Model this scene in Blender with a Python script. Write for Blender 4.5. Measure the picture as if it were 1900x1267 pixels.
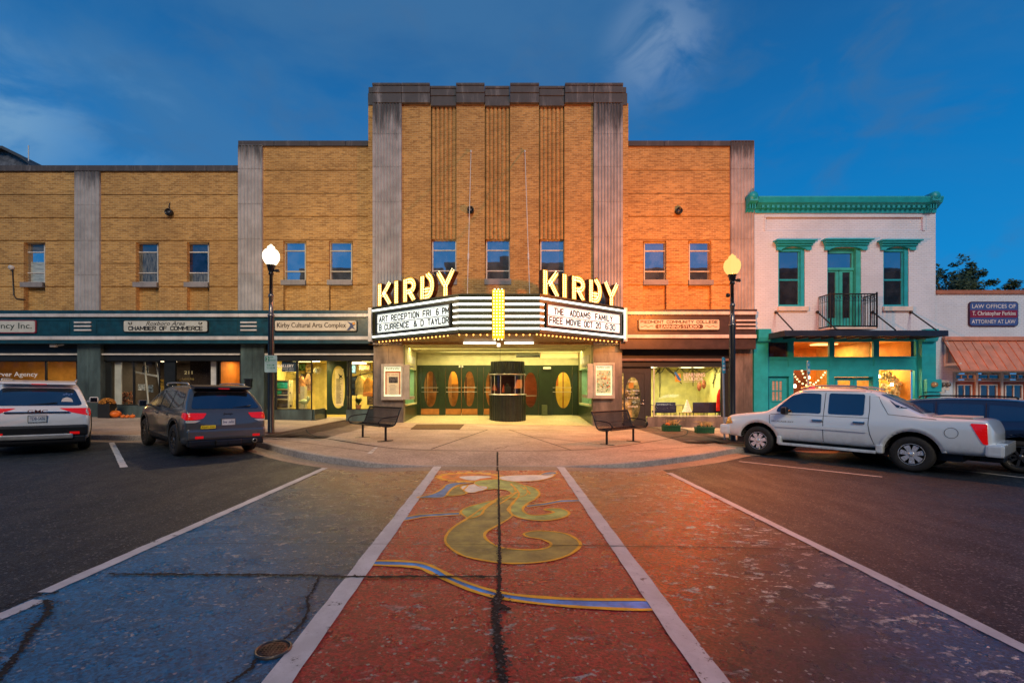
import bpy, bmesh, math, random
from mathutils import Vector, Matrix
from mathutils.bvhtree import BVHTree
random.seed(7)
for o in list(bpy.data.objects): bpy.data.objects.remove(o)
SC = bpy.context.scene
COL = SC.collection
# ---------------------------------------------------------------- camera
FPX, HX, HY, CH, SL = 880.0, 927.0, 724.0, 1.65, 0.018   # focal (px of 1900), horizon, eye height, fall of street to the right
cd = bpy.data.cameras.new('camera'); cam = bpy.data.objects.new('camera', cd); COL.objects.link(cam)
cd.sensor_width = 36; cd.lens = 36*FPX/1900
cam.location = (0, 0, CH); cam.rotation_euler = (math.radians(90), 0, 0)
cd.shift_x = (950-HX)/1900; cd.shift_y = (HY-633.5)/1900
cd.clip_end = 2000; cd.clip_start = 0.05
SC.camera = cam
# ---------------------------------------------------------------- world: clear blue hour sky with a few thin clouds
W = bpy.data.worlds.new('World'); SC.world = W; W.use_nodes = True
nt = W.node_tree; N = nt.nodes; L = nt.links
for n in list(N): N.remove(n)
out = N.new('ShaderNodeOutputWorld'); bg = N.new('ShaderNodeBackground'); L.new(bg.outputs[0], out.inputs[0])
tc = N.new('ShaderNodeTexCoord'); sx = N.new('ShaderNodeSeparateXYZ'); L.new(tc.outputs['Generated'], sx.inputs[0])
rp = N.new('ShaderNodeValToRGB'); L.new(sx.outputs['Z'], rp.inputs[0])
e = rp.color_ramp.elements
e[0].position = 0.0; e[0].color = (.02, .24, .55, 1)
e[1].position = 1.0; e[1].color = (.012, .075, .21, 1)
for p, c in ((.2, (.006, .21, .54, 1)), (.40, (.004, .145, .42, 1)), (.58, (.010, .10, .29, 1))):
    q = e.new(p); q.color = c
def cloud(prev, cdir, rad, scale, thr, col, amt):
    d = Vector(cdir).normalized()
    dv = N.new('ShaderNodeVectorMath'); dv.operation = 'DISTANCE'; dv.inputs[1].default_value = d
    L.new(tc.outputs['Generated'], dv.inputs[0])
    mr = N.new('ShaderNodeMapRange'); mr.interpolation_type = 'SMOOTHSTEP'
    mr.inputs['From Min'].default_value = rad; mr.inputs['From Max'].default_value = rad*.1
    L.new(dv.outputs['Value'], mr.inputs['Value'])
    mp = N.new('ShaderNodeMapping'); mp.inputs['Scale'].default_value = (1, 1, 1.7); mp.inputs['Rotation'].default_value = (0, .5, 0)
    L.new(tc.outputs['Generated'], mp.inputs[0])
    nz = N.new('ShaderNodeTexNoise'); nz.inputs['Scale'].default_value = scale; nz.inputs['Detail'].default_value = 6
    nz.inputs['Roughness'].default_value = .55; nz.inputs['Distortion'].default_value = .5
    L.new(mp.outputs[0], nz.inputs['Vector'])
    m2 = N.new('ShaderNodeMapRange'); m2.interpolation_type = 'SMOOTHSTEP'; m2.inputs['From Min'].default_value = thr; m2.inputs['From Max'].default_value = thr+.28
    L.new(nz.outputs[0], m2.inputs['Value'])
    mu = N.new('ShaderNodeMath'); mu.operation = 'MULTIPLY'; L.new(mr.outputs[0], mu.inputs[0]); L.new(m2.outputs[0], mu.inputs[1])
    ma = N.new('ShaderNodeMath'); ma.operation = 'MULTIPLY'; ma.inputs[1].default_value = amt; L.new(mu.outputs[0], ma.inputs[0])
    mx = N.new('ShaderNodeMix'); mx.data_type = 'RGBA'; L.new(ma.outputs[0], mx.inputs['Factor'])
    L.new(prev, mx.inputs['A']); mx.inputs['B'].default_value = (*col, 1)
    return mx.outputs['Result']
c = cloud(rp.outputs[0], (0, .7, .5), 3.0, 1.7, .38, (.055, .16, .32), .6)
c = cloud(c, (.2, .7, .5), 1.5, 8, .46, (.05, .13, .27), .5)
c = cloud(c, (-1.10, 1, .61), .15, 6, .32, (.22, .38, .54), .6)
c = cloud(c, (-.80, 1, .56), .15, 6.0, .45, (.16, .32, .52), .3)
c = cloud(c, (.34, 1, .72), .12, 9, .36, (.20, .30, .46), .6)
L.new(c, bg.inputs['Color']); bg.inputs['Strength'].default_value = 1.06
# ---------------------------------------------------------------- sun: the broad warm afterglow of the western sky behind the camera
sd = bpy.data.lights.new('sun', 'SUN'); sun = bpy.data.objects.new('sun', sd); COL.objects.link(sun)
sd.energy = 1.6; sd.angle = math.radians(22); sd.color = (1, .82, .60)
sun.rotation_euler = (math.radians(90-33), 0, math.radians(8))
SC.view_settings.view_transform = 'Standard'; SC.view_settings.look = 'None'
SC.view_settings.exposure = 0.12; SC.view_settings.gamma = 1
# ---------------------------------------------------------------- helpers
def K(px): return (px-HX)/FPX
def KZ(py): return (HY-py)/FPX
def P(px, py, Y): return Vector((K(px)*Y, Y, CH+KZ(py)*Y))
def G(px, py, h=0.0):                      # a point of the (sloping) street whose surface lies h above the road
    Y = (CH-h)/(-KZ(py)-SL*K(px)); X = K(px)*Y
    return Vector((X, Y, h-SL*X))
def gz(X, h=0.0): return h-SL*X
YF = 21.0
def fx(px, Y=YF): return K(px)*Y
def fz(py, Y=YF): return CH+KZ(py)*Y
def origin(p):
    v = Vector((0, 0, 0))
    while p is not None: v += p.location; p = p.parent
    return v
class MB:
    def __init__(s): s.v = []; s.f = []; s.sm = []
    def add(s, vs, fs, smooth=False):
        b = len(s.v); s.v += [Vector(q) for q in vs]; s.f += [tuple(i+b for i in f) for f in fs]; s.sm += [smooth]*len(fs); return s
    def box(s, x0, x1, y0, y1, z0, z1, M=None):
        if x0 > x1: x0, x1 = x1, x0
        if y0 > y1: y0, y1 = y1, y0
        if z0 > z1: z0, z1 = z1, z0
        vs = [Vector(p) for p in ((x0,y0,z0),(x1,y0,z0),(x1,y1,z0),(x0,y1,z0),(x0,y0,z1),(x1,y0,z1),(x1,y1,z1),(x0,y1,z1))]
        if M is not None: vs = [M @ q for q in vs]
        return s.add(vs, [(3,2,1,0),(4,5,6,7),(0,1,5,4),(1,2,6,5),(2,3,7,6),(3,0,4,7)])
    def bbox(s, x0, x1, y0, y1, z0, z1, b=.02, M=None):   # bevelled box
        if x0 > x1: x0, x1 = x1, x0
        if y0 > y1: y0, y1 = y1, y0
        if z0 > z1: z0, z1 = z1, z0
        bm = bmesh.new(); bmesh.ops.create_cube(bm, size=1)
        for q in bm.verts: q.co = Vector(((x0+x1)/2+q.co.x*(x1-x0), (y0+y1)/2+q.co.y*(y1-y0), (z0+z1)/2+q.co.z*(z1-z0)))
        bmesh.ops.bevel(bm, geom=bm.edges[:], offset=b, segments=2, profile=.6, affect='EDGES')
        s.bm(bm, M); return s
    def bm(s, bm, M=None, smooth=False):
        bm.verts.index_update()
        vs = [(M @ q.co if M is not None else q.co.copy()) for q in bm.verts]
        s.add(vs, [tuple(q.index for q in f.verts) for f in bm.faces], smooth); bm.free(); return s
    def prism(s, poly, ax, a0, a1, smooth=False):          # poly in the two other axes, extruded along ax
        n = len(poly)
        def mk(p, a): return {'x': (a, p[0], p[1]), 'y': (p[0], a, p[1]), 'z': (p[0], p[1], a)}[ax]
        vs = [mk(p, a0) for p in poly]+[mk(p, a1) for p in poly]
        return s.add(vs, [tuple(range(n))[::-1], tuple(range(n, 2*n))]+[(i, (i+1) % n, n+(i+1) % n, n+i) for i in range(n)], smooth)
    def tube(s, pts, r, n=8, caps=True):
        pts = [Vector(p) for p in pts]; m = len(pts); rs = r if isinstance(r, (list, tuple)) else [r]*m
        vs = []; up = None
        for i, p in enumerate(pts):
            t = (pts[min(i+1, m-1)]-pts[max(i-1, 0)])
            t = t.normalized() if t.length > 1e-9 else Vector((0, 0, 1))
            if up is None: up = Vector((0, 0, 1)) if abs(t.z) < .9 else Vector((1, 0, 0))
            a = t.cross(up)
            a = a.normalized() if a.length > 1e-6 else t.orthogonal().normalized()
            b = a.cross(t).normalized(); up = b
            for k in range(n):
                w = 2*math.pi*k/n; vs.append(p+a*math.cos(w)*rs[i]+b*math.sin(w)*rs[i])
        fs = [(i*n+k, i*n+(k+1) % n, (i+1)*n+(k+1) % n, (i+1)*n+k) for i in range(m-1) for k in range(n)]
        s.add(vs, fs, True)
        if caps: s.add(vs[:n], [tuple(range(n))]); s.add(vs[-n:], [tuple(range(n))])
        return s
    def lathe(s, prof, c=(0,0,0), n=20, axis='z', M=None, smooth=True, a0=0, a1=2*math.pi):
        full = abs(a1-a0-2*math.pi) < 1e-6; c = Vector(c); vs = []; nn = n if full else n+1
        for r, h in prof:
            for k in range(nn):
                w = a0+(a1-a0)*k/n; q = Vector((r*math.cos(w), r*math.sin(w), h))
                if axis == 'y': q = Vector((q.x, q.z, q.y))
                if axis == 'x': q = Vector((q.z, q.x, q.y))
                if M is not None: q = M @ q
                vs.append(q+c)
        m = len(prof)
        kk = n if full else n
        fs = [(i*nn+k, i*nn+(k+1) % nn, (i+1)*nn+(k+1) % nn, (i+1)*nn+k) for i in range(m-1) for k in range(kk)]
        return s.add(vs, fs, smooth)
    def ball(s, c, r, n=8, sc=(1,1,1)):
        prof = [(max(1e-4, math.sin(math.pi*i/n)), -math.cos(math.pi*i/n)) for i in range(n+1)]
        return s.lathe(prof, c, n+2, M=Matrix.Diagonal((r*sc[0], r*sc[1], r*sc[2])))
    def build(s, name, mat=None, parent=None, label=None):
        o = origin(parent); me = bpy.data.meshes.new(name)
        me.from_pydata([tuple(q-o) for q in s.v], [], s.f)
        for p, f in zip(me.polygons, s.sm): p.use_smooth = f
        me.validate(); me.update()
        bm = bmesh.new(); bm.from_mesh(me); bmesh.ops.recalc_face_normals(bm, faces=bm.faces); bm.to_mesh(me); bm.free()
        if mat: me.materials.append(mat)
        ob = bpy.data.objects.new(name, me); COL.objects.link(ob)
        if parent is not None: ob.parent = parent
        if label: ob['label'] = label
        return ob
def tag(o, label=None, cat=None, group=None, kind=None):
    if label: o['label'] = label
    if cat: o['category'] = cat
    if group: o['group'] = group
    if kind: o['kind'] = kind
    return o
def thing(name, label, cat, loc=(0,0,0), group=None):
    o = bpy.data.objects.new(name, None); COL.objects.link(o); o.location = loc
    o.empty_display_size = .2
    return tag(o, label, cat, group)
def dup(o, parent=None):
    c = o.copy(); COL.objects.link(c); c.parent = parent
    for ch in list(o.children): dup(ch, c)
    return c
def struct(mb, name, mat): return tag(mb.build(name, mat), kind='structure')
# ---------------------------------------------------------------- materials
MC = {}
def nodes(name):
    m = bpy.data.materials.new(name); m.use_nodes = True; n = m.node_tree.nodes; b = n['Principled BSDF']; return m, n, m.node_tree.links, b
def mixc(n, l, f, a, b, mode='MIX'):
    x = n.new('ShaderNodeMix'); x.data_type = 'RGBA'; x.blend_type = mode
    for k, q in (('Factor', f), ('A', a), ('B', b)):
        if isinstance(q, (int, float)): x.inputs[k].default_value = q
        elif isinstance(q, tuple): x.inputs[k].default_value = (*q[:3], 1)
        else: l.new(q, x.inputs[k])
    return x.outputs['Result']
def noise(n, l, vec, scale, detail=4, rough=.55, sc=(1,1,1), dist=0):
    mp = n.new('ShaderNodeMapping'); mp.inputs['Scale'].default_value = sc; l.new(vec, mp.inputs[0])
    z = n.new('ShaderNodeTexNoise'); z.inputs['Scale'].default_value = scale; z.inputs['Detail'].default_value = detail
    z.inputs['Roughness'].default_value = rough; z.inputs['Distortion'].default_value = dist
    l.new(mp.outputs[0], z.inputs['Vector']); return z.outputs[0]
def ramp(n, l, v, a, b, c0=0., c1=1.):
    r = n.new('ShaderNodeMapRange'); r.interpolation_type = 'SMOOTHSTEP'
    for k, q in zip(('From Min', 'From Max', 'To Min', 'To Max'), (a, b, c0, c1)): r.inputs[k].default_value = q
    l.new(v, r.inputs['Value']); return r.outputs[0]
def math_(n, l, op, a, b=None):
    x = n.new('ShaderNodeMath'); x.operation = op
    for i, q in enumerate((a, b)):
        if q is None: continue
        if isinstance(q, (int, float)): x.inputs[i].default_value = q
        else: l.new(q, x.inputs[i])
    return x.outputs[0]
def grain(n, l, vec, cc, scale, lo, hi, bright=None, bthr=.93):
    v = n.new('ShaderNodeTexVoronoi'); v.inputs['Scale'].default_value = scale; l.new(vec, v.inputs['Vector'])
    s = n.new('ShaderNodeSeparateColor'); l.new(v.outputs['Color'], s.inputs[0])
    k = ramp(n, l, s.outputs[0], 0, 1, lo, hi); cb = n.new('ShaderNodeCombineColor')
    for i in range(3): l.new(k, cb.inputs[i])
    cc = mixc(n, l, 1.0, cc, cb.outputs[0], 'MULTIPLY')
    if bright: cc = mixc(n, l, ramp(n, l, s.outputs[1], bthr, bthr+.02, 0, .85), cc, bright)
    return cc, v.outputs['Distance']
def pos(n): return n.new('ShaderNodeNewGeometry').outputs['Position']
def objc(n): return n.new('ShaderNodeTexCoord').outputs['Object']
def bump(n, l, b, h, st=.3, d=.01):
    x = n.new('ShaderNodeBump'); x.inputs['Strength'].default_value = st; x.inputs['Distance'].default_value = d
    l.new(h, x.inputs['Height']); l.new(x.outputs[0], b.inputs['Normal'])
def M(name, col=(.5,.5,.5), rough=.55, metal=0, var=.12, vs=3., coat=0, spec=.5, bs=0, sc=(1,1,1), emit=0, ecol=None, dirt=0, dcol=(.03,.03,.03)):
    if name in MC: return MC[name]
    m, n, l, b = nodes(name)
    b.inputs['Roughness'].default_value = rough; b.inputs['Metallic'].default_value = metal
    b.inputs['Coat Weight'].default_value = coat; b.inputs['Specular IOR Level'].default_value = spec
    b.inputs['Coat Roughness'].default_value = .04
    v = objc(n); z = noise(n, l, v, vs, 5, .6, sc)
    lo = tuple(c*(1-var*1.6) for c in col); hi = tuple(min(1, c*(1+var)) for c in col)
    cc = mixc(n, l, ramp(n, l, z, .3, .7), lo, hi)
    if dirt: cc = mixc(n, l, math_(n, l, 'MULTIPLY', ramp(n, l, noise(n, l, v, vs*2.3, 8, .7, (1, 1, .25)), .45, .75), dirt), cc, dcol)
    l.new(cc, b.inputs['Base Color'])
    l.new(ramp(n, l, noise(n, l, v, vs*6), .3, .7, max(.02, rough*.85), min(1, rough*1.12)), b.inputs['Roughness'])
    if bs: bump(n, l, b, noise(n, l, v, bs, 6, .7), .35, .01)
    if emit:
        b.inputs['Emission Color'].default_value = (*(ecol or col), 1); b.inputs['Emission Strength'].default_value = emit
    MC[name] = m; return m
def EM(name, col, st, sample=True):
    if name in MC: return MC[name]
    m = M(name, tuple(min(.9, c) for c in col), .4, emit=st, ecol=col)
    if not sample:
        try: m.cycles.emission_sampling = 'NONE'
        except Exception: pass
    return m
def brick(name, c1, c2, mortar, painted=False, stain=.5):
    m, n, l, b = nodes(name); g = pos(n); s = n.new('ShaderNodeSeparateXYZ'); l.new(g, s.inputs[0])
    u = math_(n, l, 'ADD', s.outputs[0], s.outputs[1]); cb = n.new('ShaderNodeCombineXYZ'); l.new(u, cb.inputs[0]); l.new(s.outputs[2], cb.inputs[1])
    t = n.new('ShaderNodeTexBrick'); l.new(cb.outputs[0], t.inputs[0])
    t.inputs['Scale'].default_value = 1; t.inputs['Brick Width'].default_value = .23; t.inputs['Row Height'].default_value = .082
    t.inputs['Mortar Size'].default_value = .012; t.inputs['Mortar Smooth'].default_value = .3; t.inputs['Bias'].default_value = -.1
    t.inputs['Color1'].default_value = (*c1, 1); t.inputs['Color2'].default_value = (*c2, 1); t.inputs['Mortar'].default_value = (*mortar, 1)
    cc = t.outputs['Color']
    big = noise(n, l, g, .55, 5, .6); cc = mixc(n, l, ramp(n, l, big, .35, .7, 0, .35), cc, tuple(x*.62 for x in c2))
    rows = noise(n, l, g, 2.2, 6, .75, (1, 1, 7)); cc = mixc(n, l, ramp(n, l, rows, .48, .68, 0, .65 if not painted else .15), cc, tuple(x*.45 for x in c2))
    r2 = noise(n, l, g, 3.1, 5, .7, (1, 1, 9)); cc = mixc(n, l, ramp(n, l, r2, .55, .8, 0, .4), cc, tuple(min(1, x*1.35) for x in c1))
    l.new(cc, b.inputs['Base Color']); b.inputs['Roughness'].default_value = .82 if not painted else .6
    dk = noise(n, l, g, 4.5, 7, .8, (1, 1, 2.5)); cc = mixc(n, l, ramp(n, l, dk, .60, .68, 0, .75 if not painted else .12), cc, (.06,.035,.02)); l.new(cc, b.inputs['Base Color'])
    inv = math_(n, l, 'SUBTRACT', 1, t.outputs['Fac'])
    bump(n, l, b, math_(n, l, 'ADD', inv, math_(n, l, 'MULTIPLY', noise(n, l, g, 30), .5)), .55, .012)
    MC[name] = m; return m
def stone(name, col, dark, zt, zspan):   # cast stone with black weathering streaks running down from the top edge
    m, n, l, b = nodes(name); g = pos(n); s = n.new('ShaderNodeSeparateXYZ'); l.new(g, s.inputs[0])
    a = noise(n, l, g, 1.5, 6, .65); st = noise(n, l, g, 3.2, 7, .7, (1, 1, .16), .3)
    cc = mixc(n, l, ramp(n, l, a, .3, .7), tuple(x*.8 for x in col), tuple(x*1.15 for x in col))
    cc = mixc(n, l, ramp(n, l, st, .5, .72, 0, .45), cc, tuple(x*.5 for x in col))
    hz = ramp(n, l, s.outputs[2], zt-zspan, zt, 0, .42)
    k = ramp(n, l, math_(n, l, 'ADD', math_(n, l, 'MULTIPLY', st, .6), hz), .48, .72, 0, .9)
    cc = mixc(n, l, k, cc, dark)
    l.new(cc, b.inputs['Base Color']); b.inputs['Roughness'].default_value = .85
    bump(n, l, b, noise(n, l, g, 22, 6, .7), .4, .01); MC[name] = m; return m
BR = brick('yellow brick', (.60,.33,.095), (.33,.16,.04), (.60,.42,.19))
BW = brick('white painted brick', (.66,.79,.94), (.62,.75,.90), (.54,.64,.78), True)
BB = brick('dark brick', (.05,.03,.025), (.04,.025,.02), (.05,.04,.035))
ST1 = stone('weathered cast stone', (.37,.365,.385), (.045,.05,.06), 14.6, 3.6)
ST2 = stone('wing cast stone', (.37,.365,.385), (.045,.05,.06), 12.8, 2.2)
ST3 = stone('low wing cast stone', (.36,.36,.38), (.05,.055,.07), 11.7, 2.2)
CP = stone('coping stone', (.26,.25,.26), (.04,.04,.05), 12.0, 6.0)
TEALD = M('dark teal fascia paint', (.006,.055,.085), .4, var=.2, dirt=.3)
BRND = M('dark brown fascia paint', (.045,.028,.026), .4, var=.2)
SILV = M('pale fascia band', (.62,.60,.60), .4, metal=.1, dirt=.25, vs=1.5)
BLK = M('black painted steel', (.012,.013,.016), .35, metal=.2, bs=0)
DARKM = M('dark bronze metal', (.022,.022,.022), .38, metal=.3)
GRN = M('dark green door paint', (.018,.034,.014), .38)
MARB = M('grey slate pier panels', (.17,.15,.14), .42, var=.35, vs=1.3, bs=0, dirt=.6, sc=(1,1,.35))
MARBT = M('grey green slate panels', (.075,.115,.115), .4, var=.35, vs=1.2, dirt=.6, sc=(1,1,.35))
CREAM = M('cream lobby paint', (.58,.55,.32), .5, var=.06)
TEAL = M('teal trim paint', (.010,.36,.46), .45, var=.08)
WHP = M('white window paint', (.62,.62,.60), .45, var=.08)
GRYF = M('grey window frame', (.60,.58,.55), .5)
ALU = M('brushed aluminium', (.55,.53,.50), .35, metal=.8)
CHROME = M('chrome trim', (.75,.75,.76), .12, metal=1, var=.02)
RUB = M('tyre rubber', (.015,.015,.016), .75)
COP = M('copper kick plate', (.55,.22,.06), .4, metal=.5)
TXT = M('black lettering', (.012,.012,.012), .5)
WTXT = M('white lettering', (.8,.8,.8), .5)
CONC = None
def glassm(name, tint=(.9,.93,.9), base=.10, rough=0.01, graze=.35):
    if name in MC: return MC[name]
    m, n, l, b = nodes(name); o = n['Material Output']
    t = n.new('ShaderNodeBsdfTransparent'); t.inputs[0].default_value = (*tint, 1)
    g = n.new('ShaderNodeBsdfGlossy'); g.inputs['Roughness'].default_value = rough; g.inputs[0].default_value = (.9,.95,1,1)
    lw = n.new('ShaderNodeNewGeometry'); dv = n.new('ShaderNodeVectorMath'); dv.operation = 'DOT_PRODUCT'; l.new(lw.outputs['Incoming'], dv.inputs[0]); l.new(lw.outputs['Normal'], dv.inputs[1])
    c5 = math_(n, l, 'POWER', math_(n, l, 'SUBTRACT', 1, math_(n, l, 'ABSOLUTE', dv.outputs['Value'])), 5)
    mx = n.new('ShaderNodeMixShader'); l.new(math_(n, l, 'ADD', math_(n, l, 'MULTIPLY', c5, graze), .04+base), mx.inputs[0])
    l.new(t.outputs[0], mx.inputs[1]); l.new(g.outputs[0], mx.inputs[2]); l.new(mx.outputs[0], o.inputs[0])
    MC[name] = m; return m
def mirrorm(name, dark, fac, tint=(.9,.95,1)):     # dark-backed pane that mostly mirrors the sky
    if name in MC: return MC[name]
    m, n, l, b = nodes(name); o = n['Material Output']
    b.inputs['Roughness'].default_value = .2
    l.new(mixc(n, l, ramp(n, l, noise(n, l, objc(n), 2.), .4, .6), tuple(x*.5 for x in dark), dark), b.inputs['Base Color'])
    g = n.new('ShaderNodeBsdfGlossy'); g.inputs['Roughness'].default_value = .015; g.inputs[0].default_value = (*tint, 1)
    bp = n.new('ShaderNodeBump'); bp.inputs['Strength'].default_value = .05; bp.inputs['Distance'].default_value = .02
    l.new(noise(n, l, objc(n), 1.3, 2), bp.inputs['Height']); l.new(bp.outputs[0], g.inputs['Normal'])
    mx = n.new('ShaderNodeMixShader'); mx.inputs[0].default_value = fac
    l.new(b.outputs[0], mx.inputs[1]); l.new(g.outputs[0], mx.inputs[2]); l.new(mx.outputs[0], o.inputs[0])
    MC[name] = m; return m
GL = glassm('shop glass', base=.02)
UPG = mirrorm('upper window glass', (.13,.15,.17), .55)
UPD = mirrorm('dim upper window glass', (.05,.05,.06), .16)
CARG = mirrorm('tinted car glass', (.008,.010,.014), .20, (.7,.85,1))
LAWG = mirrorm('shop front dark glass', (.03,.03,.035), .12)
# text -------------------------------------------------------------
def text_bm(txt, w, h, ex=.01, off=0.0, shear=0, sp=1.0):
    cu = bpy.data.curves.new('t', 'FONT'); cu.body = txt; cu.size = 1; cu.offset = off; cu.shear = shear; cu.space_character = sp
    cu.resolution_u = 3; cu.extrude = 0
    ob = bpy.data.objects.new('t', cu); COL.objects.link(ob)
    dg = bpy.context.evaluated_depsgraph_get(); me = bpy.data.meshes.new_from_object(ob.evaluated_get(dg))
    bpy.data.objects.remove(ob); bpy.data.curves.remove(cu)
    xs = [v.co.x for v in me.vertices]; ys = [v.co.y for v in me.vertices]
    x0, x1, y0, y1 = min(xs), max(xs), min(ys), max(ys)
    if w is None: k = h/(y1-y0); w = (x1-x0)*k
    vs = [((v.co.x-x0)/(x1-x0)*w, (v.co.y-y0)/(y1-y0)*h) for v in me.vertices]
    fs = [tuple(p.vertices) for p in me.polygons]; bpy.data.meshes.remove(me)
    return vs, fs, w
def text(mb, txt, o, u, v, w, h, off=0.0, proud=.008, shear=0, sp=1.0, center=False):
    if off > .008 and not txt.startswith('~'):      # heavier strokes: the same outline laid three times, a hair apart
        d = off*h*.9; uu = Vector(u).normalized()
        for k in (-1, 0, 1): text(mb, txt, Vector(o)+uu*(d*k+d*.5), u, v, w-d, h, .004, proud+.0006*(k+1), shear, sp, center)
        return mb
    if txt.startswith('~'):      # writing too small to read in the photo: a broken line of marks
        uu, vv = Vector(u).normalized(), Vector(v).normalized(); o_ = Vector(o)+uu.cross(vv)*proud; n = len(txt)-1; c = w/n
        for i in range(n):
            if txt[i+1] == ' ': continue
            a = i*c+c*.12; b = i*c+c*.82; z0, z1 = (0, .6*h) if (i*7) % 3 else (0, h)
            mb.add([o_+uu*a+vv*z0, o_+uu*(a+(b-a)*.4)+vv*z0, o_+uu*(a+(b-a)*.4)+vv*z1, o_+uu*a+vv*z1], [(0,1,2,3)]); mb.add([o_+uu*(a+(b-a)*.4)+vv*.35*h, o_+uu*b+vv*.35*h, o_+uu*b+vv*.6*h, o_+uu*(a+(b-a)*.4)+vv*.6*h], [(0,1,2,3)])
        return mb
    """writing: lower left corner o, baseline direction u, up v"""
    vs, fs, ww = text_bm(txt, w, h, off=off, shear=shear, sp=sp); u = Vector(u).normalized(); v = Vector(v).normalized(); nn = u.cross(v)
    o = Vector(o)
    if center: o = o-u*ww/2
    top = [o+u*a+v*b+nn*proud for a, b in vs]
    mb.add(top, fs); return mb
def ftext(mb, txt, px0, py0, px1, py1, Y, off=0.0, shear=0, sp=1.0, proud=.004):   # writing on a plane facing the street
    a = P(px0, py1, Y); b = P(px1, py0, Y)
    return text(mb, txt, a, (1,0,0), (0,0,1), b.x-a.x, b.z-a.z, off, proud, shear, sp)
SFW = {'I': .18, ':': .16, 'M': 1.3, 'W': 1.3, ' ': .75, '&': 1.1}
STROKES = {'A': [[(0,0),(.5,1),(1,0)],[(.2,.33),(.8,.33)]], 'B': [[(0,0),(0,1),(.75,1),(1,.87),(1,.65),(.75,.53),(0,.53)],[(.75,.53),(1,.4),(1,.14),(.75,0),(0,0)]], 'C': [[(1,.75),(.95,.9),(.7,1),(.3,1),(.05,.9),(0,.75),(0,.25),(.05,.1),(.3,0),(.7,0),(.95,.1),(1,.25)]],
 'D': [[(0,0),(0,1),(.6,1),(.92,.85),(1,.65),(1,.35),(.92,.15),(.6,0),(0,0)]], 'E': [[(1,1),(0,1),(0,0),(1,0)],[(0,.52),(.85,.52)]], 'F': [[(1,1),(0,1),(0,0)],[(0,.5),(.85,.5)]], 'G': [[(1,.8),(.7,1),(.3,1),(0,.8),(0,.2),(.3,0),(.7,0),(1,.15),(1,.45),(.6,.45)]],
 'H': [[(0,0),(0,1)],[(1,0),(1,1)],[(0,.52),(1,.52)]], 'I': [[(.5,0),(.5,1)]], 'J': [[(1,1),(1,.2),(.7,0),(.3,0),(0,.2)]], 'K': [[(0,0),(0,1)],[(1,1),(.05,.45)],[(.3,.6),(1,0)]], 'L': [[(0,1),(0,0),(1,0)]], 'M': [[(0,0),(0,1),(.5,.3),(1,1),(1,0)]],
 'N': [[(0,0),(0,1),(1,0),(1,1)]], 'O': [[(.3,0),(.05,.1),(0,.25),(0,.75),(.05,.9),(.3,1),(.7,1),(.95,.9),(1,.75),(1,.25),(.95,.1),(.7,0),(.3,0)]], 'P': [[(0,0),(0,1),(.75,1),(1,.87),(1,.6),(.75,.46),(0,.46)]], 'R': [[(0,0),(0,1),(.75,1),(1,.87),(1,.6),(.75,.47),(0,.47)],[(.55,.47),(1,0)]],
 'S': [[(1,.8),(.75,1),(.25,1),(0,.85),(0,.65),(.2,.54),(.8,.46),(1,.33),(1,.15),(.75,0),(.25,0),(0,.2)]], 'T': [[(.5,0),(.5,1)],[(0,1),(1,1)]], 'U': [[(0,1),(0,.2),(.25,0),(.75,0),(1,.2),(1,1)]], 'V': [[(0,1),(.5,0),(1,1)]], 'W': [[(0,1),(.25,0),(.5,.75),(.75,0),(1,1)]], 'Y': [[(0,1),(.5,.45),(1,1)],[(.5,.5),(.5,0)]],
 '0': [[(.3,0),(0,.2),(0,.8),(.3,1),(.7,1),(1,.8),(1,.2),(.7,0),(.3,0)]], '2': [[(0,.8),(.25,1),(.75,1),(1,.8),(1,.6),(0,0),(1,0)]], '3': [[(0,.85),(.25,1),(.75,1),(1,.82),(1,.65),(.75,.52),(.4,.52)],[(.75,.52),(1,.38),(1,.17),(.75,0),(.25,0),(0,.15)]], '6': [[(.9,.9),(.7,1),(.3,1),(0,.8),(0,.2),(.3,0),(.7,0),(1,.18),(1,.4),(.75,.55),(.25,.55),(0,.4)]],
 '&': [[(1,0),(.15,.75),(.2,.93),(.42,1),(.62,.92),(.62,.72),(.05,.35),(.05,.12),(.3,0),(.6,.05),(1,.4)]], ':': [[(.5,.15),(.5,.30)],[(.5,.65),(.5,.8)]]}
def block(mb, txt, o, u, w, h, st=.16, gap=.42):      # heavy sans block capitals: each stroke a bar st*h thick
    u = Vector(u).normalized(); v = Vector((0,0,1)); nn = u.cross(v); o = Vector(o); t = st*h
    tot = sum(SFW.get(c, 1) for c in txt)+gap*(len(txt)-1); cw = (w-t)/tot; x = 0; q = 0
    for c in txt:
        ww = SFW.get(c, 1)*cw
        for s in STROKES.get(c, []):
            pts = [Vector((x+a*ww+t/2, t/2+b*(h-t), 0)) for a, b in s]
            for a, b in zip(pts, pts[1:]):
                d = b-a; d.normalize(); m_ = Vector((-d.y, d.x, 0))*t/2; e_ = d*t*.32; q += 1
                mb.add([o+u*p.x+v*p.y+nn*(.0004*(q % 5)) for p in (a-e_+m_, a-e_-m_, b+e_-m_, b+e_+m_)], [(0,1,2,3)])
        x += ww+gap*cw
    return mb
def rpoly(x0, x1, z0, z1, r, n=5):
    out = []
    for cx, cz, a in ((x1-r, z0+r, -90), (x1-r, z1-r, 0), (x0+r, z1-r, 90), (x0+r, z0+r, 180)):
        for k in range(n+1): w = math.radians(a+90*k/n); out.append((cx+r*math.cos(w), cz+r*math.sin(w)))
    return out
def frange(a, b, n): return [a+(b-a)*i/n for i in range(n+1)]
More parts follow.
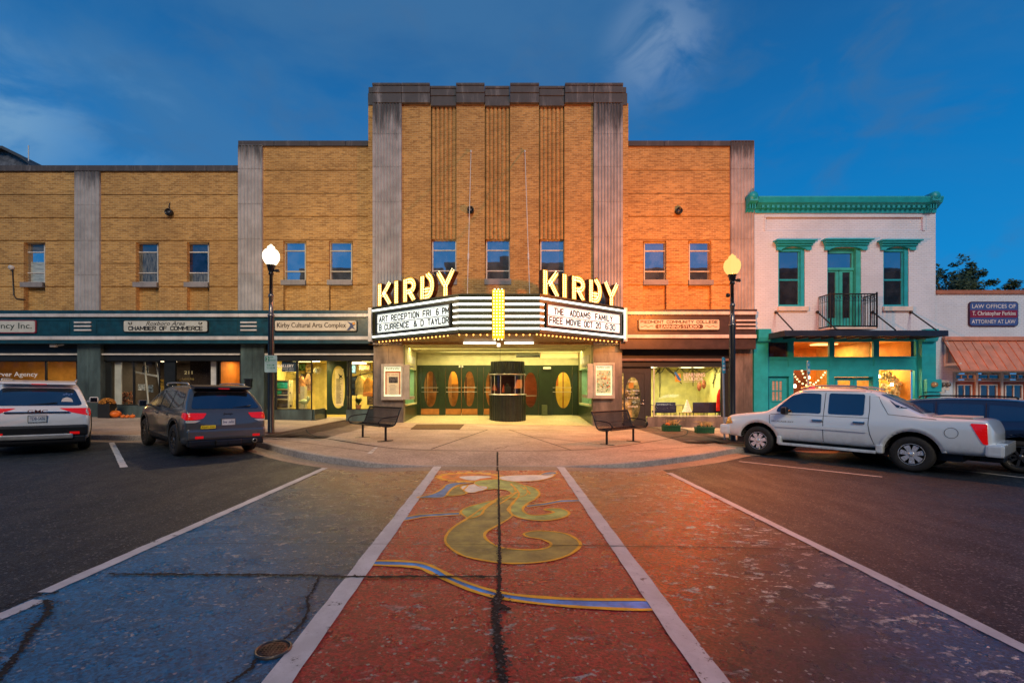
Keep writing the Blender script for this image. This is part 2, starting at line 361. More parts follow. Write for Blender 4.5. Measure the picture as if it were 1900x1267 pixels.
def panel_wall(mb, x0, x1, z0, z1, y, holes):      # holes (x0,x1,z0,z1,depth,back?) sunk into a wall facing -Y
    xs = sorted({x0, x1, *[min(max(h[i], x0), x1) for h in holes for i in (0, 1)]})
    zs = sorted({z0, z1, *[min(max(h[i], z0), z1) for h in holes for i in (2, 3)]})
    def cell(cx, cz):
        d, bk = 0, True
        for h in holes:
            if h[0] < cx < h[1] and h[2] < cz < h[3] and h[4] > d: d, bk = h[4], h[5]
        return d, bk
    C = [[cell((xs[i]+xs[i+1])/2, (zs[j]+zs[j+1])/2) for j in range(len(zs)-1)] for i in range(len(xs)-1)]
    for i in range(len(xs)-1):
        for j in range(len(zs)-1):
            d, bk = C[i][j]; a, b, c_, e_ = xs[i], xs[i+1], zs[j], zs[j+1]
            if bk: mb.add([(a,y+d,c_),(b,y+d,c_),(b,y+d,e_),(a,y+d,e_)], [(0,1,2,3)])
            if i+1 < len(xs)-1 and C[i+1][j][0] != d:
                d2 = C[i+1][j][0]; mb.add([(b,y+d,c_),(b,y+d2,c_),(b,y+d2,e_),(b,y+d,e_)], [(0,1,2,3)])
            if j+1 < len(zs)-1 and C[i][j+1][0] != d:
                d2 = C[i][j+1][0]; mb.add([(a,y+d,e_),(b,y+d,e_),(b,y+d2,e_),(a,y+d2,e_)], [(0,1,2,3)])
    return mb
def fluted(mb, x0, x1, y, z0, z1, n, depth, convex=False, res=6, edge=.0):   # vertical flutes or ribs
    pr = [(x0, y+.35), (x0, y)]
    a, b = x0+edge, x1-edge; w = (b-a)/n
    for i in range(n):
        for k in range(res+1):
            t = k/res; s = math.sin(math.pi*t)
            if convex: pr.append((a+w*(i+t), y+depth*(1-s**.75)))
            else: pr.append((a+w*(i+.06+.88*t), y+depth*s**.7))
    pr += [(x1, y), (x1, y+.35)]
    m = len(pr); vs = [(p[0], p[1], z0) for p in pr]+[(p[0], p[1], z1) for p in pr]
    mb.add(vs, [(i, i+1, m+i+1, m+i) for i in range(m-1)]+[tuple(range(m, 2*m))])
    return mb
# ================================================================ GROUND
def catmull(pts, n=6, closed=False):
    pts = [Vector(p) for p in pts]; m = len(pts); out = []
    for i in range(m if closed else m-1):
        p0 = pts[(i-1) % m] if closed else pts[max(i-1, 0)]; p1 = pts[i]; p2 = pts[(i+1) % m]; p3 = pts[(i+2) % m] if closed else pts[min(i+2, m-1)]
        for k in range(n):
            t = k/n; out.append(.5*((2*p1)+(p2-p0)*t+(2*p0-5*p1+4*p2-p3)*t*t+(3*p1-p0-3*p2+p3)*t**3))
    if not closed: out.append(pts[-1])
    return out
def asphalt():
    m, n, l, b = nodes('asphalt'); g = pos(n)
    a = noise(n, l, g, .35, 5, .6); s = noise(n, l, g, 42, 3, .8); w = noise(n, l, g, 1.6, 6, .7, (1, .4, 1))
    cc = mixc(n, l, ramp(n, l, a, .3, .7), (.006,.015,.026), (.014,.026,.040))
    cc = mixc(n, l, ramp(n, l, w, .5, .75, 0, .5), cc, (.016,.019,.022))
    cc = mixc(n, l, ramp(n, l, s, .57, .66, 0, .7), cc, (.16,.155,.15))
    cc = mixc(n, l, ramp(n, l, noise(n, l, g, 110, 2), .30, .42, .6, 0), cc, (.006,.007,.008))
    cc, gd = grain(n, l, g, cc, 62, .35, 1.7, (.20,.20,.20), .945)
    l.new(cc, b.inputs['Base Color']); b.inputs['Specular IOR Level'].default_value = .28; l.new(ramp(n, l, w, .3, .7, .40, .60), b.inputs['Roughness'])
    bump(n, l, b, noise(n, l, g, 60, 5, .85), .8, .014); return m
ASPH = asphalt()
def concrete(name, c1, c2, stain=(.25,.13,.06)):
    m, n, l, b = nodes(name); g = pos(n)
    a = noise(n, l, g, .8, 6, .65); s = noise(n, l, g, 40, 4, .7)
    cc = mixc(n, l, ramp(n, l, a, .3, .7), c1, c2)
    cc = mixc(n, l, ramp(n, l, noise(n, l, g, .45, 6, .7, dist=.6), .5, .72, 0, .5), cc, stain)
    cc = mixc(n, l, ramp(n, l, noise(n, l, g, 5, 6, .75), .58, .74, 0, .5), cc, tuple(x*.4 for x in c1))
    cc = mixc(n, l, ramp(n, l, s, .6, .75, 0, .5), cc, tuple(x*.5 for x in c1))
    cc, gd = grain(n, l, g, cc, 34, .78, 1.18)
    l.new(cc, b.inputs['Base Color']); b.inputs['Roughness'].default_value = .7
    bump(n, l, b, noise(n, l, g, 35, 5, .7), .35, .006); return m
CONC = concrete('sidewalk concrete', (.34,.26,.20), (.50,.39,.30), (.30,.18,.10))
KERBM = concrete('kerb concrete', (.30,.27,.25), (.44,.39,.34), (.10,.08,.07))
LOBF = concrete('lobby terrazzo', (.50,.44,.24), (.58,.52,.28), (.40,.30,.14))
def lerp2(tab, x):
    if x <= tab[0][0]: return tab[0][1:]
    for a, b in zip(tab, tab[1:]):
        if x <= b[0]:
            t = (x-a[0])/(b[0]-a[0]); return tuple(a[i]+(b[i]-a[i])*t for i in range(1, len(a)))
    return tab[-1][1:]
# road
mb = MB(); xs = [-400, -60, -30, 0, 30, 60, 400]; ys = [-60, -20, 0, 20, 60, 400]
mb.add([(x, y, gz(x)) for x in xs for y in ys], [(i*6+j, (i+1)*6+j, (i+1)*6+j+1, i*6+j+1) for i in range(6) for j in range(5)])
struct(mb, 'road', ASPH)
# pavement front edge
def E(px, py, h): g = G(px, py, h); return (g.x, g.y, h)
edge = [(-60, 13.7, .15), (-9.5, 13.7, .15), (-7.4, 13.25, .15), E(480, 820, .15), E(528, 832, .15), E(577, 842, .15), E(649, 853, .13), E(700, 860, .09), E(770, 864, .035), E(830, 865, .01),
        E(925, 865.5, .008), E(1020, 865.5, .01), E(1085, 864, .045), E(1150, 860, .10), E(1206, 854, .14), E(1303, 842, .15), E(1366, 831.5, .15), (7.9, 13.75, .15), (9.5, 14.2, .15), (60, 14.3, .15)]
ec = catmull(edge, 8)
ec = [p for i, p in enumerate(ec) if i == 0 or p.x > ec[i-1].x+1e-4]
def back(x): return 24.0
mb = MB(); rows = [0.02, .25, .6, 1.2, 2.5, 99]
for i, p in enumerate(ec):
    for r in rows:
        y = min(p.y+r+.13, back(p.x)); t = min(1, r/1.2); t = t*t*(3-2*t); h = p.z+(.15-p.z)*t
        mb.v.append(Vector((p.x, y, gz(p.x, h+.001))))
R = len(rows)
for i in range(len(ec)-1):
    for j in range(R-1): mb.f.append((i*R+j, (i+1)*R+j, (i+1)*R+j+1, i*R+j+1)); mb.sm.append(True)
struct(mb, 'sidewalk', CONC)
def sweep(mb, line, prof):      # prof: (outward offset, height factor add) per point using normals of the plan line
    m = len(prof)
    for i, p in enumerate(line):
        t = line[min(i+1, len(line)-1)]-line[max(i-1, 0)]; t.z = 0; t.normalize(); nn = Vector((t.y, -t.x, 0))
        for off, hf, ha in prof:
            q = p+nn*off; mb.v.append(Vector((q.x, q.y, gz(q.x, p.z*hf+ha))))
    for i in range(len(line)-1):
        for j in range(m-1): mb.f.append((i*m+j, (i+1)*m+j, (i+1)*m+j+1, i*m+j+1)); mb.sm.append(False)
mb = MB(); sweep(mb, ec, [(-.17, 1, .0), (-.16, 1, .003), (-.03, 1, .004), (-.008, .92, .002), (.0, .7, 0), (.02, 0, -.02)])
struct(mb, 'kerb', KERBM)
mb = MB(); sweep(mb, ec, [(.0, 0, .012), (.22, 0, .005), (.46, 0, .005), (.465, 0, -.01)])
struct(mb, 'gutter', concrete('gutter concrete', (.26,.20,.15), (.36,.28,.20), (.08,.06,.05)))
# joints in the pavement: thin dark grooves
GROOVE = M('dark joint filler', (.018,.012,.010), .9)
def hside(g):     # pavement height at a point
    x = g.x; y, h = lerp2([(p.x, p.y, p.z) for p in ec], x); t = min(1, max(0, (g.y-y-.13)/1.2)); t = t*t*(3-2*t); return h+(.15-h)*t
def gline(mb, pts, w, h, side=False, jag=0, smooth=0, taper=None, sub=1):
    q = [G(a, b, .15 if side else 0.) for a, b in pts]
    if smooth: q = catmull(q, smooth)
    if sub > 1:
        z = []
        for a, b in zip(q, q[1:]): z += [a.lerp(b, k/sub) for k in range(sub)]
        q = z+[q[-1]]
    L_, R_ = [], []
    for i, p in enumerate(q):
        t = q[min(i+1, len(q)-1)]-q[max(i-1, 0)]; t.z = 0; t.normalize(); nn = Vector((-t.y, t.x, 0))
        ww = w*(taper(i/(len(q)-1)) if taper else 1)/2
        jj = (random.gauss(0, jag), random.gauss(0, jag)) if jag else (0, 0)
        for lst, s, j in ((L_, 1, jj[0]), (R_, -1, jj[1])):
            v = p+nn*(s*max(ww+j, .003)); hh = hside(v) if side else 0
            lst.append(Vector((v.x, v.y, gz(v.x, hh+h))))
    m = len(q); mb.add(L_+R_, [(i, i+1, m+i+1, m+i) for i in range(m-1)])
mb = MB()
arc = [(568, 797), (577, 806), (620, 816), (705, 829), (780, 834.5), (925, 836.5), (1062, 835), (1140, 829), (1215, 818), (1268, 808), (1276, 800), (1268, 795)]
gline(mb, arc, .055, .004, True, smooth=6, sub=2)
for a, b in (((800, 833), (905, 797)), ((945, 797), (1060, 835)), ((572, 806), (700, 799)), ((700, 799), (905, 797)), ((945, 797), (1150, 801)), ((1150, 801), (1268, 806)), ((700, 828), (560, 806)), ((923, 838), (923, 861)), ((1150, 829), (960, 806))):
    gline(mb, [a, b], .042, .003, True, sub=6)
for a, b in (((400, 797), (568, 797)), ((300, 806), (480, 811)), ((480, 811), (690, 838)), ((690, 838), (700, 830)), ((1170, 838), (1320, 826)), ((1280, 800), (1340, 800))):
    gline(mb, [a, b], .032, .003, True, sub=6)
gline(mb, [(917, 834), (930, 829), (960, 826), (985, 819)], .014, .0035, True, jag=.004, sub=6)
gline(mb, [(905, 834), (935, 831), (945, 826)], .012, .004, True, jag=.004, sub=6)
struct(mb, 'sidewalk_joints', GROOVE)
mb = MB(); mb.v = []
q = [G(a, b, .15) for a, b in ((689, 842), (701, 830), (696, 830), (681, 841))]
mb.add([(p.x, p.y, gz(p.x, hside(p)+.008)) for p in q], [(0, 1, 2, 3)]); struct(mb, 'sidewalk_paint_mark', M('worn white paint', (.55,.52,.48), .6, var=.3, vs=8))
# ---- painted crossing: three panels of street mural
def paintmat(name, cols, chip, thr, axis):   # cols along a world direction: painted colour blend of the mural ground
    m, n, l, b = nodes(name); g = pos(n); s = n.new('ShaderNodeSeparateXYZ'); l.new(g, s.inputs[0])
    v = math_(n, l, 'ADD', math_(n, l, 'MULTIPLY', s.outputs[0], axis[0]), math_(n, l, 'MULTIPLY', s.outputs[1], axis[1]))
    v = math_(n, l, 'ADD', v, axis[2])
    v = math_(n, l, 'ADD', v, math_(n, l, 'MULTIPLY', math_(n, l, 'SUBTRACT', noise(n, l, g, .9, 5, .6), .5), .28))
    r = n.new('ShaderNodeValToRGB'); l.new(v, r.inputs[0]); el = r.color_ramp.elements
    el[0].position, el[0].color = cols[0][0], (*cols[0][1], 1); el[1].position, el[1].color = cols[-1][0], (*cols[-1][1], 1)
    for p, c in cols[1:-1]: q = el.new(p); q.color = (*c, 1)
    cc = r.outputs[0]
    cc = mixc(n, l, ramp(n, l, noise(n, l, g, 2.2, 7, .75), .35, .75, 0, .6), cc, mixc(n, l, .35, cc, (.02,.015,.015)))
    cc = mixc(n, l, ramp(n, l, noise(n, l, g, 1.1, 6, .7, (.5, 1, 1)), .5, .68, 0, .5), cc, mixc(n, l, .22, cc, (.40,.09,.03)) if 'left' not in name else mixc(n, l, .5, cc, (.015,.04,.06)))
    ch = ramp(n, l, noise(n, l, g, 10, 5, .62, (.7, 1.3, 1), .4), thr, thr+.015)
    ch2 = ramp(n, l, noise(n, l, g, 26, 3, .6), .70-.4*(.72-thr), .73)
    area = ramp(n, l, noise(n, l, g, .55, 3), .38, .6)
    chips = math_(n, l, 'MULTIPLY', math_(n, l, 'MAXIMUM', ch, math_(n, l, 'MULTIPLY', ch2, .25)), area)
    cc = mixc(n, l, ramp(n, l, noise(n, l, g, 52, 3, .8), .56, .64, 0, .35), cc, mixc(n, l, .35, cc, (.35,.38,.42)))
    cc = mixc(n, l, chips, cc, chip)
    cc = mixc(n, l, ramp(n, l, noise(n, l, g, 38, 4, .8), .58, .72, 0, .55), cc, (.012,.01,.012))
    cc, gd = grain(n, l, g, cc, 58, .62, 1.65, (.42,.42,.42), .968); b.inputs['Specular IOR Level'].default_value = .38
    l.new(cc, b.inputs['Base Color']); l.new(ramp(n, l, noise(n, l, g, 3, 5), .3, .7, .22, .40), b.inputs['Roughness'])
    bump(n, l, b, math_(n, l, 'SUBTRACT', noise(n, l, g, 48, 6, .85), math_(n, l, 'MULTIPLY', chips, .4)), .9, .014); return m
PL = paintmat('left mural ground paint', [(0, (.000,.175,.37)), (.38, (.000,.14,.30)), (.62, (.010,.055,.11)), (.82, (.14,.075,.05)), (1, (.26,.11,.045))], (.36,.36,.36), .62, (.20, .13, .33))  # brown kerb end: reflection of the theater put into the paint colour
PMm = paintmat('middle mural ground paint', [(0, (.31,.006,.020)), (.35, (.41,.016,.016)), (.7, (.46,.050,.014)), (1, (.52,.09,.02))], (.34,.34,.34), .595, (0, .115, -.2))
PR = paintmat('right mural ground paint', [(0, (.000,.075,.19)), (.24, (.014,.012,.035)), (.42, (.15,.010,.010)), (.60, (.62,.050,.006)), (.8, (.34,.045,.012)), (1, (.26,.10,.035))], (.58,.55,.50), .585, (-.27, .15, .36))
def gpoly(mb, pts, h, w=None):
    vs = [G(a, b) for a, b in pts] if w is None else [Vector(p) for p in pts]
    mb.add([(p.x, p.y, gz(p.x, h)) for p in vs], [tuple(range(len(vs)))])
A1, A2 = G(812, 866), G(515, 1267); B1, B2 = G(1040, 867), G(1326, 1267)
C1, C2 = G(603, 869), G(66, 1108); D1, D2 = G(1241, 878), G(1896, 1203)
def ext(a, b, y): t = (y-a.y)/(b.y-a.y); return a+(b-a)*t
def gutY(x): return lerp2([(p.x, p.y) for p in ec], x)[0]-.47
yn = 1.2
mb = MB()
def lane(nm, l1, l2, r1, r2, mat, ext_up=0):
    mb = MB(); pts = [ext(l1, l2, yn), ext(r1, r2, yn)]
    xa, xb = l1.x, r1.x
    for k in range(11):
        x = xb+(xa-xb)*k/10; pts.append(Vector((x, gutY(x)+ext_up, 0)))
    gpoly(mb, pts, .004, 1); return struct(mb, nm, mat)
lane('painted_crossing_blue_panel', C1, C2, A1, A2, PL)
lane('painted_crossing_red_panel', A1, A2, B1, B2, PMm, .45)
lane('painted_crossing_orange_panel', B1, B2, D1, D2, PR)
# ---- the figure painted in the middle panel
def Z(l): return [(740+.2*a, 860+.2*b) for a, b in l]
def mpaint(name, c, v=.3): return M(name, c, .55, var=v, vs=4, dirt=.25, dcol=(.06,.04,.03), bs=60)
OLV = mpaint('olive mural paint', (.34,.27,.06)); LGR = mpaint('light green mural paint', (.42,.50,.12)); BLU = mpaint('blue mural paint', (.01,.28,.80)); GBL = mpaint('grey blue mural paint', (.10,.24,.50))
YEL = mpaint('yellow mural paint', (.92,.46,.01), .12); ORG = mpaint('orange mural paint', (.80,.20,.015)); WHT = mpaint('white mural paint', (.85,.80,.70), .12)
S = [(930,320),(800,400),(640,510),(500,600),(430,700),(470,780),(600,860),(800,905),(1000,930),(1250,925),(1450,895),(1600,840),(1685,760),(1640,700),(1550,655),(1400,632),(1250,630),(1160,655),(1200,685),(1320,705),(1410,745),(1380,785),(1250,805),(1080,800),(940,780),(840,730),(795,680),(815,635),(900,585),(1050,490),(1012,430),(1060,370),(1115,300),(1100,265),(1040,290),(980,305)]
RB = [(1040,190),(1150,200),(1250,225),(1305,275),(1270,330),(1190,375),(1150,430),(1200,475),(1300,482),(1400,468),(1435,450),(1350,432),(1420,418),(1520,425),(1580,460),(1540,500),(1400,530),(1250,530),(1100,500),(1030,450),(1045,380),(1115,300),(1090,240)]
LL = [(900,345),(750,375),(620,415),(575,450),(600,485),(660,510),(760,480),(800,420)]
TOP = [(700,182),(760,160),(930,152),(1050,168),(1150,200),(1190,250),(1170,300),(1040,330),(960,330),(1040,290),(1010,255),(900,238),(820,245),(740,215)]
LB = [(170,318),(300,290),(400,240),(440,200),(520,182),(700,178),(560,200),(490,240),(440,300),(400,320),(280,325)]
LO = [(450,300),(490,240),(580,205),(640,205),(600,250),(630,278),(560,298)]
FL = [(575,232),(590,212),(650,205),(700,194),(745,210),(820,220),(812,245),(740,262),(700,275),(630,270)]
RW = [(930,128),(1100,110),(1300,108),(1420,100),(1440,120),(1330,155),(1200,168),(1000,166)]
RT = [(1310,106),(1370,85),(1450,84),(1465,98),(1390,112)]
S1 = [(1180,390),(1350,368),(1500,340),(1690,336),(1690,355),(1500,362),(1350,390),(1190,408)]
S2 = [(-8,512),(200,475),(560,455),(565,478),(220,500),(-20,550)]
RV = [((x-740)/.2, (y-860)/.2) for x, y in [(686,1042),(760,1043),(800,1051),(850,1076),(925,1100),(1010,1110),(1100,1114),(1212,1115),(1222,1132),(1100,1129),(1000,1121),(925,1110),(870,1095),(810,1069),(770,1053),(690,1049)]]
MU = thing('street_mural', 'yellow outlined flower and olive vine figure painted on red crossing', 'mural', (0, 8, gz(0)))
def mpart(name, zl, mat, h, sm=4, w=.034, closed=True, outline=True):
    q = Z(zl); g = [G(a, b) for a, b in q]; g = catmull(g, sm, True) if sm else g
    mb = MB(); gpoly(mb, g, h, 1); mb.build(name, mat, MU)
    if outline:
        mo = MB(); m = len(g); LL_, RR_ = [], []
        for i, p in enumerate(g):
            t = g[(i+1) % m]-g[i-1]; t.z = 0
            t = t.normalized() if t.length > 1e-6 else Vector((1, 0, 0)); nn = Vector((-t.y, t.x, 0)); j = w/2*(1+random.uniform(-.25, .25))
            for lst, sg in ((LL_, 1), (RR_, -1)): v = p+nn*sg*j; lst.append((v.x, v.y, gz(v.x, h+.003)))
        mo.add(LL_+RR_, [(i, (i+1) % m, m+(i+1) % m, m+i) for i in range(m)]); mo.build('outline', YEL, MU)
mpart('stem', S, OLV, .0065); mpart('branch', RB, LGR, .0075); mpart('top_leaf', TOP, LGR, .0085, w=.02); mpart('side_leaf', LL, LGR, .0072)
mpart('blue_petal', LB, GBL, .0095); mpart('small_leaf', LO, OLV, .0090)
mpart('blue_band', S1, GBL, .0062, sm=0); mpart('blue_band', S2, GBL, .0064, sm=0); mpart('blue_band', RV, BLU, .0068, sm=3, w=.045)
sunr = []
for k in range(40):
    a = 2*math.pi*k/40; r = 1.28 if k % 2 == 0 else 1.02; sunr.append((655+270*r*math.cos(a), 128+40*r*math.sin(a)))
mpart('sun_rays', sunr, YEL, .0070, sm=0, outline=False)
mpart('sun_disc', [(655+260*math.cos(a*math.pi/12), 128+36*math.sin(a*math.pi/12)) for a in range(24)], ORG, .0080, sm=0, outline=False)
mpart('cloud', [(560,128),(640,118),(800,118),(860,128),(760,142),(700,158),(620,150)], WHT, .0088, outline=False)
mpart('white_petal', FL, WHT, .0105, w=.02); mpart('white_petal', RW, WHT, .0098, w=.03); mpart('petal_tip', RT, GBL, .0108, w=.03)
for t in ([(1060,232),(1082,245),(1075,258)], [(1130,218),(1165,238),(1150,242)], [(1195,255),(1215,280),(1205,290)], [(1100,262),(1118,285),(1095,300)], [(900,400),(1000,340),(1100,270)]):
    mb = MB(); gline(mb, Z(t), .03, .0125, smooth=3); mb.build('outline', YEL, MU)
# ---- white lines
def linemat():
    m, n, l, b = nodes('worn white road paint'); g = pos(n)
    c = mixc(n, l, ramp(n, l, noise(n, l, g, 3, 6, .7), .35, .7), (.50,.50,.50), (.66,.66,.66))
    c = mixc(n, l, ramp(n, l, noise(n, l, g, 9, 7, .75), .60, .66), c, (.06,.055,.055))
    c = mixc(n, l, ramp(n, l, noise(n, l, g, 40, 4, .8), .60, .70, 0, .6), c, (.15,.14,.14))
    l.new(c, b.inputs['Base Color']); b.inputs['Roughness'].default_value = .6; bump(n, l, b, noise(n, l, g, 60, 5, .8), .4, .006); return m
LINE = linemat()
def wline(a, b, w, h=.012, name='lane_line', thr=None):
    mb = MB(); n = 40; t = (b-a); t.z = 0; t.normalize(); nn = Vector((-t.y, t.x, 0)); L_, R_ = [], []
    for k in range(n+1):
        p = a+(b-a)*k/n
        for lst, s in ((L_, 1), (R_, -1)): v = p+nn*s*(w/2+random.uniform(-.006, .006)); lst.append((v.x, v.y, gz(v.x, h)))
    mb.add(L_+R_, [(i, i+1, n+2+i, n+1+i) for i in range(n)]); return struct(mb, name, LINE)
wline(A1, ext(A1, A2, yn), .165, .0118, 'crossing_line_inner_left'); wline(B1, ext(B1, B2, yn), .165, .0118, 'crossing_line_inner_right')
wline(C1, G(82, 1101), .12, .0118, 'crossing_line_outer_left'); wline(G(74, 1115), G(-140, 1205), .12, .0118, 'crossing_line_outer_left_patch'); wline(D1, ext(D1, D2, 2.5), .12, .0118, 'crossing_line_outer_right')
wline(G(207, 821), G(230, 867), .12, .006, 'stall_line_left'); wline(G(1371, 856), G(1637, 885), .09, .006, 'stall_line_right')
wline(G(1740, 868), G(1960, 893), .09, .006, 'stall_line_far_right')
wline(G(-60, 868), G(-10, 800), .1, .006, 'stall_line_far_left')
# ---- cracks
CRK = M('open crack', (.008,.007,.007), .95)
mb = MB()
gline(mb, [(925, 873), (926, 960), (927, 1012)], .028, .015, jag=.003, sub=30)
gline(mb, [(927, 1012), (927, 1070), (925, 1110)], .034, .015, jag=.006, sub=30)
gline(mb, [(926, 1105), (919, 1150), (925, 1205), (933, 1267), (936, 1330)], .055, .016, jag=.010, sub=30)
gline(mb, [(915, 1112), (925, 1125), (946, 1135)], .05, .0165, jag=.015, sub=10)
gline(mb, [(925, 1012), (1320, 1017), (1520, 1022)], .014, .0155, jag=.002, sub=30)
gline(mb, [(330, 1010), (700, 1011), (925, 1012)], .006, .0153, jag=.001, sub=20)
gline(mb, [(200, 1067), (560, 1069), (640, 1072), (925, 1072)], .034, .0152, jag=.009, sub=50)
gline(mb, [(730, 919), (925, 921), (1100, 924), (1340, 926)], .008, .0151, jag=.001, sub=20)
gline(mb, [(592, 1072), (580, 1100), (570, 1112), (573, 1135), (560, 1160), (535, 1183), (520, 1195)], .016, .0158, jag=.006, sub=12)
gline(mb, [(475, 1225), (465, 1245), (440, 1262), (400, 1285)], .022, .0158, jag=.008, sub=12)
gline(mb, [(88, 1115), (90, 1140), (60, 1170), (40, 1205), (10, 1245), (-30, 1290)], .038, .0158, jag=.013, sub=16)
gline(mb, [(110, 1100), (60, 1110), (-30, 1140)], .018, .0128, jag=.005, sub=16)
struct(mb, 'road_cracks', CRK)
mb = MB(); random.seed(77)
for (a, b, n_, sp) in (((925, 1105), (935, 1300), 130, .05), ((88, 1115), (0, 1250), 90, .05), ((200, 1068), (925, 1073), 120, .03), ((592, 1072), (520, 1195), 50, .03), ((927, 1012), (925, 1110), 40, .03)):
    A_, B_ = G(*a), G(*b)
    for k in range(n_):
        c_ = A_.lerp(B_, random.random())+Vector((random.gauss(0, sp), random.gauss(0, sp), 0)); r_ = random.uniform(.004, .014); m_ = random.randint(4, 6)
        mb.add([(c_.x+r_*math.cos(6.28*i/m_+k)*random.uniform(.7, 1.3), c_.y+r_*math.sin(6.28*i/m_+k), gz(c_.x, .0175+.004*(i % 2))) for i in range(m_)], [tuple(range(m_))])
tag(mb.build('loose_grit', M('loose grit', (.10,.085,.075), .9, var=.5, vs=30)), kind='stuff')
# manhole cover
g = G(507, 1208); RUST = M('rusty cast iron', (.13,.065,.04), .6, metal=.4, var=.4, vs=12, bs=40)
t = thing('utility_cover', 'small round rusty iron cover beside the inner white line', 'manhole cover', (g.x, g.y, g.z))
mb = MB(); mb.lathe([(.108, .004), (.108, .02), (.100, .024), (.094, .02), (.094, .012)], g, 40); mb.build('ring', M('worn iron ring', (.12,.10,.09), .4, metal=.7), t)
mb = MB(); mb.lathe([(.093, .010), (.093, .016), (.0001, .018)], g, 40)
for i in range(-4, 5):
    for j in range(-4, 5):
        if i*i+j*j < 13: mb.box(g.x+i*.022-.006, g.x+i*.022+.006, g.y+j*.022-.006, g.y+j*.022+.006, g.z+.016, g.z+.021)
mb.build('lid', RUST, t)
# ================================================================ BUILDINGS
YC = 20.6                      # front plane of the shop fascia
def cz(py): return fz(py, YC)
def cx(px): return fx(px, YC)
def window(parent, px0, px1, py0, py1, Y, fm=GRYF, gm=UPG, bars=(.22, .755), sill=None, fw=.05, vbars=(), dep=.05, sillh=.22):
    x0, x1, z0, z1 = fx(px0, Y), fx(px1, Y), fz(py1, Y), fz(py0, Y)
    f = MB(); f.box(x0, x0+fw, Y, Y+dep, z0, z1); f.box(x1-fw, x1, Y, Y+dep, z0, z1); f.box(x0+fw, x1-fw, Y, Y+dep, z1-fw, z1); f.box(x0+fw, x1-fw, Y, Y+dep, z0, z0+fw)
    for b in bars: z = z1-(z1-z0)*b; f.box(x0+fw, x1-fw, Y+.003, Y+dep, z-fw*.45, z+fw*.45)
    for b in vbars: x = x0+(x1-x0)*b; f.box(x-fw*.4, x+fw*.4, Y+.006, Y+dep, z0+fw, z1-fw)
    w = f.build('window', fm, parent)
    p = MB(); p.add([(x0+fw*.5, Y+dep*.8, z0+fw*.5), (x1-fw*.5, Y+dep*.8, z0+fw*.5), (x1-fw*.5, Y+dep*.8, z1-fw*.5), (x0+fw*.5, Y+dep*.8, z1-fw*.5)], [(0, 1, 2, 3)]); p.build('pane', gm, w)
    if sill is not None:
        s = MB(); s.bbox(x0-.07, x1+.05, sill, Y+.04, z0-sillh, z0, .012); s.build('sill', CP, w)
    return w
def area(name, loc, sx_, sy_, W_, col, rot=(0,0,0)):
    d = bpy.data.lights.new(name, 'AREA'); d.shape = 'RECTANGLE'; d.size = sx_; d.size_y = sy_; d.energy = W_; d.color = col
    o = bpy.data.objects.new(name, d); COL.objects.link(o); o.location = loc; o.rotation_euler = rot; return o
def room(parent, x0, x1, y0, y1, z0, z1, wm, fm=None, name='shop_interior'):
    m = MB(); V = [(x0,y0,z0),(x1,y0,z0),(x1,y1,z0),(x0,y1,z0),(x0,y0,z1),(x1,y0,z1),(x1,y1,z1),(x0,y1,z1)]
    m.add(V, [(4,5,6,7),(1,2,6,5),(2,3,7,6),(3,0,4,7)]); o = m.build(name, wm, parent)
    m = MB(); m.add(V[:4], [(0,1,2,3)]); m.build('interior_floor', fm or wm, parent); return o
def fixture(parent, x0, x1, y0, y1, z, col, st, W_):
    m = MB(); m.box(x0, x1, y0, y1, z-.05, z); m.build('ceiling_lamp', EM('lamp panel %.2f %.2f %.2f %.1f' % (*col, st), col, st), parent)
    l_ = area('shop_light', ((x0+x1)/2, (y0+y1)/2, z-.08), abs(x1-x0), abs(y1-y0), W_, col); l_.parent = parent; l_.location = Vector(l_.location)-origin(parent)
def oval_leaf(mb, x0, x1, z0, z1, y, cx_, cz_, rx, rz, th=.05, n=48, pw=2.6):
    o, r = [], []
    for k in range(n):
        a = 2*math.pi*k/n; c_, s_ = math.cos(a), math.sin(a)
        o.append((cx_+rx*math.copysign(abs(c_)**(2/pw), c_), cz_+rz*math.copysign(abs(s_)**(2/pw), s_)))
        t = min(((x1-cx_) if c_ > 0 else (x0-cx_))/c_ if abs(c_) > 1e-6 else 1e9, ((z1-cz_) if s_ > 0 else (z0-cz_))/s_ if abs(s_) > 1e-6 else 1e9)
        r.append((cx_+c_*t, cz_+s_*t))
    for k in range(n):   # snap nearest samples to the true corners
        pass
    for cx0, cz0 in ((x0,z0),(x1,z0),(x1,z1),(x0,z1)):
        k = min(range(n), key=lambda i: (r[i][0]-cx0)**2+(r[i][1]-cz0)**2); r[k] = (cx0, cz0)
    vs = [(a, y, b) for a, b in r]+[(a, y, b) for a, b in o]+[(a, y+th, b) for a, b in o]+[(a, y+th, b) for a, b in r]
    fs = []
    for k in range(n):
        j = (k+1) % n; fs += [(k, j, n+j, n+k), (n+k, n+j, 2*n+j, 2*n+k), (2*n+k, 2*n+j, 3*n+j, 3*n+k), (3*n+k, 3*n+j, j, k)]
    mb.add(vs, fs); return o
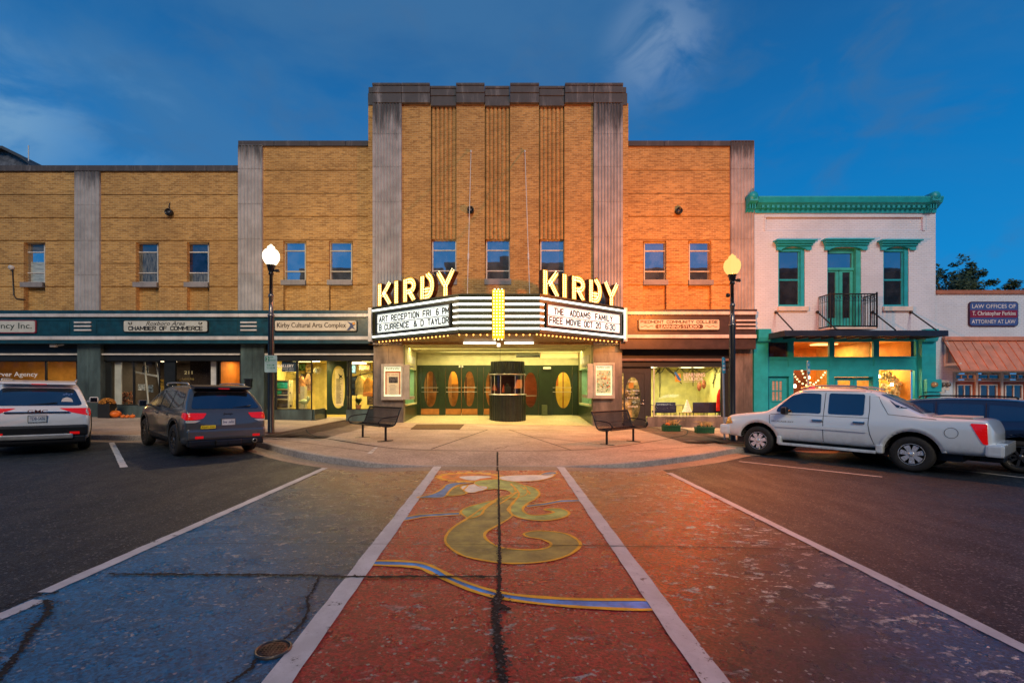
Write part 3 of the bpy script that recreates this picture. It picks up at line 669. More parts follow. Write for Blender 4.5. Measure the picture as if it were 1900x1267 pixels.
def oval_door(parent, px0, px1, py0, py1, Y, ox, rx, oy0, oy1, mat, name='door', kick=None, trim=None, bars=True, gm=None, pw=2.6):
    x0, x1, z0, z1 = fx(px0, Y), fx(px1, Y), fz(py1, Y), fz(py0, Y); m = MB()
    s_ = Y/FPX; cz_ = fz((oy0+oy1)/2, Y)
    o = oval_leaf(m, x0+.01, x1-.01, z0, z1, Y, fx(ox, Y), cz_, rx*s_, (oy1-oy0)/2*s_, pw=pw)
    d = m.build(name, mat, parent)
    p = MB(); p.add([(a, Y+.03, b) for a, b in o], [tuple(range(len(o)))]); p.build('pane', gm or GL, d)
    if kick: k = MB(); k.box(fx(kick[0], Y), fx(kick[1], Y), Y-.012, Y-.002, fz(kick[3], Y), fz(kick[2], Y)); k.build('kick_plate', COP, d)
    if bars:
        k = MB()
        for py in (719, 727): k.tube([(x0+.04, Y-.06, fz(py, Y)), (x1-.04, Y-.06, fz(py, Y))], .016, 6)
        k.build('push_bar', ALU, d)
    return d
def prop(name, label, cat, mb, mat, group=None):
    return tag(mb.build(name, mat), label, cat, group)
LOUV = SILV
# ---------------------------------------------------------------- low brick row on the left
A = thing('brick_building', 'low yellow brick shop building with stone pilasters, left of the theater wing', 'building', (fx(200), YF, 0))
xl = fx(-420)
wz0, wz1 = fz(577), fz(319)
wall = MB(); holes = []
for gy in (361.4, 404.5, 446.7, 489, 531.9): holes.append((xl, fx(443), fz(gy)-.018, fz(gy)+.018, .06, True))
for a, b in ((44, 84), (252, 294.5), (346.5, 388.5), (-160, -120)): holes.append((fx(a), fx(b), wz0, fz(449.5), .22, True))
panel_wall(wall, xl, fx(443.5), wz0, wz1, YF, holes); wall.build('wall', BR, A)
m = MB(); m.box(xl, fx(443.5), YF+.6, 45, 5.4, fz(318)); m.build('back_wall', BR, A)
m = MB(); x = xl
while x < fx(443)-.1:
    x2 = min(x+3.2, fx(443.5)); m.bbox(x+.006, x2-.006, YF-.09, YF+.5, fz(319), fz(308.5), .015); x = x2
m.build('coping', CP, A)
for a, b in ((141.5, 187.5), (-170, -125)):
    p = MB(); zz = [fz(577), fz(511), fz(447.5), fz(382), fz(319.5)]
    for z0, z1 in zip(zz, zz[1:]): fluted(p, fx(a), fx(b), YF-.10, z0+.008, z1-.008, 7, .045)
    p.box(fx(a)+.02, fx(b)-.02, YF-.05, YF+.05, zz[0], zz[-1]-.01); p.build('pilaster', ST3, A)
WN = {}
for i, (a, b) in enumerate(((47, 83.7), (254.5, 293.6), (348.5, 387.7))): WN[i] = window(A, a, b, 451, 525, YF+.17, GRYF, UPD if i else UPG, (.23, .75), YF-.02)
def inner(w, px0, px1, py0, py1, mat, name, d=.0375):
    Y = YF+.17; m = MB(); y = Y+d; m.add([(fx(px0,Y), y, fz(py1,Y)), (fx(px1,Y), y, fz(py1,Y)), (fx(px1,Y), y, fz(py0,Y)), (fx(px0,Y), y, fz(py0,Y))], [(0,1,2,3)]); m.build(name, mat, w)
PREF = M('pale pane reflection', (.40,.44,.40), .15, coat=1, var=.25, sc=(1,1,8)); CUR = M('grey curtain behind pane', (.13,.13,.11), .2, coat=1, var=.6, vs=5, sc=(6,1,.5)); NVB = M('dark blue shade behind pane', (.012,.02,.06), .15, coat=1, var=.6, vs=2)
inner(WN[0], 56, 83, 486, 524, PREF, 'pane_layer'); inner(WN[0], 56, 83, 453, 466, M('dim blind', (.10,.10,.09), .2, coat=1, var=.5, sc=(1,1,20)), 'pane_layer'); inner(WN[1], 256, 292, 469, 523, CUR, 'curtain'); inner(WN[2], 350, 386, 469, 506, NVB, 'shade'); inner(WN[2], 350, 386, 508, 523, CUR, 'curtain')  # pale lower panel of the first window: a white reflection put into colour
def fascia(parent, pa, pb, col, panels, louvers, sidegap=None):
    m = MB(); m.box(cx(pa), cx(pb), YC+.04, YF-.005, cz(637), cz(576)); m.build('fascia', col, parent)
    m = MB(); m.box(cx(pa), cx(pb), YC-.03, YC+.0395, cz(582), cz(576)); m.box(cx(pa), cx(pb), YC, YC+.0395, cz(637), cz(631)); m.build('fascia_edge', col, parent)
    for y0, y1 in ((582.2, 588.2), (624, 630.6)):
        m = MB(); x = cx(pa)
        while x < cx(pb)-.05: x2 = min(x+3., cx(pb)); m.bbox(x+.003, x2-.003, YC-.05, YC+.0395, cz(y1), cz(y0), .012); x = x2
        m.build('band', SILV, parent)
    for a, b in panels:
        m = MB(); t = .03; x0, x1, z0, z1 = cx(a), cx(b), cz(620), cz(594)
        m.box(x0, x1, YC+.02, YC+.038, z1-t, z1); m.box(x0, x1, YC+.02, YC+.038, z0, z0+t); m.box(x0, x0+t, YC+.021, YC+.038, z0+t, z1-t); m.box(x1-t, x1, YC+.021, YC+.038, z0+t, z1-t); m.build('panel_frame', col, parent)
    for a, b in louvers:
        for y0, y1 in ((596.6, 599.8), (603.6, 606.8), (610.8, 614)):
            m = MB(); m.bbox(cx(a), cx(b), YC-.02, YC+.038, cz(y1), cz(y0), .01); m.build('louver_bar', SILV, parent)
fascia(A, -420, 443.5, TEALD, ((-160, 128), (177, 440), ), ((137.5, 168.5), (-200,-170)))
# shops below
DW = M('black shop front', (.012,.015,.016), .4); 
for a, b in ((144, 187),):
    p = MB(); p.box(fx(a), fx(a)+.5*(fx(b)-fx(a))-.004, YF-.02, YF+.5, -1, fz(637)); p.box(fx(a)+.5*(fx(b)-fx(a))+.004, fx(b), YF-.02, YF+.5, -1, fz(637)); p.build('pier', MARBT, A)
p = MB(); p.box(fx(-420), fx(-200), YF-.02, YF+.5, -1, fz(637)); p.build('pier', MARBT, A)
def header(parent, a, b, bottom=669, tr=True):
    m = MB(); m.box(fx(a), fx(b), YF+.15, YF+.35, fz(bottom), fz(630)); m.build('header', DW, parent)
    m = MB(); m.box(fx(a), fx(b), YF+.05, YF+.149, fz(658.5), fz(655.5)); m.build('header_strip', GRYF, parent)
header(A, -200, 144); header(A, 187, 443.5)
SG = YF+.3
def glazing(parent, a, b, t, bt, Y=SG, fm=DARKM, fw=.04, name='shop_window', gm=None):
    x0, x1, z0, z1 = fx(a, Y), fx(b, Y), fz(bt, Y), fz(t, Y); m = MB()
    m.box(x0, x0+fw, Y-.03, Y+.03, z0, z1); m.box(x1-fw, x1, Y-.03, Y+.03, z0, z1); m.box(x0+fw, x1-fw, Y-.03, Y+.03, z1-fw, z1); m.box(x0+fw, x1-fw, Y-.03, Y+.03, z0, z0+fw)
    w = m.build(name, fm, parent)
    p = MB(); p.add([(x0+.01, Y, z0+.01), (x1-.01, Y, z0+.01), (x1-.01, Y, z1-.01), (x0+.01, Y, z1-.01)], [(0,1,2,3)]); p.build('pane', gm or GL, w); return w
def bulk(parent, a, b, top, Y=SG, mat=MARBT, dy=.0):
    m = MB(); m.box(fx(a, Y), fx(b, Y), Y-.08, Y+.06, -1, fz(top, Y)); m.build('bulkhead', mat, parent)
glazing(A, -200, 86, 669.5, 752); glazing(A, 86, 144, 669.5, 752); bulk(A, -200, 144, 752)
WRM = M('warm office wall', (.55,.33,.10), .7); ORW = M('orange office wall', (.50,.24,.06), .7); DKI = M('dark shop interior', (.06,.05,.045), .8)
room(A, fx(-200), fx(143), SG+.04, 25, .2, fz(662), WRM, DKI); fixture(A, fx(-60), fx(-10), 22.4, 23.0, fz(663), (1, .62, .22), 5, 60); fixture(A, fx(100), fx(118), 22.6, 22.9, fz(663), (1, .62, .22), 4, 30)
glazing(A, 197, 249, 669.5, 752); glazing(A, 249, 297, 669.5, 752); bulk(A, 187, 300, 752)
glazing(A, 402, 447, 669.5, 775)
m = MB(); m.box(fx(187), fx(197), SG-.05, SG+.05, -1, fz(669)); m.build('front_panel', DW, A); m = MB(); m.box(fx(297), fx(318), SG-.05, SG+.05, -1, fz(669)); m.build('front_panel', DW, A)
m = MB(); m.box(fx(198.5), fx(211), SG+.12, SG+.17, fz(752), fz(671)); m.build('white_panel', WHP, A)
room(A, fx(188), fx(398), SG+.06, 25.2, .2, fz(664), DKI); fixture(A, fx(235), fx(260), 23, 23.4, fz(664), (1,.75,.45), 2.5, 60)
room(A, fx(401), fx(442), SG+.06, 23.6, .2, fz(664), ORW); fixture(A, fx(415), fx(430), 22, 22.4, fz(664), (1,.55,.18), 2.5, 28)
oval = MB(); oval.box(fx(320), fx(376), SG+.9, SG+.95, .1, fz(664)); d = oval.build('door', M('dark glazed door', (.03,.022,.018), .25), A)
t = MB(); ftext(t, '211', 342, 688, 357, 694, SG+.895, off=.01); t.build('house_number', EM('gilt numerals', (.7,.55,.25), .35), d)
t = MB(); ftext(t, 'Roxboro Area', 338, 700, 360, 705, SG+.895); t.build('door_lettering', M('gilt lettering', (.5,.38,.12), .4), d)
m = MB(); m.box(fx(376), fx(386), SG+.3, SG+.36, -1, fz(669)); m.build('door_jamb', WHP, A)
# shop contents, left
m = MB(); m.box(fx(65), fx(91), 24.75, 24.85, fz(704, 24.8), fz(684, 24.8)); f = prop('picture_frame', 'dark framed picture on the orange wall inside the insurance office', 'picture', m, TXT)
m = MB(); m.box(fx(65)+.09, fx(91)-.09, 24.74, 24.749, fz(704, 24.8)+.09, fz(684, 24.8)-.09); m.build('print', M('green yellow print', (.35,.38,.10), .6, var=.5, vs=6), f)
m = MB(); m.bbox(fx(118), fx(131), 22.6, 22.9, fz(705, 22.6), fz(692, 22.6), .02); m.bbox(fx(120), fx(129), 22.65, 22.88, fz(692, 22.6), fz(688, 22.6), .02); prop('printer', 'grey office machine behind the right pane of the insurance office', 'printer', m, M('printer grey', (.22,.20,.2), .5))
t = MB(); ftext(t, 'rver Agency', -2, 690, 70, 701, SG-.034, off=.012); t.v = t.v; w = prop('window_lettering', 'white shop name lettering on the insurance office pane', 'lettering', t, WTXT)
t = MB(); ftext(t, 'INSURANCE', -12, 703, 24, 707.5, SG-.034, off=.005); t.build('lettering_line', WTXT, w)
random.seed(3)
for k, (a, b, ya, yb, lab) in enumerate(((226,238,676,690,'small grey framed photo, highest behind the left chamber pane'),(217,231,712,724,'white poster low behind the left chamber pane'),(233,246,714,728,'blue grey poster beside the white one in the chamber window'))):
    m = MB(); m.box(fx(a), fx(b), 22.2+.02*k, 22.22+.02*k, fz(yb), fz(ya)); prop('display_poster', lab, 'poster', m, M('poster tone %d' % k, ((.16,.2,.26),(.5,.52,.55),(.25,.32,.4))[k], .6, var=.7, vs=9), 'posters in the chamber window')
m = MB()
for a, b in (((268,672),(276,752)),((290,671),(300,745))): m.tube([P(a[0],a[1],22.0), P(b[0],b[1],21.8)], .035, 6)
for a, b in (((250,690),(297,699)),): m.tube([P(a[0],a[1],22.0), P(b[0],b[1],22.0)], .05, 6)
prop('slanted_bars', 'pale leaning bars behind the middle chamber pane', 'slanted bars', m, WHP)  # pale slanted bars modelled behind the pane
m = MB(); m.box(fx(252), fx(292), 22.5, 22.55, fz(742), fz(702)); prop('yellow_banner', 'yellow patterned banner behind the leaning bars', 'banner', m, M('yellow banner cloth', (.42,.25,.03), .7, var=.7, vs=5))
m = MB(); random.seed(5)
for k in range(70):
    c = P(random.uniform(222, 246), random.uniform(727, 748), 21.9+random.uniform(0, .3)); s_ = random.uniform(.03, .07); m.ball(c, s_, 4)
prop('autumn_garland', 'pile of autumn leaves and trinkets inside the left chamber pane', 'decoration', m, M('autumn leaf mix', (.30,.12,.06), .7, var=.9, vs=9))
# ---------------------------------------------------------------- the theater
T = thing('theater_building', 'tall yellow brick movie theater with stepped tower and fluted stone pilasters', 'building', (0, YF, 0))
TY = YF-.15
for side, (a, b, pa, pb, wins) in enumerate(((443.5, 684, 444.4, 488.6, ((525.5, 568.5), (610.5, 654.5))), (1165, 1397, 1354, 1396.7, ((1193, 1236.5), (1276.5, 1320))))):
    w = MB(); hs = [(fx(a), fx(b), fz(g_)-.018, fz(g_)+.018, .06, True) for g_ in (316.3, 359.2, 401.8, 444.8, 487, 528.5)]
    for wa, wb in wins: hs.append((fx(wa), fx(wb), fz(577), fz(447), .22, True))
    panel_wall(w, fx(a), fx(b), fz(577), fz(272), YF, hs); w.build('wing_wall', BR, T)
    m = MB(); m.box(fx(a)+.01, fx(b)-.01, YF+.6, 45, 5.4, fz(271)); m.build('wing_back_wall', BR, T)
    m = MB(); x = fx(a)
    while x < fx(b)-.1: x2 = min(x+1.58, fx(b)); m.bbox(x+.006, x2-.006, YF-.09, YF+.5, fz(272.5), fz(263), .015); x = x2
    m.build('wing_coping', CP, T)
    zz = [fz(577), fz(509.7), fz(444.8), fz(380), fz(315.5), fz(272.6 if side == 0 else 264.5)]
    p = MB()
    for z0, z1 in zip(zz, zz[1:]): fluted(p, fx(pa), fx(pb), YF-.13, z0+.008, z1-.008, 7, .05)
    p.box(fx(pa)+.02, fx(pb)-.02, YF-.07, YF+.05, zz[0], zz[-1]-.01)
    p.box(fx(pa), fx(pb), YF-.12, YF+.5, zz[-1]-.005, zz[-1]+.03); p.build('wing_pilaster', ST2, T)
    for wa, wb in wins: window(T, wa+1.5, wb-1, 449, 521, YF+.17, M('wing window frame', (.50,.48,.40), .5), UPG, (.23, .76), YF-.02)
# tower
w = MB(); strips = ((799.3, 846.8), (899.5, 946.2), (1000, 1047.2)); hs = []
for a, b in strips: hs += [(fx(a, TY), fx(b, TY), fz(522, TY), fz(190, TY), .32, True)]
panel_wall(w, fx(683.2, TY), fx(1165.8, TY), fz(640, TY), fz(192, TY), TY, hs)
w.box(fx(683.2, TY), fx(683.2, TY)+.05, TY+.002, YF+.7, 5.0, fz(192, TY)); w.box(fx(1165.8, TY)-.05, fx(1165.8, TY), TY+.002, YF+.7, 5.0, fz(192, TY)); w.build('tower_wall', BR, T)
m = MB(); m.box(fx(683.2, TY)+.01, fx(1165.8, TY)-.01, YF+.6, 45, 5.4, fz(165, TY)); m.build('tower_back_wall', BR, T)
for a, b in strips:
    m = MB(); fluted(m, fx(a, TY)+.01, fx(b, TY)-.01, TY+.05, fz(443.4, TY), fz(191, TY), 6, .075, True, 8); m.build('brick_ribs', BR, T)
bl = [692.7, 746, 799, 846.7, 899.6, 946, 1000, 1047, 1100.4, 1154.4]; up = [1, 1, 0, 1, 0, 1, 0, 1, 1]
for i, u in enumerate(up):
    m = MB(); d = .0 if u else .10; top = fz(160.2 if u else 163.2, TY); bot = fz(194.5 if u else 197.8, TY); x0, x1 = fx(bl[i], TY)+.007, fx(bl[i+1], TY)-.007
    m.bbox(x0, x1, TY-.16+d, TY+.5, bot, top-.40, .015); m.bbox(x0, x1, TY-.20+d, TY+.45, top-.398, top-.10, .02); m.bbox(x0, x1, TY-.24+d, TY+.4, top-.098, top, .015); m.build('parapet_block', ST1, T)
for a, b in ((683, 692), (1155, 1163.6)):
    m = MB(); m.bbox(fx(a, TY), fx(b, TY), TY-.04, TY+.5, fz(196, TY), fz(174, TY), .015); m.bbox(fx(a, TY)+(.03 if a < 900 else -.05), fx(b, TY)+(.03 if a < 900 else -.05), TY-.06, TY+.4, fz(173.8, TY), fz(163.5, TY), .015); m.build('parapet_block', ST1, T)
for a, b in ((693, 746), (1100.8, 1154)):
    p = MB(); zz = [fz(640, TY), fz(571, TY), fz(507, TY), fz(442, TY), fz(376.6, TY), fz(312, TY), fz(251.6, TY), fz(195, TY)]
    for z0, z1 in zip(zz, zz[1:]): fluted(p, fx(a, TY), fx(b, TY), TY-.16, z0+.008, z1-.008, 8, .055, edge=.09)
    p.box(fx(a, TY)+.02, fx(b, TY)-.02, TY-.09, TY+.02, zz[0], zz[-1]-.01); p.build('pilaster', ST1, T)
for a, b in strips: window(T, a+2.5, b, 445, 519.5, TY+.20, GRYF, UPG, (.265, .775), TY-.03, sillh=.26)
# fascias of the two wings
fascia(T, 443.5, 690, TEALD, ((484, 500), ), ((446, 476),))
m = MB(); m.box(cx(1153), cx(1403), YC+.04, YF-.14, cz(640), cz(575)); m.build('fascia', BRND, T)
m = MB(); m.box(cx(1153), cx(1404), YC-.03, YC+.0395, cz(577.5), cz(574)); m.box(cx(1150), cx(1402), YC-.02, YC+.30, cz(647.5), cz(633.5)); m.build('fascia_edge', BRND, T)
for y0, y1 in ((578, 584), (621, 627.5)):
    m = MB(); m.bbox(cx(1153), cx(1403), YC-.05, YC+.0395, cz(y1), cz(y0), .012); m.build('band', SILV, T)
for y0, y1 in ((592.8, 596), (600.5, 603.6), (607.5, 610.6)):
    m = MB(); m.bbox(cx(1366), cx(1403), YC-.02, YC+.038, cz(y1), cz(y0), .01); m.build('louver_bar', SILV, T)
# piers and shopfront headers
for a, b, mt in ((447, 490, MARBT), (1361, 1396, MARB)):
    p = MB(); xm = (fx(a)+fx(b))/2; p.box(fx(a), xm-.004, YF-.02, YF+.5, -1, fz(637)); p.box(xm+.004, fx(b), YF-.02, YF+.5, -1, fz(637)); p.build('pier', mt, T)
for a, b in ((694.5, 749.5), (1099.5, 1153)):
    p = MB()
    for z0, z1 in ((-1, fz(700)), (fz(700), fz(653)), (fz(653), fz(636))): 
        xm = (fx(a)+fx(b))/2; p.box(fx(a), xm-.003, YF-.12, YF+.28, z0+.003, z1-.003); p.box(xm+.003, fx(b), YF-.12, YF+.28, z0+.003, z1-.003)
    p.build('pier', MARB, T)
header(T, 490, 694.5)
m = MB(); m.box(fx(1153), fx(1361), YF+.15, YF+.35, fz(680), fz(630)); m.build('header', DW, T)
m = MB(); m.bbox(fx(1153), fx(1361), YF+.02, YF+.149, fz(669.5), fz(665), .01); m.build('header_strip', M('brown strip', (.16,.10,.09), .4), T)
# ---- gallery shop
GY = M('gallery yellow wall', (.62,.50,.16), .6)
glazing(T, 508, 551, 669, 760); glazing(T, 552, 579, 669, 760); bulk(T, 490, 580, 760)
m = MB(); m.box(fx(490), fx(508), SG-.03, SG+.03, fz(760), fz(669)); m.build('front_panel', DW, T)
glazing(T, 646, 693.5, 669, 760); bulk(T, 643, 695, 760)
sw = MB(); q0, q1 = Vector((fx(580), SG, 0)), Vector((fx(604, 22.9), 22.9, 0)); zz = (fz(760), fz(669))
sw.add([(q0.x, q0.y, zz[0]), (q1.x, q1.y, zz[0]), (q1.x, q1.y, zz[1]), (q0.x, q0.y, zz[1])], [(0,1,2,3)]); sw.build('side_pane', GL, T)
m = MB(); m.prism([(q0.x, q0.y-.08), (q1.x, q1.y), (q1.x-.1, q1.y), (q0.x-.1, q0.y)], 'z', -1, zz[0]); m.build('side_bulkhead', MARBT, T)
m = MB(); m.prism([(fx(646), SG), (fx(646)+.08, SG), (fx(643, 22.9)+.08, 22.9), (fx(643, 22.9), 22.9)], 'z', -1, fz(664)); m.build('door_side_wall', DW, T)
oval_door(T, 606, 645, 668, 769, 22.9, 627.5, 12.3, 679, 757, GRN, bars=False)
m = MB(); m.box(fx(490, 22.9), fx(606, 22.9), 22.9, 22.95, -1, fz(760, 22.9)); m.build('recess_wall', GRN, T)
m = MB(); y = 22.895; m.box(fx(622, y), fx(637, y), y, y+.004, fz(753, y), fz(684, y)); dn = m.build('door_notice', M('cream notice paper', (.70,.56,.28), .7), T)
m = MB()
for k in range(22): m.box(fx(624, y), fx(624+random.uniform(6, 11), y), y-.004, y-.001, fz(703.5+2.1*k, y), fz(702.6+2.1*k, y))
m.prism([(fx(a, y), fz(b, y)) for a, b in ((627,693),(633,697),(636,694),(634,699),(637,703),(632,700),(629,703),(630,698))], 'y', y-.005, y-.001); m.build('notice_print', TXT, dn)
for z in (fz(664),): 
    m = MB(); m.box(fx(490), fx(695), SG+.03, 25, z, z+.05); m.build('gallery_ceiling', DW, T)
room(T, fx(490)+.02, fx(694)-.05, SG+.06, 25.2, .25, fz(665), GY, LOBF, 'gallery_interior')
fixture(T, fx(520), fx(570), 21.9, 22.5, fz(665.5), (1,.80,.34), 7, 95); fixture(T, fx(655), fx(688), 21.9, 22.4, fz(665.5), (1,.72,.26), 7, 60); fixture(T, fx(600), fx(640), 23.6, 24.4, fz(665.5), (1,.80,.40), 6, 80)
random.seed(31)
for k, (a, b, w__, h__, c__, lab) in enumerate(((512,678,.5,.4,(.08,.2,.35),'blue landscape painting high on the left of the gallery back wall'),(524,690,.4,.6,(.5,.12,.05),'red abstract painting behind the cream shelf'),(557,681,.6,.4,(.1,.25,.1),'green landscape painting above the rust shirt'),(573,684,.4,.5,(.55,.4,.2),'tan portrait painting above the brown shirt'),(567,706,.5,.7,(.1,.06,.05),'dark tall painting behind the hanging shirts'),(652,684,.5,.5,(.06,.15,.28),'blue painting high in the right gallery window'),(676,681,.6,.35,(.5,.3,.1),'ochre painting above the yellow coat'),(653,716,.5,.9,(.03,.05,.10),'tall dark banner at the left of the right gallery window'),(690,742,.5,.5,(.08,.05,.04),'dark basket print low in the right gallery window'))):
    Yq = 24.6 if k not in (7,) else 22.4; c_ = P(a, b, Yq); m = MB(); m.box(c_.x-w__/2, c_.x+w__/2, Yq, Yq+.04, c_.z-h__/2, c_.z+h__/2); pt_ = tag(m.build('painting', DARKM), lab, 'painting', 'pictures in the gallery')
    m = MB(); m.box(c_.x-w__/2+.04, c_.x+w__/2-.04, Yq-.012, Yq-.002, c_.z-h__/2+.04, c_.z+h__/2-.04); m.build('canvas', M('painted canvas %d' % k, c__, .6, var=.8, vs=7), pt_)
# ---- learning studio
m = MB(); m.box(fx(1155), fx(1205), SG+.8, SG+.84, 0, fz(678)); m.build('entry_screen', M('tan entry screen', (.50,.34,.14), .6, var=.6, vs=5), T)
CG = M('studio green wall', (.56,.52,.20), .6)
glazing(T, 1212.5, 1343, 680, 772, fm=WHP, fw=.035); bulk(T, 1200, 1361, 773, mat=MARB)
m = MB(); m.box(fx(1343), fx(1361), SG-.05, SG+.05, -1, fz(680)); m.build('front_panel', DW, T); m = MB(); m.box(fx(1199.5), fx(1212), SG-.02, SG+.05, fz(773), fz(680)); m.box(fx(1153), fx(1157), SG-.02, SG+.05, -1, fz(680)); m.box(fx(1157), fx(1199.5), SG-.02, SG+.05, fz(692), fz(680)); m.build('front_panel', M('charcoal shopfront', (.03,.032,.036), .4), T)
d = oval_door(T, 1157, 1199, 692, 790, SG, 1174, 14.5, 700, 781, M('charcoal door', (.03,.032,.036), .4), bars=False, pw=2.2)
m = MB(); c = P(1193.5, 749, SG-.03); m.ball(c, .05, 6); m.tube([c+Vector((0,-.02,0)), c+Vector((-.14,-.04,0))], .018, 6); m.ball(P(1193.5, 743, SG-.02), .035, 6); m.build('door_handle', ALU, d)
m = MB(); ftext(m, '~xxxxxxxx', 1165, 706.5, 1183, 708.8, SG-.01); ftext(m, '~xxxx xxxxx', 1163, 724, 1186, 726.5, SG-.01); ftext(m, '~xxx xx xxx', 1166, 729, 1183, 731.5, SG-.01); ftext(m, '~xxxxxxx', 1164, 736, 1185, 739, SG-.01); ftext(m, '~xxxxxxx', 1165, 752, 1184, 755.5, SG-.01); m.build('door_lettering', WTXT, d)
m = MB(); m.box(fx(1170), fx(1179), SG-.012, SG-.006, fz(720), fz(710)); m.build('door_logo', M('dim orange logo', (.45,.24,.03), .5), d)
room(T, fx(1154), fx(1360), SG+.06, 24.8, .2, fz(676), CG, M('studio floor', (.25,.2,.14), .5), 'studio_interior')
m = MB(); m.box(fx(1158), fx(1196), SG+.14, SG+.24, fz(683), fz(681)); m.build('entry_lamp', EM('entry lamp', (1,.8,.45), 3), T); l_ = area('entry_light', (fx(1177), SG+.3, fz(684)), .9, .2, 14, (1,.8,.45)); l_.parent = T; l_.location = Vector(l_.location)-origin(T)
fixture(T, fx(1200), fx(1240), 22.2, 22.9, fz(676.5), (1,.90,.50), 6, 105); fixture(T, fx(1290), fx(1335), 22.2, 22.9, fz(676.5), (1,.86,.45), 6, 105)
# ---- lobby
LB_Y = 25.0; zc = fz(636.8); LX0, LX1 = fx(749.5), fx(1099.5); BX0, BX1 = fx(774.5, LB_Y), fx(1073, LB_Y)
CRG = M('olive lobby trim', (.16,.15,.05), .45)
def sidewall(xa, xb, s):
    def q(t, z): return (xa+(xb-xa)*t, YF-.1+(LB_Y-YF+.1)*t, z)
    def seg(t0, t1, z0, z1, mat, nm, off=0.0, gl=False):
        m = MB(); a, b = q(t0, z0), q(t1, z0); o_ = -s*off
        if gl: m.add([(a[0]+o_, a[1], z0), (b[0]+o_, b[1], z0), (b[0]+o_, b[1], z1), (a[0]+o_, a[1], z1)], [(0,1,2,3)])
        else: m.prism([(a[0]+o_, a[1]), (b[0]+o_, b[1]), (b[0]+s*.12, b[1]), (a[0]+s*.12, a[1])], 'z', z0, z1)
        m.build(nm, mat, T)
    seg(0, 1, -.5, .95, GRN, 'lobby_side_base'); seg(0, .1, .951, zc, CRG, 'lobby_side_post'); seg(.9, 1, .951, zc, CRG, 'lobby_side_post')
    seg(.1, .9, 2.68, zc, CREAM, 'lobby_side_panel'); seg(.2, .8, 2.95, 3.3, GRYF, 'side_grille', .02)
    seg(.1, .9, .95, 1.02, CREAM, 'case_sill', .03)
    m = MB(); a, b = q(.1, 0), q(.9, 0); m.box(b[0], b[0]+s*.55, b[1]+.002, b[1]+.05, .95, 2.68); m.box(a[0]+s*.02, a[0]+s*.55, a[1]-.05, a[1]-.002, .95, 2.68); m.box(min(a[0], b[0])-.0, max(a[0], b[0])+s*.55, a[1], b[1], 2.681, 2.72); m.box(min(a[0], b[0]), max(a[0], b[0])+s*.55, a[1], b[1], .90, .948); m.build('case_liner', M('pale green case', (.32,.5,.30), .6), T)
    m = MB(); m.prism([(a[0]+s*.5, a[1]), (b[0]+s*.5, b[1]), (b[0]+s*.55, b[1]), (a[0]+s*.55, a[1])], 'z', .95, 2.68); m.build('case_back', M('pale green case', (.32,.5,.30), .6), T)
    seg(.1, .9, 1.02, 2.68, glassm('case glass', base=0, graze=.05), 'case_pane', 0, True)
    l_ = area('case_light', ((a[0]+b[0])/2+s*.25, (a[1]+b[1])/2, 2.6), .3, 2.4, 16, (.9, 1, .7)); l_.parent = T; l_.location = Vector(l_.location)-origin(T)
sidewall(LX0, BX0, -1); sidewall(LX1, BX1, 1)
m = MB(); m.add([(LX0-.3, YF-.1, zc), (LX1+.3, YF-.1, zc), (BX1+.3, LB_Y, zc-.02), (BX0-.3, LB_Y, zc-.02)], [(0,1,2,3)]); m.build('lobby_ceiling', CREAM, T)
m = MB()
for k in range(4): m.box(BX0-.2, BX1+.2, 22.2+.75*k, 22.32+.75*k, zc-.09-.015*k, zc-.022)
m.build('ceiling_beam', CREAM, T)
m = MB(); fz0 = gz(0, .15)
m.add([(LX0-.2, YF-.14, gz(LX0, .156)), (LX1+.2, YF-.14, gz(LX1, .156)), (BX1+.2, LB_Y+.1, .34), (BX0-.2, LB_Y+.1, .34)], [(0,1,2,3)]); m.build('lobby_floor', LOBF, T)
# back wall of the lobby
def lz(py): return fz(py, LB_Y)
def lx(px): return fx(px, LB_Y)
m = MB(); m.box(BX0-.1, BX1+.1, LB_Y-.06, LB_Y+.1, lz(677.5), lz(666)); 
for k in range(3): m.box(BX0-.1, BX1+.1, LB_Y-.10-.02*k, LB_Y-.061-.02*k*0, lz(667.3-2.2*k*.5), lz(666.4-2.2*k*.5)) if k == 0 else None
for k in range(3): m.box(BX0, BX1, LB_Y-.075, LB_Y-.061, lz(675-3*k)-.012, lz(675-3*k)+.012)
m.build('transom_board', CREAM, T)
m = MB(); m.box(BX0-.1, lx(938), LB_Y-.02, LB_Y+.1, lz(666), zc); m.box(lx(938), lx(957), LB_Y-.05, LB_Y+.1, lz(666), zc); m.build('transom_panel', CREAM, T)
m = MB(); m.box(lx(957), BX1+.1, LB_Y-.02, LB_Y+.1, lz(654.5), zc); m.build('transom_header', CREAM, T)
gw = glazing(T, 957, 1003, 654.5, 664, LB_Y, CREAM, .03, 'transom_window', LAWG)
m = MB(); m.box(lx(1003), lx(1072), LB_Y-.01, LB_Y+.02, lz(663.5), lz(654.8)); m.build('lit_transom', EM('amber transom', (1,.66,.18), .9), T)
m = MB(); m.box(lx(957), BX1, LB_Y-.02, LB_Y+.1, lz(666), lz(663.6)); m.build('transom_rail', CREAM, T)
m = MB()
for a, b in ((774, 781), (815, 826.5), (886, 897), (924, 930), (945, 964), (999, 1024), (1062, 1074)): m = MB(); m.box(lx(a), lx(b), LB_Y-.05, LB_Y+.08, 0, lz(677.6)); m.build('door_frame', GRN, T)
m = MB(); m.box(BX0-.1, BX1+.1, LB_Y-.03, LB_Y+.08, lz(681), lz(677.6)); m.build('door_head', GRN, T)
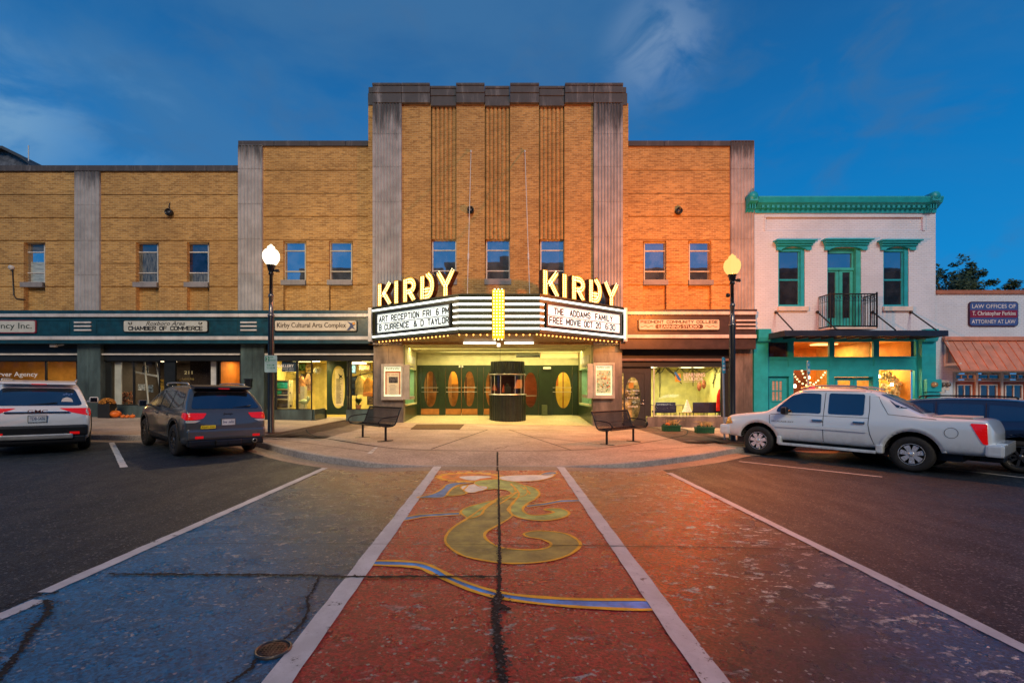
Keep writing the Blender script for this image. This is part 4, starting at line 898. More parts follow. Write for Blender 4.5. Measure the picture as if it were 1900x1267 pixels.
for a, b, ox, rx, o0, o1, k in ((781, 815, 798.5, 11.6, 689, 755, (781.5, 815, 758, 768.5)), (826.5, 856, 840.8, 9.6, 689, 754, (827, 855, 758, 768.5)), (856.2, 886, 871, 9.6, 689, 754, (857, 886, 758, 768.5)), (897, 924, 911, 9.6, 689, 754, (898, 924, 758, 768.5)),
                                (930, 945, 937.5, 5, 689, 754, None), (964, 999, 984.5, 11.8, 691, 755.5, None), (1024, 1062, 1045.2, 14.2, 690.5, 757, None)):
    oval_door(T, a, b, 681, 770, LB_Y-.02, ox, rx, o0, o1, GRN, kick=k, bars=(k is not None or a > 1000), pw=2.15)
t = MB(); ftext(t, '215', 851, 677.8, 859.5, 681.5, LB_Y-.07, off=.01); t.build('house_number', EM('lit numerals', (.9,.8,.5), .9), T)
FO = M('foyer orange wall', (.42,.20,.05), .6, var=.35, vs=1.5)
room(T, BX0-.3, lx(1012), LB_Y+.12, 29, .3, zc, FO, LOBF, 'foyer_interior'); room(T, lx(1014), BX1+.3, LB_Y+.12, 27.5, .3, zc, M('foyer yellow wall', (.72,.55,.14), .6), LOBF, 'foyer_interior')
fixture(T, lx(800), lx(900), 26.2, 26.8, zc-.03, (1,.62,.22), 5, 130); fixture(T, lx(960), lx(1000), 26.4, 26.8, zc-.03, (1,.48,.16), 3, 45); fixture(T, lx(1030), lx(1058), 26, 26.6, zc-.03, (1,.80,.25), 6, 62)
m = MB()
for k in range(12): m.box(lx(966), lx(1004), 26.0+.25*k, 26.3+.25*k, .34, .50+.19*k)
m.build('foyer_stairs', M('brown stair wood', (.30,.11,.05), .5), T)
m = MB(); m.tube([(lx(966), 25.9, 1.35), (lx(1004), 25.9, 1.35)], .03, 6); m.build('stair_rail', WHP, T)
for a, b, z0, z1, c in ((790, 792, .4, 3.3, (.10,.05,.02)), (812, 822, .4, 1.3, (.35,.16,.05)), (832, 838, .4, 3.2, (.42,.22,.08)), (851, 853, .4, 3.2, (.05,.03,.02)), (880, 884, .4, 3.3, (.45,.2,.06)), (908, 912, 1.7, 2.6, (.05,.10,.18)), (914, 925, .4, 3.3, (.30,.14,.05)), (1044, 1046, .4, 3.3, (.35,.22,.05)), (1030, 1036, 1.9, 2.6, (.4,.12,.03)), (803, 809, 1.6, 3.3, (.05,.03,.02)), (788, 794, 1.2, 3.3, (.5,.3,.12)), (838, 850, 2.0, 2.8, (.75,.35,.05)), (863, 866, .4, 2.4, (.06,.03,.02)), (872, 878, .9, 1.5, (.3,.05,.03))):
    m = MB(); m.box(fx(a, 27), fx(b, 27), 27, 27.1, z0, z1); m.build('foyer_column', M('foyer piece %.2f' % c[0], c, .5), T)
# lobby lamps: fluorescent tubes and unseen area lights added behind the ceiling beams
TUBE = EM('fluorescent tube', (1,.95,.72), 6); LX = .0
for a, b in ((859, 921.5), (935, 991)):
    f = thing('fluorescent_lamp', 'long lit fluorescent tube under the marquee, %s of the yellow bulb column' % ('left' if a < 900 else 'right'), 'ceiling lamp', (fx((a+b)/2, 20.5), 20.5, zc), 'fluorescent tubes over the entrance')
    m = MB(); m.box(fx(a, 20.5), fx(b, 20.5), 20.42, 20.58, zc-.012, zc+.02); m.build('housing', WHP, f)
    m = MB(); m.tube([(fx(a, 20.5)+.03, 20.5, zc-.04), (fx(b, 20.5)-.03, 20.5, zc-.04)], .03, 8); m.build('tube', TUBE, f)
for a, b, y, w_ in ((760, 1000, 22.5, 120), (820, 1080, 24.0, 150)):
    l_ = area('lobby_light', (fx((a+b)/2, y), y, zc-.045), fx(b, y)-fx(a, y), .25, w_, (1, .84, .36)); l_.parent = T; l_.location = Vector(l_.location)-origin(T)
l_ = area('soffit_light', (0, 19.9, 3.62), 3.2, .12, 120, (1, .78, .32)); l_.parent = T; l_.location = Vector(l_.location)-origin(T)
# ---------------------------------------------------------------- marquee
QL, QR, ML, MR = Vector((-5.5, 20.56, 0)), Vector((5.34, 20.56, 0)), Vector((-1.53, 17.7, 0)), Vector((1.50, 17.7, 0))
MQ = thing('marquee', 'lit theater marquee with white tube bands and two letter boards over the entrance', 'marquee', (0, 20.6, 3.8))
OLD = M('dark olive marquee sheet', (.035,.036,.014), .4, metal=.2); SOF = M('brown marquee soffit', (.22,.12,.06), .5)
zb, ztm = 3.80, 5.19
m = MB(); m.prism([(QL.x, QL.y), (ML.x, ML.y), (MR.x, MR.y), (QR.x, QR.y), (QR.x, TY-.17), (QL.x, TY-.17)], 'z', zb, ztm); m.build('body', OLD, MQ)
m = MB(); m.prism([(QL.x+.1, QL.y+.02), (ML.x+.02, ML.y+.08), (MR.x-.02, MR.y+.08), (QR.x-.1, QR.y+.02), (QR.x-.1, TY-.17), (QL.x+.1, TY-.17)], 'z', zb-.045, zb-.002); m.build('soffit', SOF, MQ)
m = MB(); m.prism([(QL.x-.02, QL.y-.03), (ML.x-.01, ML.y-.06), (MR.x+.01, MR.y-.06), (QR.x+.02, QR.y-.03), (QR.x, QR.y+.05), (MR.x-.05, MR.y+.05), (ML.x+.05, ML.y+.05), (QL.x, QL.y+.05)], 'z', ztm+.002, ztm+.05); m.build('top_rim', OLD, MQ)
def wing(side):
    A_, B_ = (QL, ML) if side < 0 else (QR, MR); d = (B_-A_); Ln = d.length; d = d.normalized()
    u = d if side < 0 else -d; nn = u.cross(Vector((0, 0, 1)))      # u points to +X, nn outwards to the street
    def at(px, off=0.0):
        k = K(px); A2_, dd = A_+nn*off, (B_-A_); t = (k*A2_.y-A2_.x)/(dd.x-k*dd.y); return A2_+dd*t
    return u, nn, at
def zpy(py, p): return CH+KZ(py)*p.y
TUB = EM('white neon tube', (.96,1,.90), 3.0)
for s in (-1, 1):
    u, nn, at = wing(s); A_, B_ = (QL, ML) if s < 0 else (QR, MR)
    for z, e0, e1 in ((5.08, A_, B_), (3.95, A_, B_)):
        p, q = e0+nn*.05, e1+nn*.05
        for t0, t1 in ((0.015, .36), (.365, .69), (.695, .995)):
            m = MB(); m.tube([p.lerp(q, t0)+Vector((0,0,z)), p.lerp(q, t1)+Vector((0,0,z))], .036, 8); m.build('tube', TUB, MQ)
    for z in (5.08, 4.853, 4.627, 4.40, 4.173, 3.95):
        x0, x1 = (ML.x, -.30) if s < 0 else (.20, MR.x); m = MB(); pts = []
        if z not in (5.08, 3.95):
            c0 = at(841 if s < 0 else 1009, .05); c0.z = z
            mid = (ML if s < 0 else MR)+Vector((0, -.05, z))
            pts = [c0, mid, Vector((x1 if s < 0 else x0, 17.65, z))]
        else: pts = [Vector((x0, 17.65, z)), Vector((x1, 17.65, z))]
        m.tube(pts, .036, 8); m.build('tube', TUB, MQ)
    # letter board
    a, b = (699.5, 838) if s < 0 else (1011.5, 1150.5); pa, pb = at(a, .0), at(b, .0)
    w_ = (pb-pa).dot(u)
    def wp(t, z, off): q = pa+u*t+nn*off; return (q.x, q.y, z)
    def wbox(m, t0, t1, z0, z1, o0, o1):
        m.add([wp(t0,z0,o1), wp(t1,z0,o1), wp(t1,z0,o0), wp(t0,z0,o0), wp(t0,z1,o1), wp(t1,z1,o1), wp(t1,z1,o0), wp(t0,z1,o0)], [(0,1,5,4),(1,2,6,5),(2,3,7,6),(3,0,4,7),(4,5,6,7),(3,2,1,0)])
    m = MB(); wbox(m, 0, .07, 4.04, 4.94, .002, .09); wbox(m, w_-.07, w_, 4.04, 4.94, .002, .09); wbox(m, .07, w_-.07, 4.04, 4.10, .002, .09); wbox(m, .07, w_-.07, 4.88, 4.94, .002, .09); fr = m.build('letter_board', DARKM, MQ)
    m = MB(); wbox(m, .071, w_-.071, 4.101, 4.879, .004, .03); m.build('lit_panel', EM('lit white panel', (.86,1,.94), .86), fr)
    m = MB()
    for z in (4.14, 4.475, 4.495, 4.84): wbox(m, .071, w_-.071, z-.006, z+.006, .031, .042)
    m.build('rail', TXT, fr)
    lines = ((('ART RECEPTION FRI', 703, 800, 0), ('6 PM', 808.5, 833.5, 0), ('B CURRENCE', 703, 759, 1), ('&', 767, 774, 1), ('D', 780, 786.5, 1), ('TAYLOR', 793, 833, 1)) if s < 0 else
             (('THE', 1028, 1046.5, 0), ('ADDAMS', 1057, 1096, 0), ('FAMILY', 1104, 1137, 0), ('FREE MOVIE', 1019, 1078.5, 1), ('OCT 20', 1083.5, 1115.5, 1), ('6:30', 1123, 1142, 1)))
    for tx, x0_, x1_, ln in lines:
        g0, g1 = at(x0_, .05), at(x1_, .05); z0 = 4.535 if ln == 0 else 4.18
        m = MB(); block(m, tx, (g0.x, g0.y, z0), u, (g1-g0).dot(u), .265, .185, .48); m.build('message', TXT, fr)
    # end frame
    e_ = at(692 if s < 0 else 1155.5, 0.0); m = MB(); X0, X1 = (QL.x-.16, QL.x-.01) if s < 0 else (QR.x+.01, QR.x+.16)
    m.bbox(X0, X1, 20.38, 20.68, 3.74, 5.20, .02); m.build('end_frame', SILV, MQ)
    if s > 0: m = MB(); m.tube([(QR.x+.03, 20.36, 3.86), (QR.x+.03, 20.36, 5.1)], .03, 6); m.build('tube', TUB, MQ)
    # bulbs under the rim
    BU = EM('amber bulb', (1,.46,.10), 2.6, False)
    spots = ([703.5+i*6.6 for i in range(5)]+[736+i*7.3 for i in range(14)]) if s < 0 else [996+i*7.35 for i in range(20)]+[1144]
    for px in spots:
        q = at(px, -.08); m = MB(); m.ball((q.x, q.y, zb-.07), .034, 6); m.build('bulb', BU, MQ)
for px in (852, 865.5, 878.5, 891.5, 904, 945, 958, 971, 983):
    m = MB(); m.ball((K(px)*17.8, 17.8, zb-.07), .034, 6); m.build('bulb', BU, MQ)
for s in (-1, 1):      # the light the row of bulbs gives: strips under the rim
    u, nn, at = wing(s); A_, B_ = (QL, ML) if s < 0 else (QR, MR); c_ = (A_+B_)/2-nn*.12
    l_ = area('bulb_row_light', (c_.x, c_.y, zb-.10), (B_-A_).length*.9, .05, 85, (1,.48,.12), (0, 0, math.atan2(u.y, u.x))); l_.parent = MQ; l_.location = Vector(l_.location)-origin(MQ)
# bulb column
BC = thing('bulb_column', 'upright yellow sign column studded with bulbs at the centre of the marquee', 'sign', (fx(924.5, 17.4), 17.45, 3.5))
x0, x1 = fx(913.3, 17.2), fx(936, 17.2); m = MB(); m.bbox(x0, x1, 17.2, 17.62, 3.56, 5.30, .015); m.build('box', EM('lit yellow sheet', (1,.52,.015), .80), BC)
BY = EM('pale yellow bulb', (1,.84,.36), 3.5, False)
for i in range(4):
    for j in range(15):
        m = MB(); m.ball((x0+.06+(x1-x0-.12)*i/3, 17.18, 3.66+1.56*j/14), .026, 6); m.build('bulb', BY, BC)
for i in range(3):
    for z in (5.34, 3.51): m = MB(); m.ball((x0+.09+(x1-x0-.18)*i/2, 17.36, z), .032, 6); m.build('bulb', BY, BC)
# channel letters
def arcp(cx_, cy_, rx, ry, a0, a1, n=10): return [(cx_+rx*math.cos(math.radians(a0+(a1-a0)*k/n)), cy_+ry*math.sin(math.radians(a0+(a1-a0)*k/n))) for k in range(n+1)]
GLY = {'K': (.70, [[(.12,0),(.12,1)], [(.26,.44),(.60,1)], [(.30,.60),(.62,0)]]), 'I': (.26, [[(.13,0),(.13,1)]]),
       'R': (.68, [[(.12,0),(.12,1)], [(.16,.89)]+arcp(.34,.66,.20,.23,90,-90)+[(.16,.43)], [(.32,.44),(.56,0)]]),
       'B': (.72, [[(.12,0),(.12,.98)], [(.34,1.04)]+arcp(.34,.53,.23,.42,70,-90)+[(.16,.11)], [(.2,.36),(.46,.36)]]),
       'Y': (.80, [[(.08,1),(.40,.40)], [(.72,1),(.40,.40)], [(.40,.44),(.40,0)]])}
LS = M('rusty letter side', (.10,.035,.012), .5, metal=.3, var=.4); LF = EM('lit letter face', (1,.55,.10), .80); LBU = EM('letter bulb', (1,.82,.42), 3.2, False)
def stroke(pts, w):
    pts = [Vector((*p, 0)) for p in pts]; a, b = [], []
    for i, p in enumerate(pts):
        t = pts[min(i+1, len(pts)-1)]-pts[max(i-1, 0)]; t.normalize(); nn = Vector((-t.y, t.x, 0)); a.append(p+nn*w/2); b.append(p-nn*w/2)
    return a+b[::-1]
for s, words in ((-1, (('K', 699, 726.5), ('I', 729, 740), ('R', 746.5, 772.5), ('B', 778, 807), ('Y', 809, 843))), (1, (('K', 1007, 1038.5), ('I', 1042.5, 1054), ('R', 1061, 1088), ('B', 1093, 1119), ('Y', 1122, 1148)))):
    u, nn, at = wing(s)
    WL = thing('channel_letters', 'bulb filled theater name in tall channel letters standing on the %s half of the marquee' % ('left' if s < 0 else 'right'), 'sign', (0, 19, ztm+.05), 'channel letters on the marquee')
    for ch, pa, pb in words:
        w0, strokes = GLY[ch]; p = at(pa, -.02); q = at(pb, -.02); width = (q-p).dot(u); H = .97 if s < 0 else .95; zz = ztm+.055
        body, face, bulbs = MB(), MB(), MB(); SW = .265
        for si, st in enumerate(strokes):
            outl = stroke([(a/w0*width, b*H) for a, b in st], SW)
            if ch in 'KYR' and si > 0 and len(st) == 2 or ch == 'Y' and si < 2:      # cut slanted ends level
                outl = [Vector((o.x, min(max(o.y, 0), H), 0)) for o in outl]
            n_ = len(outl)
            F = [p+u*o.x+nn*(.0+.0007*si)+Vector((0,0,zz+o.y)) for o in outl]; Bk = [f-nn*.24 for f in F]
            body.add(F+Bk, [(i, (i+1) % n_, n_+(i+1) % n_, n_+i) for i in range(n_)]+[tuple(range(n_, 2*n_))])
            face.add([f-nn*.035 for f in F], [tuple(range(n_))])
            cl = [Vector((a/w0*width, b*H, 0)) for a, b in st]; L0 = 0
            for a, b in zip(cl, cl[1:]):
                t = (b-a); ln = t.length; t.normalize(); k = .0 if L0 == 0 else .075-(L0 % .075)
                while k <= ln:
                    for sd_ in (-.055, .055):
                        o = a+t*k+Vector((-t.y, t.x, 0))*sd_
                        if 0.03 < o.y < H+.04: bulbs.ball(p+u*o.x-nn*.02+Vector((0,0,zz+o.y)), .021, 4)
                    k += .075
                L0 += ln
        lo = body.build('letter', LS, WL); face.build('face', LF, lo); b_ = bulbs.build('bulbs', LBU, lo); b_['kind'] = 'stuff'
# stay rods from the tower to the marquee
for (a, b, c, d_) in ((874, 282, 867, 547), (974, 282, 983, 547)):
    top = P(a, b, TY-.05); Yb = 18.3; bot = Vector((K(c)*Yb, Yb, ztm)); r = thing('stay_rod', 'thin pale rod hung from a hook on the tower, %s of the centre window' % ('left' if a < 900 else 'right'), 'rod', top, 'stay rods holding the marquee')
    m = MB(); m.tube([top+Vector((.0,-.02,0)), bot], .017, 6); m.build('rod', WHP, r)
    m = MB(); m.tube([top+Vector((0,.05,0)), top+Vector((0,-.06,.02)), top+Vector((0,-.08,-.06))], .03, 8); m.ball(top, .05, 6); m.build('hook', WHP, r)
    mid = top.lerp(bot, .72); m = MB(); m.tube([mid, top.lerp(bot, .76)], .035, 8); m.build('turnbuckle', WHP, r)
# ---------------------------------------------------------------- teal trimmed white building
H = thing('painted_brick_building', 'two storey white painted brick building with teal cornice, balcony and shopfront', 'building', (fx(1567), YF, 0))
w = MB(); hs = []
for a, b in ((1444, 1493.5), (1639, 1686)): hs.append((fx(a), fx(b), fz(569), fz(459), .20, True))
hs.append((fx(1535), fx(1598), fz(609), fz(458), .28, True)); hs.append((fx(1420), fx(1711), fz(428), fz(401), .05, True))
panel_wall(w, fx(1397.5), fx(1736), fz(626), fz(390), YF, hs); w.build('wall', BW, H)
m = MB(); m.box(fx(1397.5)+.01, fx(1736)-.01, YF+.6, 42, 5.0, fz(375)); m.build('back_wall', BW, H)
m = MB(); q6 = lambda p_: fz(p_, 20.62)
pf = [(YF+.02, fz(396)), (YF-.06, fz(396)), (YF-.08, fz(389)), (YF-.12, fz(387)), (YF-.12, q6(383)), (YF-.28, q6(377)), (YF-.36, q6(375)), (YF-.42, q6(367)), (YF-.42, q6(364.5)), (YF+.3, q6(364.5))]
m.prism(pf, 'x', fx(1399), fx(1735)); m.build('cornice', TEAL, H)
m = MB(); x = fx(1408); comb = [(fx(1407), q6(377.4)), (fx(1407), q6(378.6))]
while x < fx(1728): comb += [(x, q6(378.6)), (x, q6(383)), (x+.11, q6(383)), (x+.11, q6(378.6))]; x += .22
m.prism(comb+[(x, q6(378.6)), (x, q6(377.4))], 'y', YF-.25, YF-.125)
m.build('dentils', TEAL, H)
for a, b in ((1390, 1405), (1727, 1742)):
    m = MB(); x0, x1 = fx(a, YF-.4), fx(b, YF-.4); m.prism([(YF, fz(397)), (YF-.12, fz(396)), (YF-.22, fz(385)), (YF-.5, q6(374)), (YF-.5, q6(366)), (YF, q6(366))], 'x', x0, x1)
    m.lathe([(.0001, YF-.52), (.17, YF-.5), (.2, YF-.42), (.2, YF), (.0001, YF)], ((x0+x1)/2, 0, q6(364.5)), 16, 'y')
    for k in range(3): m.box(x0+.06+.11*k, x0+.10+.11*k, YF-.34, YF-.2, fz(392), fz(380))
    m.build('cornice_bracket', TEAL, H)
m = MB(); t = .05
for a, b, c, d in ((1420, 1711, 400.2, 403.5), ): m.box(fx(a)-.06, fx(b)+.06, YF-.05, YF-.001, fz(d), fz(c)); m.box(fx(a)-.06, fx(a), YF-.04, YF-.001, fz(428), fz(d)); m.box(fx(b), fx(b)+.12, YF-.04, YF-.001, fz(428), fz(d))
m.build('panel_moulding', BW, H)
for a, b, c in ((1435, 1508, 1469), (1524, 1612, 1566), (1628, 1702, 1662)):
    x0, x1 = fx(a), fx(b); zt = fz(447.5 if a != 1524 else 446); m = MB()
    m.bbox(x0-.03, x1+.03, YF-.30, YF, zt-.07, zt, .015); m.bbox(x0+.05, x1-.05, YF-.24, YF, zt-.15, zt-.071, .015); m.bbox(x0+.09, x1-.09, YF-.16, YF, zt-.24, zt-.151, .015)
    zb_ = fz(465); n = 12; rx = (x1-x0)/2-.32; top = [((x0+.12), zb_), (x0+.12, zt-.241), (x1-.12, zt-.241), (x1-.12, zb_)]
    arc_ = [((x0+x1)/2+rx*math.cos(math.pi*k/n), zb_+.15*math.sin(math.pi*k/n)) for k in range(n+1)]
    m.prism(top+arc_, 'y', YF-.09, YF); m.build('window_hood', TEAL, H)
def sash(a, b):
    Y = YF+.13; x0, x1, z0, z1 = fx(a), fx(b), fz(569), fz(459.5); f = MB(); fw = .09
    f.box(x0, x0+.04, YF+.02, Y, z0, z1); f.box(x1-.16, x1, YF+.02, Y+.05, z0, z1); f.box(x0+.04, x1-.16, YF+.05, Y+.05, z0, z0+.10); f.box(x0+.04, x1-.16, YF+.05, Y+.05, z1-.16, z1)
    f.box(x1-.22, x1-.161, Y-.03, Y+.04, z0+.1, z1-.16); zm = fz(518.5); f.box(x0+.04, x1-.22, Y-.03, Y+.04, zm-.035, zm+.035); w_ = f.build('window', TEAL, H)
    p = MB(); p.add([(x0+.03, Y, z0+.05), (x1-.17, Y, z0+.05), (x1-.17, Y, z1-.1), (x0+.03, Y, z1-.1)], [(0,1,2,3)]); p.build('pane', mirrorm('sash glass', (.04,.05,.06), .42), w_)
    s_ = MB(); s_.bbox(x0-.05, x1+.12, YF-.12, YF+.05, z0-.20, z0-.003, .015); s_.build('sill', WHP, w_)
sash(1444.5, 1493); sash(1639, 1685.5)
Y = YF+.2; x0, x1 = fx(1535), fx(1598); z1 = fz(459); f = MB()
f.box(x1-.22, x1-.001, YF+.02, Y+.06, fz(609), z1); f.box(x0+.001, x1-.22, Y-.06, Y+.06, z1-.22, z1); f.box(x0+.001, x1-.22, Y-.08, Y+.06, fz(500), fz(495.5)); f.box(x1-.30, x1-.221, Y-.04, Y+.04, fz(495), z1-.22)
xm = (x0+x1-.22)/2
for a in (x0+.002, xm-.16, xm+.012, x1-.37): f.box(a, a+.14, Y-.03, Y+.03, fz(608), fz(500.5))
for a in (x0+.142, xm+.152): f.box(a, a+.4, Y-.025, Y+.025, fz(608), fz(589)); f.box(a, a+.4, Y-.025, Y+.025, fz(503.5), fz(500.5))
dr = f.build('balcony_door', M('teal door paint', (.03,.42,.40), .45), H)
p = MB(); p.add([(x0, Y, fz(600)), (x1-.1, Y, fz(600)), (x1-.1, Y, z1-.2), (x0, Y, z1-.2)], [(0,1,2,3)]); p.build('pane', mirrorm('sash glass', (.04,.05,.06), .42), dr)
# balcony
YB = YF-.75; bx0, bx1 = fx(1521, YB), fx(1625, YB); bz0, bz1 = fz(606, YB), fz(545.5, YB); m = MB()
bx0, bx1 = fx(1519.6), fx(1627, YB); loop = [(bx0, YF), (bx0, YB), (bx1, YB), (bx1, YF)]
for z, r in ((bz1, .03), (bz0+.02, .03), (bz1-.28, .012)): m.tube([(a, b, z) for a, b in loop], r, 6)
for (a, b), (c, d) in zip(loop, loop[1:]):
    L_ = math.hypot(c-a, d-b); n = int(L_/.125)
    for k in range(n+1):
        x, y = a+(c-a)*k/n, b+(d-b)*k/n; m.box(x-.009, x+.009, y-.009, y+.009, bz0, bz1)
        if k < n:
            xx, yy = a+(c-a)*(k+.5)/n, b+(d-b)*(k+.5)/n; mb_ = [(xx+(.045*math.cos(q) if d == b else 0), yy+(.045*math.cos(q) if c == a else 0), bz1-.14+.07*math.sin(q)) for q in frange(0, 5.2, 8)]
            m.tube(mb_, .008, 4)
for a, b in loop[1:3]: m.box(a-.025, a+.025, b-.025, b+.025, bz0-.05, bz1+.08)
m.build('balcony_railing', BLK, H)
m = MB(); m.bbox(bx0, bx1, YB, YF, bz0-.10, bz0-.02, .01); m.build('balcony_floor', WHP, H)
# canopy
YK = 19.5; m = MB(); x0, x1 = 11.72, fx(1760, YK); zt, zq = fz(612.8, YK), fz(623.5, YK)
NAVY = M('navy metal canopy', (.02,.035,.07), .35, metal=.3)
m.bbox(x0, x1, YK, YK+.06, zq, zt, .01); m.bbox(x0, x0+.06, YK+.061, YF-.01, zq, zt, .01); m.bbox(x1-.06, x1, YK+.061, YF-.01, zq, zt, .01); m.box(x0+.061, x1-.061, YK+.061, YF-.01, zt-.08, zt-.03)
for k in range(12): x = x0+.3+(x1-x0-.6)*k/11; m.box(x-.03, x+.03, YK+.061, YF-.01, zq+.02, zt-.081)
cn = m.build('canopy', NAVY, H)
for px in (1438.8, 1515.5, 1618, 1689):
    m = MB(); x = fx(px); m.tube([(x, YF-.05, fz(579.5)), (x, YK+.25, zt+.04)], .028, 6); m.ball((x, YF-.04, fz(579.5)), .07, 6); m.build('hanger_rod', BLK, cn)
# shopfront
GG = TEAL; m = MB(); m.box(fx(1397), fx(1423), YF-.10, YF+.3, -1.5, fz(626)); m.build('shop_pilaster', TEAL, H); m = MB(); m.box(fx(1707), fx(1733), YF-.10, YF+.3, -1.5, fz(626)); m.build('shop_pilaster', TEAL, H)
for a, b in ((1400, 1423), (1706, 1729)): m = MB(); m.prism([(YF-.101, fz(636)), (YF-.28, fz(634)), (YF-.34, fz(628)), (YF-.34, fz(612)), (YF-.101, fz(612))], 'x', fx(a), fx(b)); m.build('corbel', TEAL, H)
SF = YF+.12; m = MB(); hs = [(fx(a, SF), fx(b, SF), fz(d, SF), fz(c, SF), .12, False) for a, b, c, d in ((1426.5, 1463.5, 635, 662), (1473, 1539, 634, 662), (1548.5, 1621, 634, 662), (1631.5, 1700, 633, 661), (1472.5, 1537.5, 686.5, 752), (1631, 1697.5, 686.5, 752))]
hs += [(fx(a, SF), fx(b, SF), fz(d, SF), fz(c, SF), .03, True) for a, b, c, d in ((1426, 1463, 667, 680), (1472, 1539, 667, 680), (1548, 1622, 665, 679), (1631, 1701, 664, 678))]
hs += [(fx(1548, SF), fx(1620, SF), fz(800, SF), fz(699, SF), .25, False), (fx(1425, SF), fx(1464, SF), fz(800, SF), fz(698, SF), .14, True)]
panel_wall(m, fx(1423), fx(1707), -1.5, fz(624), SF, hs); m.build('shopfront', TEAL, H)
for a, b, c, d, g_ in ((1426.5, 1463.5, 635, 662, LAWG), (1473, 1539, 634, 662, GL), (1548.5, 1621, 634, 662, GL), (1631.5, 1700, 633, 661, GL), (1472.5, 1537.5, 686.5, 752, GL), (1631, 1697.5, 686.5, 752, GL)):
    q = MB(); y = SF+.10; q.add([(fx(a,SF), y, fz(d,SF)), (fx(b,SF), y, fz(d,SF)), (fx(b,SF), y, fz(c,SF)), (fx(a,SF), y, fz(c,SF))], [(0,1,2,3)]); q.build('shop_pane', g_, H)
Y = SF+.2
for a, b in ((1549, 1583.5), (1584.5, 1619)):
    f = MB(); x0, x1 = fx(a, Y), fx(b, Y); z0, z1 = -.8, fz(700, Y)
    f.box(x0, x0+.13, Y, Y+.05, z0, z1); f.box(x1-.13, x1, Y, Y+.05, z0, z1); f.box(x0+.13, x1-.13, Y, Y+.05, z1-.14, z1); f.box(x0+.13, x1-.13, Y, Y+.05, z0, z0+.7); d = f.build('shop_door', TEAL, H)
    q = MB(); q.add([(x0+.1,Y+.03,z0+.6),(x1-.1,Y+.03,z0+.6),(x1-.1,Y+.03,z1-.1),(x0+.1,Y+.03,z1-.1)], [(0,1,2,3)]); q.build('pane', GL, d)
Y = SF+.10; f = MB(); x0, x1 = fx(1427, Y), fx(1456, Y); z0, z1 = -.8, fz(702, Y)
f.box(x0, x1, Y, Y+.035, z0, z1); d = f.build('side_door', TEAL, H); gx0, gx1, gz0, gz1 = x0+.1, x1-.12, fz(744, Y), fz(706, Y)
q = MB(); q.add([(gx0,Y-.01,gz0),(gx1,Y-.01,gz0),(gx1,Y-.01,gz1),(gx0,Y-.01,gz1)], [(0,1,2,3)]); q.build('blind_pane', M('pale blind behind glass', (.42,.36,.30), .3, var=.2, sc=(1,1,14)), d)
q = MB()
for k in range(4): x = gx0+(gx1-gx0)*k/3; q.box(x-.022, x+.022, Y-.03, Y-.011, gz0, gz1)
for z in (gz0, (gz0+gz1)/2, gz1): q.box(gx0-.022, gx1+.022, Y-.034, Y-.031, z-.022, z+.022)
q.build('muntins', TEAL, d)
OR1 = M('orange plaster room', (.62,.27,.06), .6); GO = M('golden room', (.70,.50,.18), .6); RD = M('dark red room', (.20,.05,.02), .6)
room(H, fx(1470), fx(1703), SF+.24, 26, -.2, fz(630), OR1, RD); 
m = MB(); m.box(fx(1626), fx(1628), SF+.26, 25, -.2, fz(631)); m.box(fx(1629), fx(1702), 23.0, 23.05, -.2, fz(668)); m.build('partition', GO, H)
m = MB(); m.box(fx(1471), fx(1542), 22.6, 22.66, -.2, fz(668)); m.build('dark_backdrop', RD, H)
fixture(H, fx(1560), fx(1600), 22.5, 23.1, fz(631), (1,.50,.16), 3, 120); fixture(H, fx(1490), fx(1520), 22.8, 23.2, fz(631), (1,.45,.14), 3, 90); fixture(H, fx(1650), fx(1685), 22.0, 22.5, fz(671), (1,.72,.30), 6, 85)
fixture(H, fx(1650), fx(1690), 23.6, 24.2, fz(631), (1,.58,.18), 3, 85)
fixture(H, fx(1490), fx(1525), 21.9, 22.2, fz(672), (1,.5,.2), 3, 18)
# string lights in the left window
SB = EM('warm string bulb', (1,.72,.38), 2.2, False); st = thing('string_lights', 'two looping strings of warm bulbs in the left window of the teal shop', 'string lights', P(1505, 700, 21.6))
for pts in ([(1472,693),(1485,708),(1503,714),(1520,703),(1533,687)], [(1488,687),(1496,703),(1512,713),(1524,718),(1537,719)], [(1480,733),(1490,729),(1500,733)]):
    c = catmull([P(a, b, 21.6) for a, b in pts], 8); m = MB(); m.tube(c, .008, 4); m.build('cord', BLK, st)
    tot = 0; lastp = c[0]
    for p in c:
        if (p-lastp).length > .13 or p is c[0]: q = MB(); q.ball(p-Vector((0,0,.03)), .042, 6); q.build('bulb', SB, st); lastp = p
HB = EM('bare warm bulb', (1,.75,.35), 30)
for a, b, lab in ((1475, 716, 'bare glowing bulb at the lower left corner of the string light window'), (1500.5, 700, 'bare glowing bulb near the centre of the string light window'), (1630.5, 698, 'bare glowing bulb at the left edge of the golden shop window'), (1655, 713, 'bare glowing bulb low in the middle of the golden shop window')):
    p = P(a, b, 21.55); t = thing('pendant_bulb', lab, 'light bulb', p, 'bare bulbs in the teal shop'); m = MB(); m.lathe([(.0001,-.075),(.045,-.06),(.06,-.01),(.045,.035),(.022,.07)], p, 12); m.build('bulb', HB, t)
    m = MB(); m.lathe([(.024,.07),(.024,.12),(.008,.125),(.008,.6)], p, 8); m.build('socket', BLK, t)
hp = [(0,-.17)]+[(.0+.011*16*math.sin(t)**3, .011*(13*math.cos(t)-5*math.cos(2*t)-2*math.cos(3*t)-math.cos(4*t))) for t in frange(.3, 2*math.pi-.3, 22)]
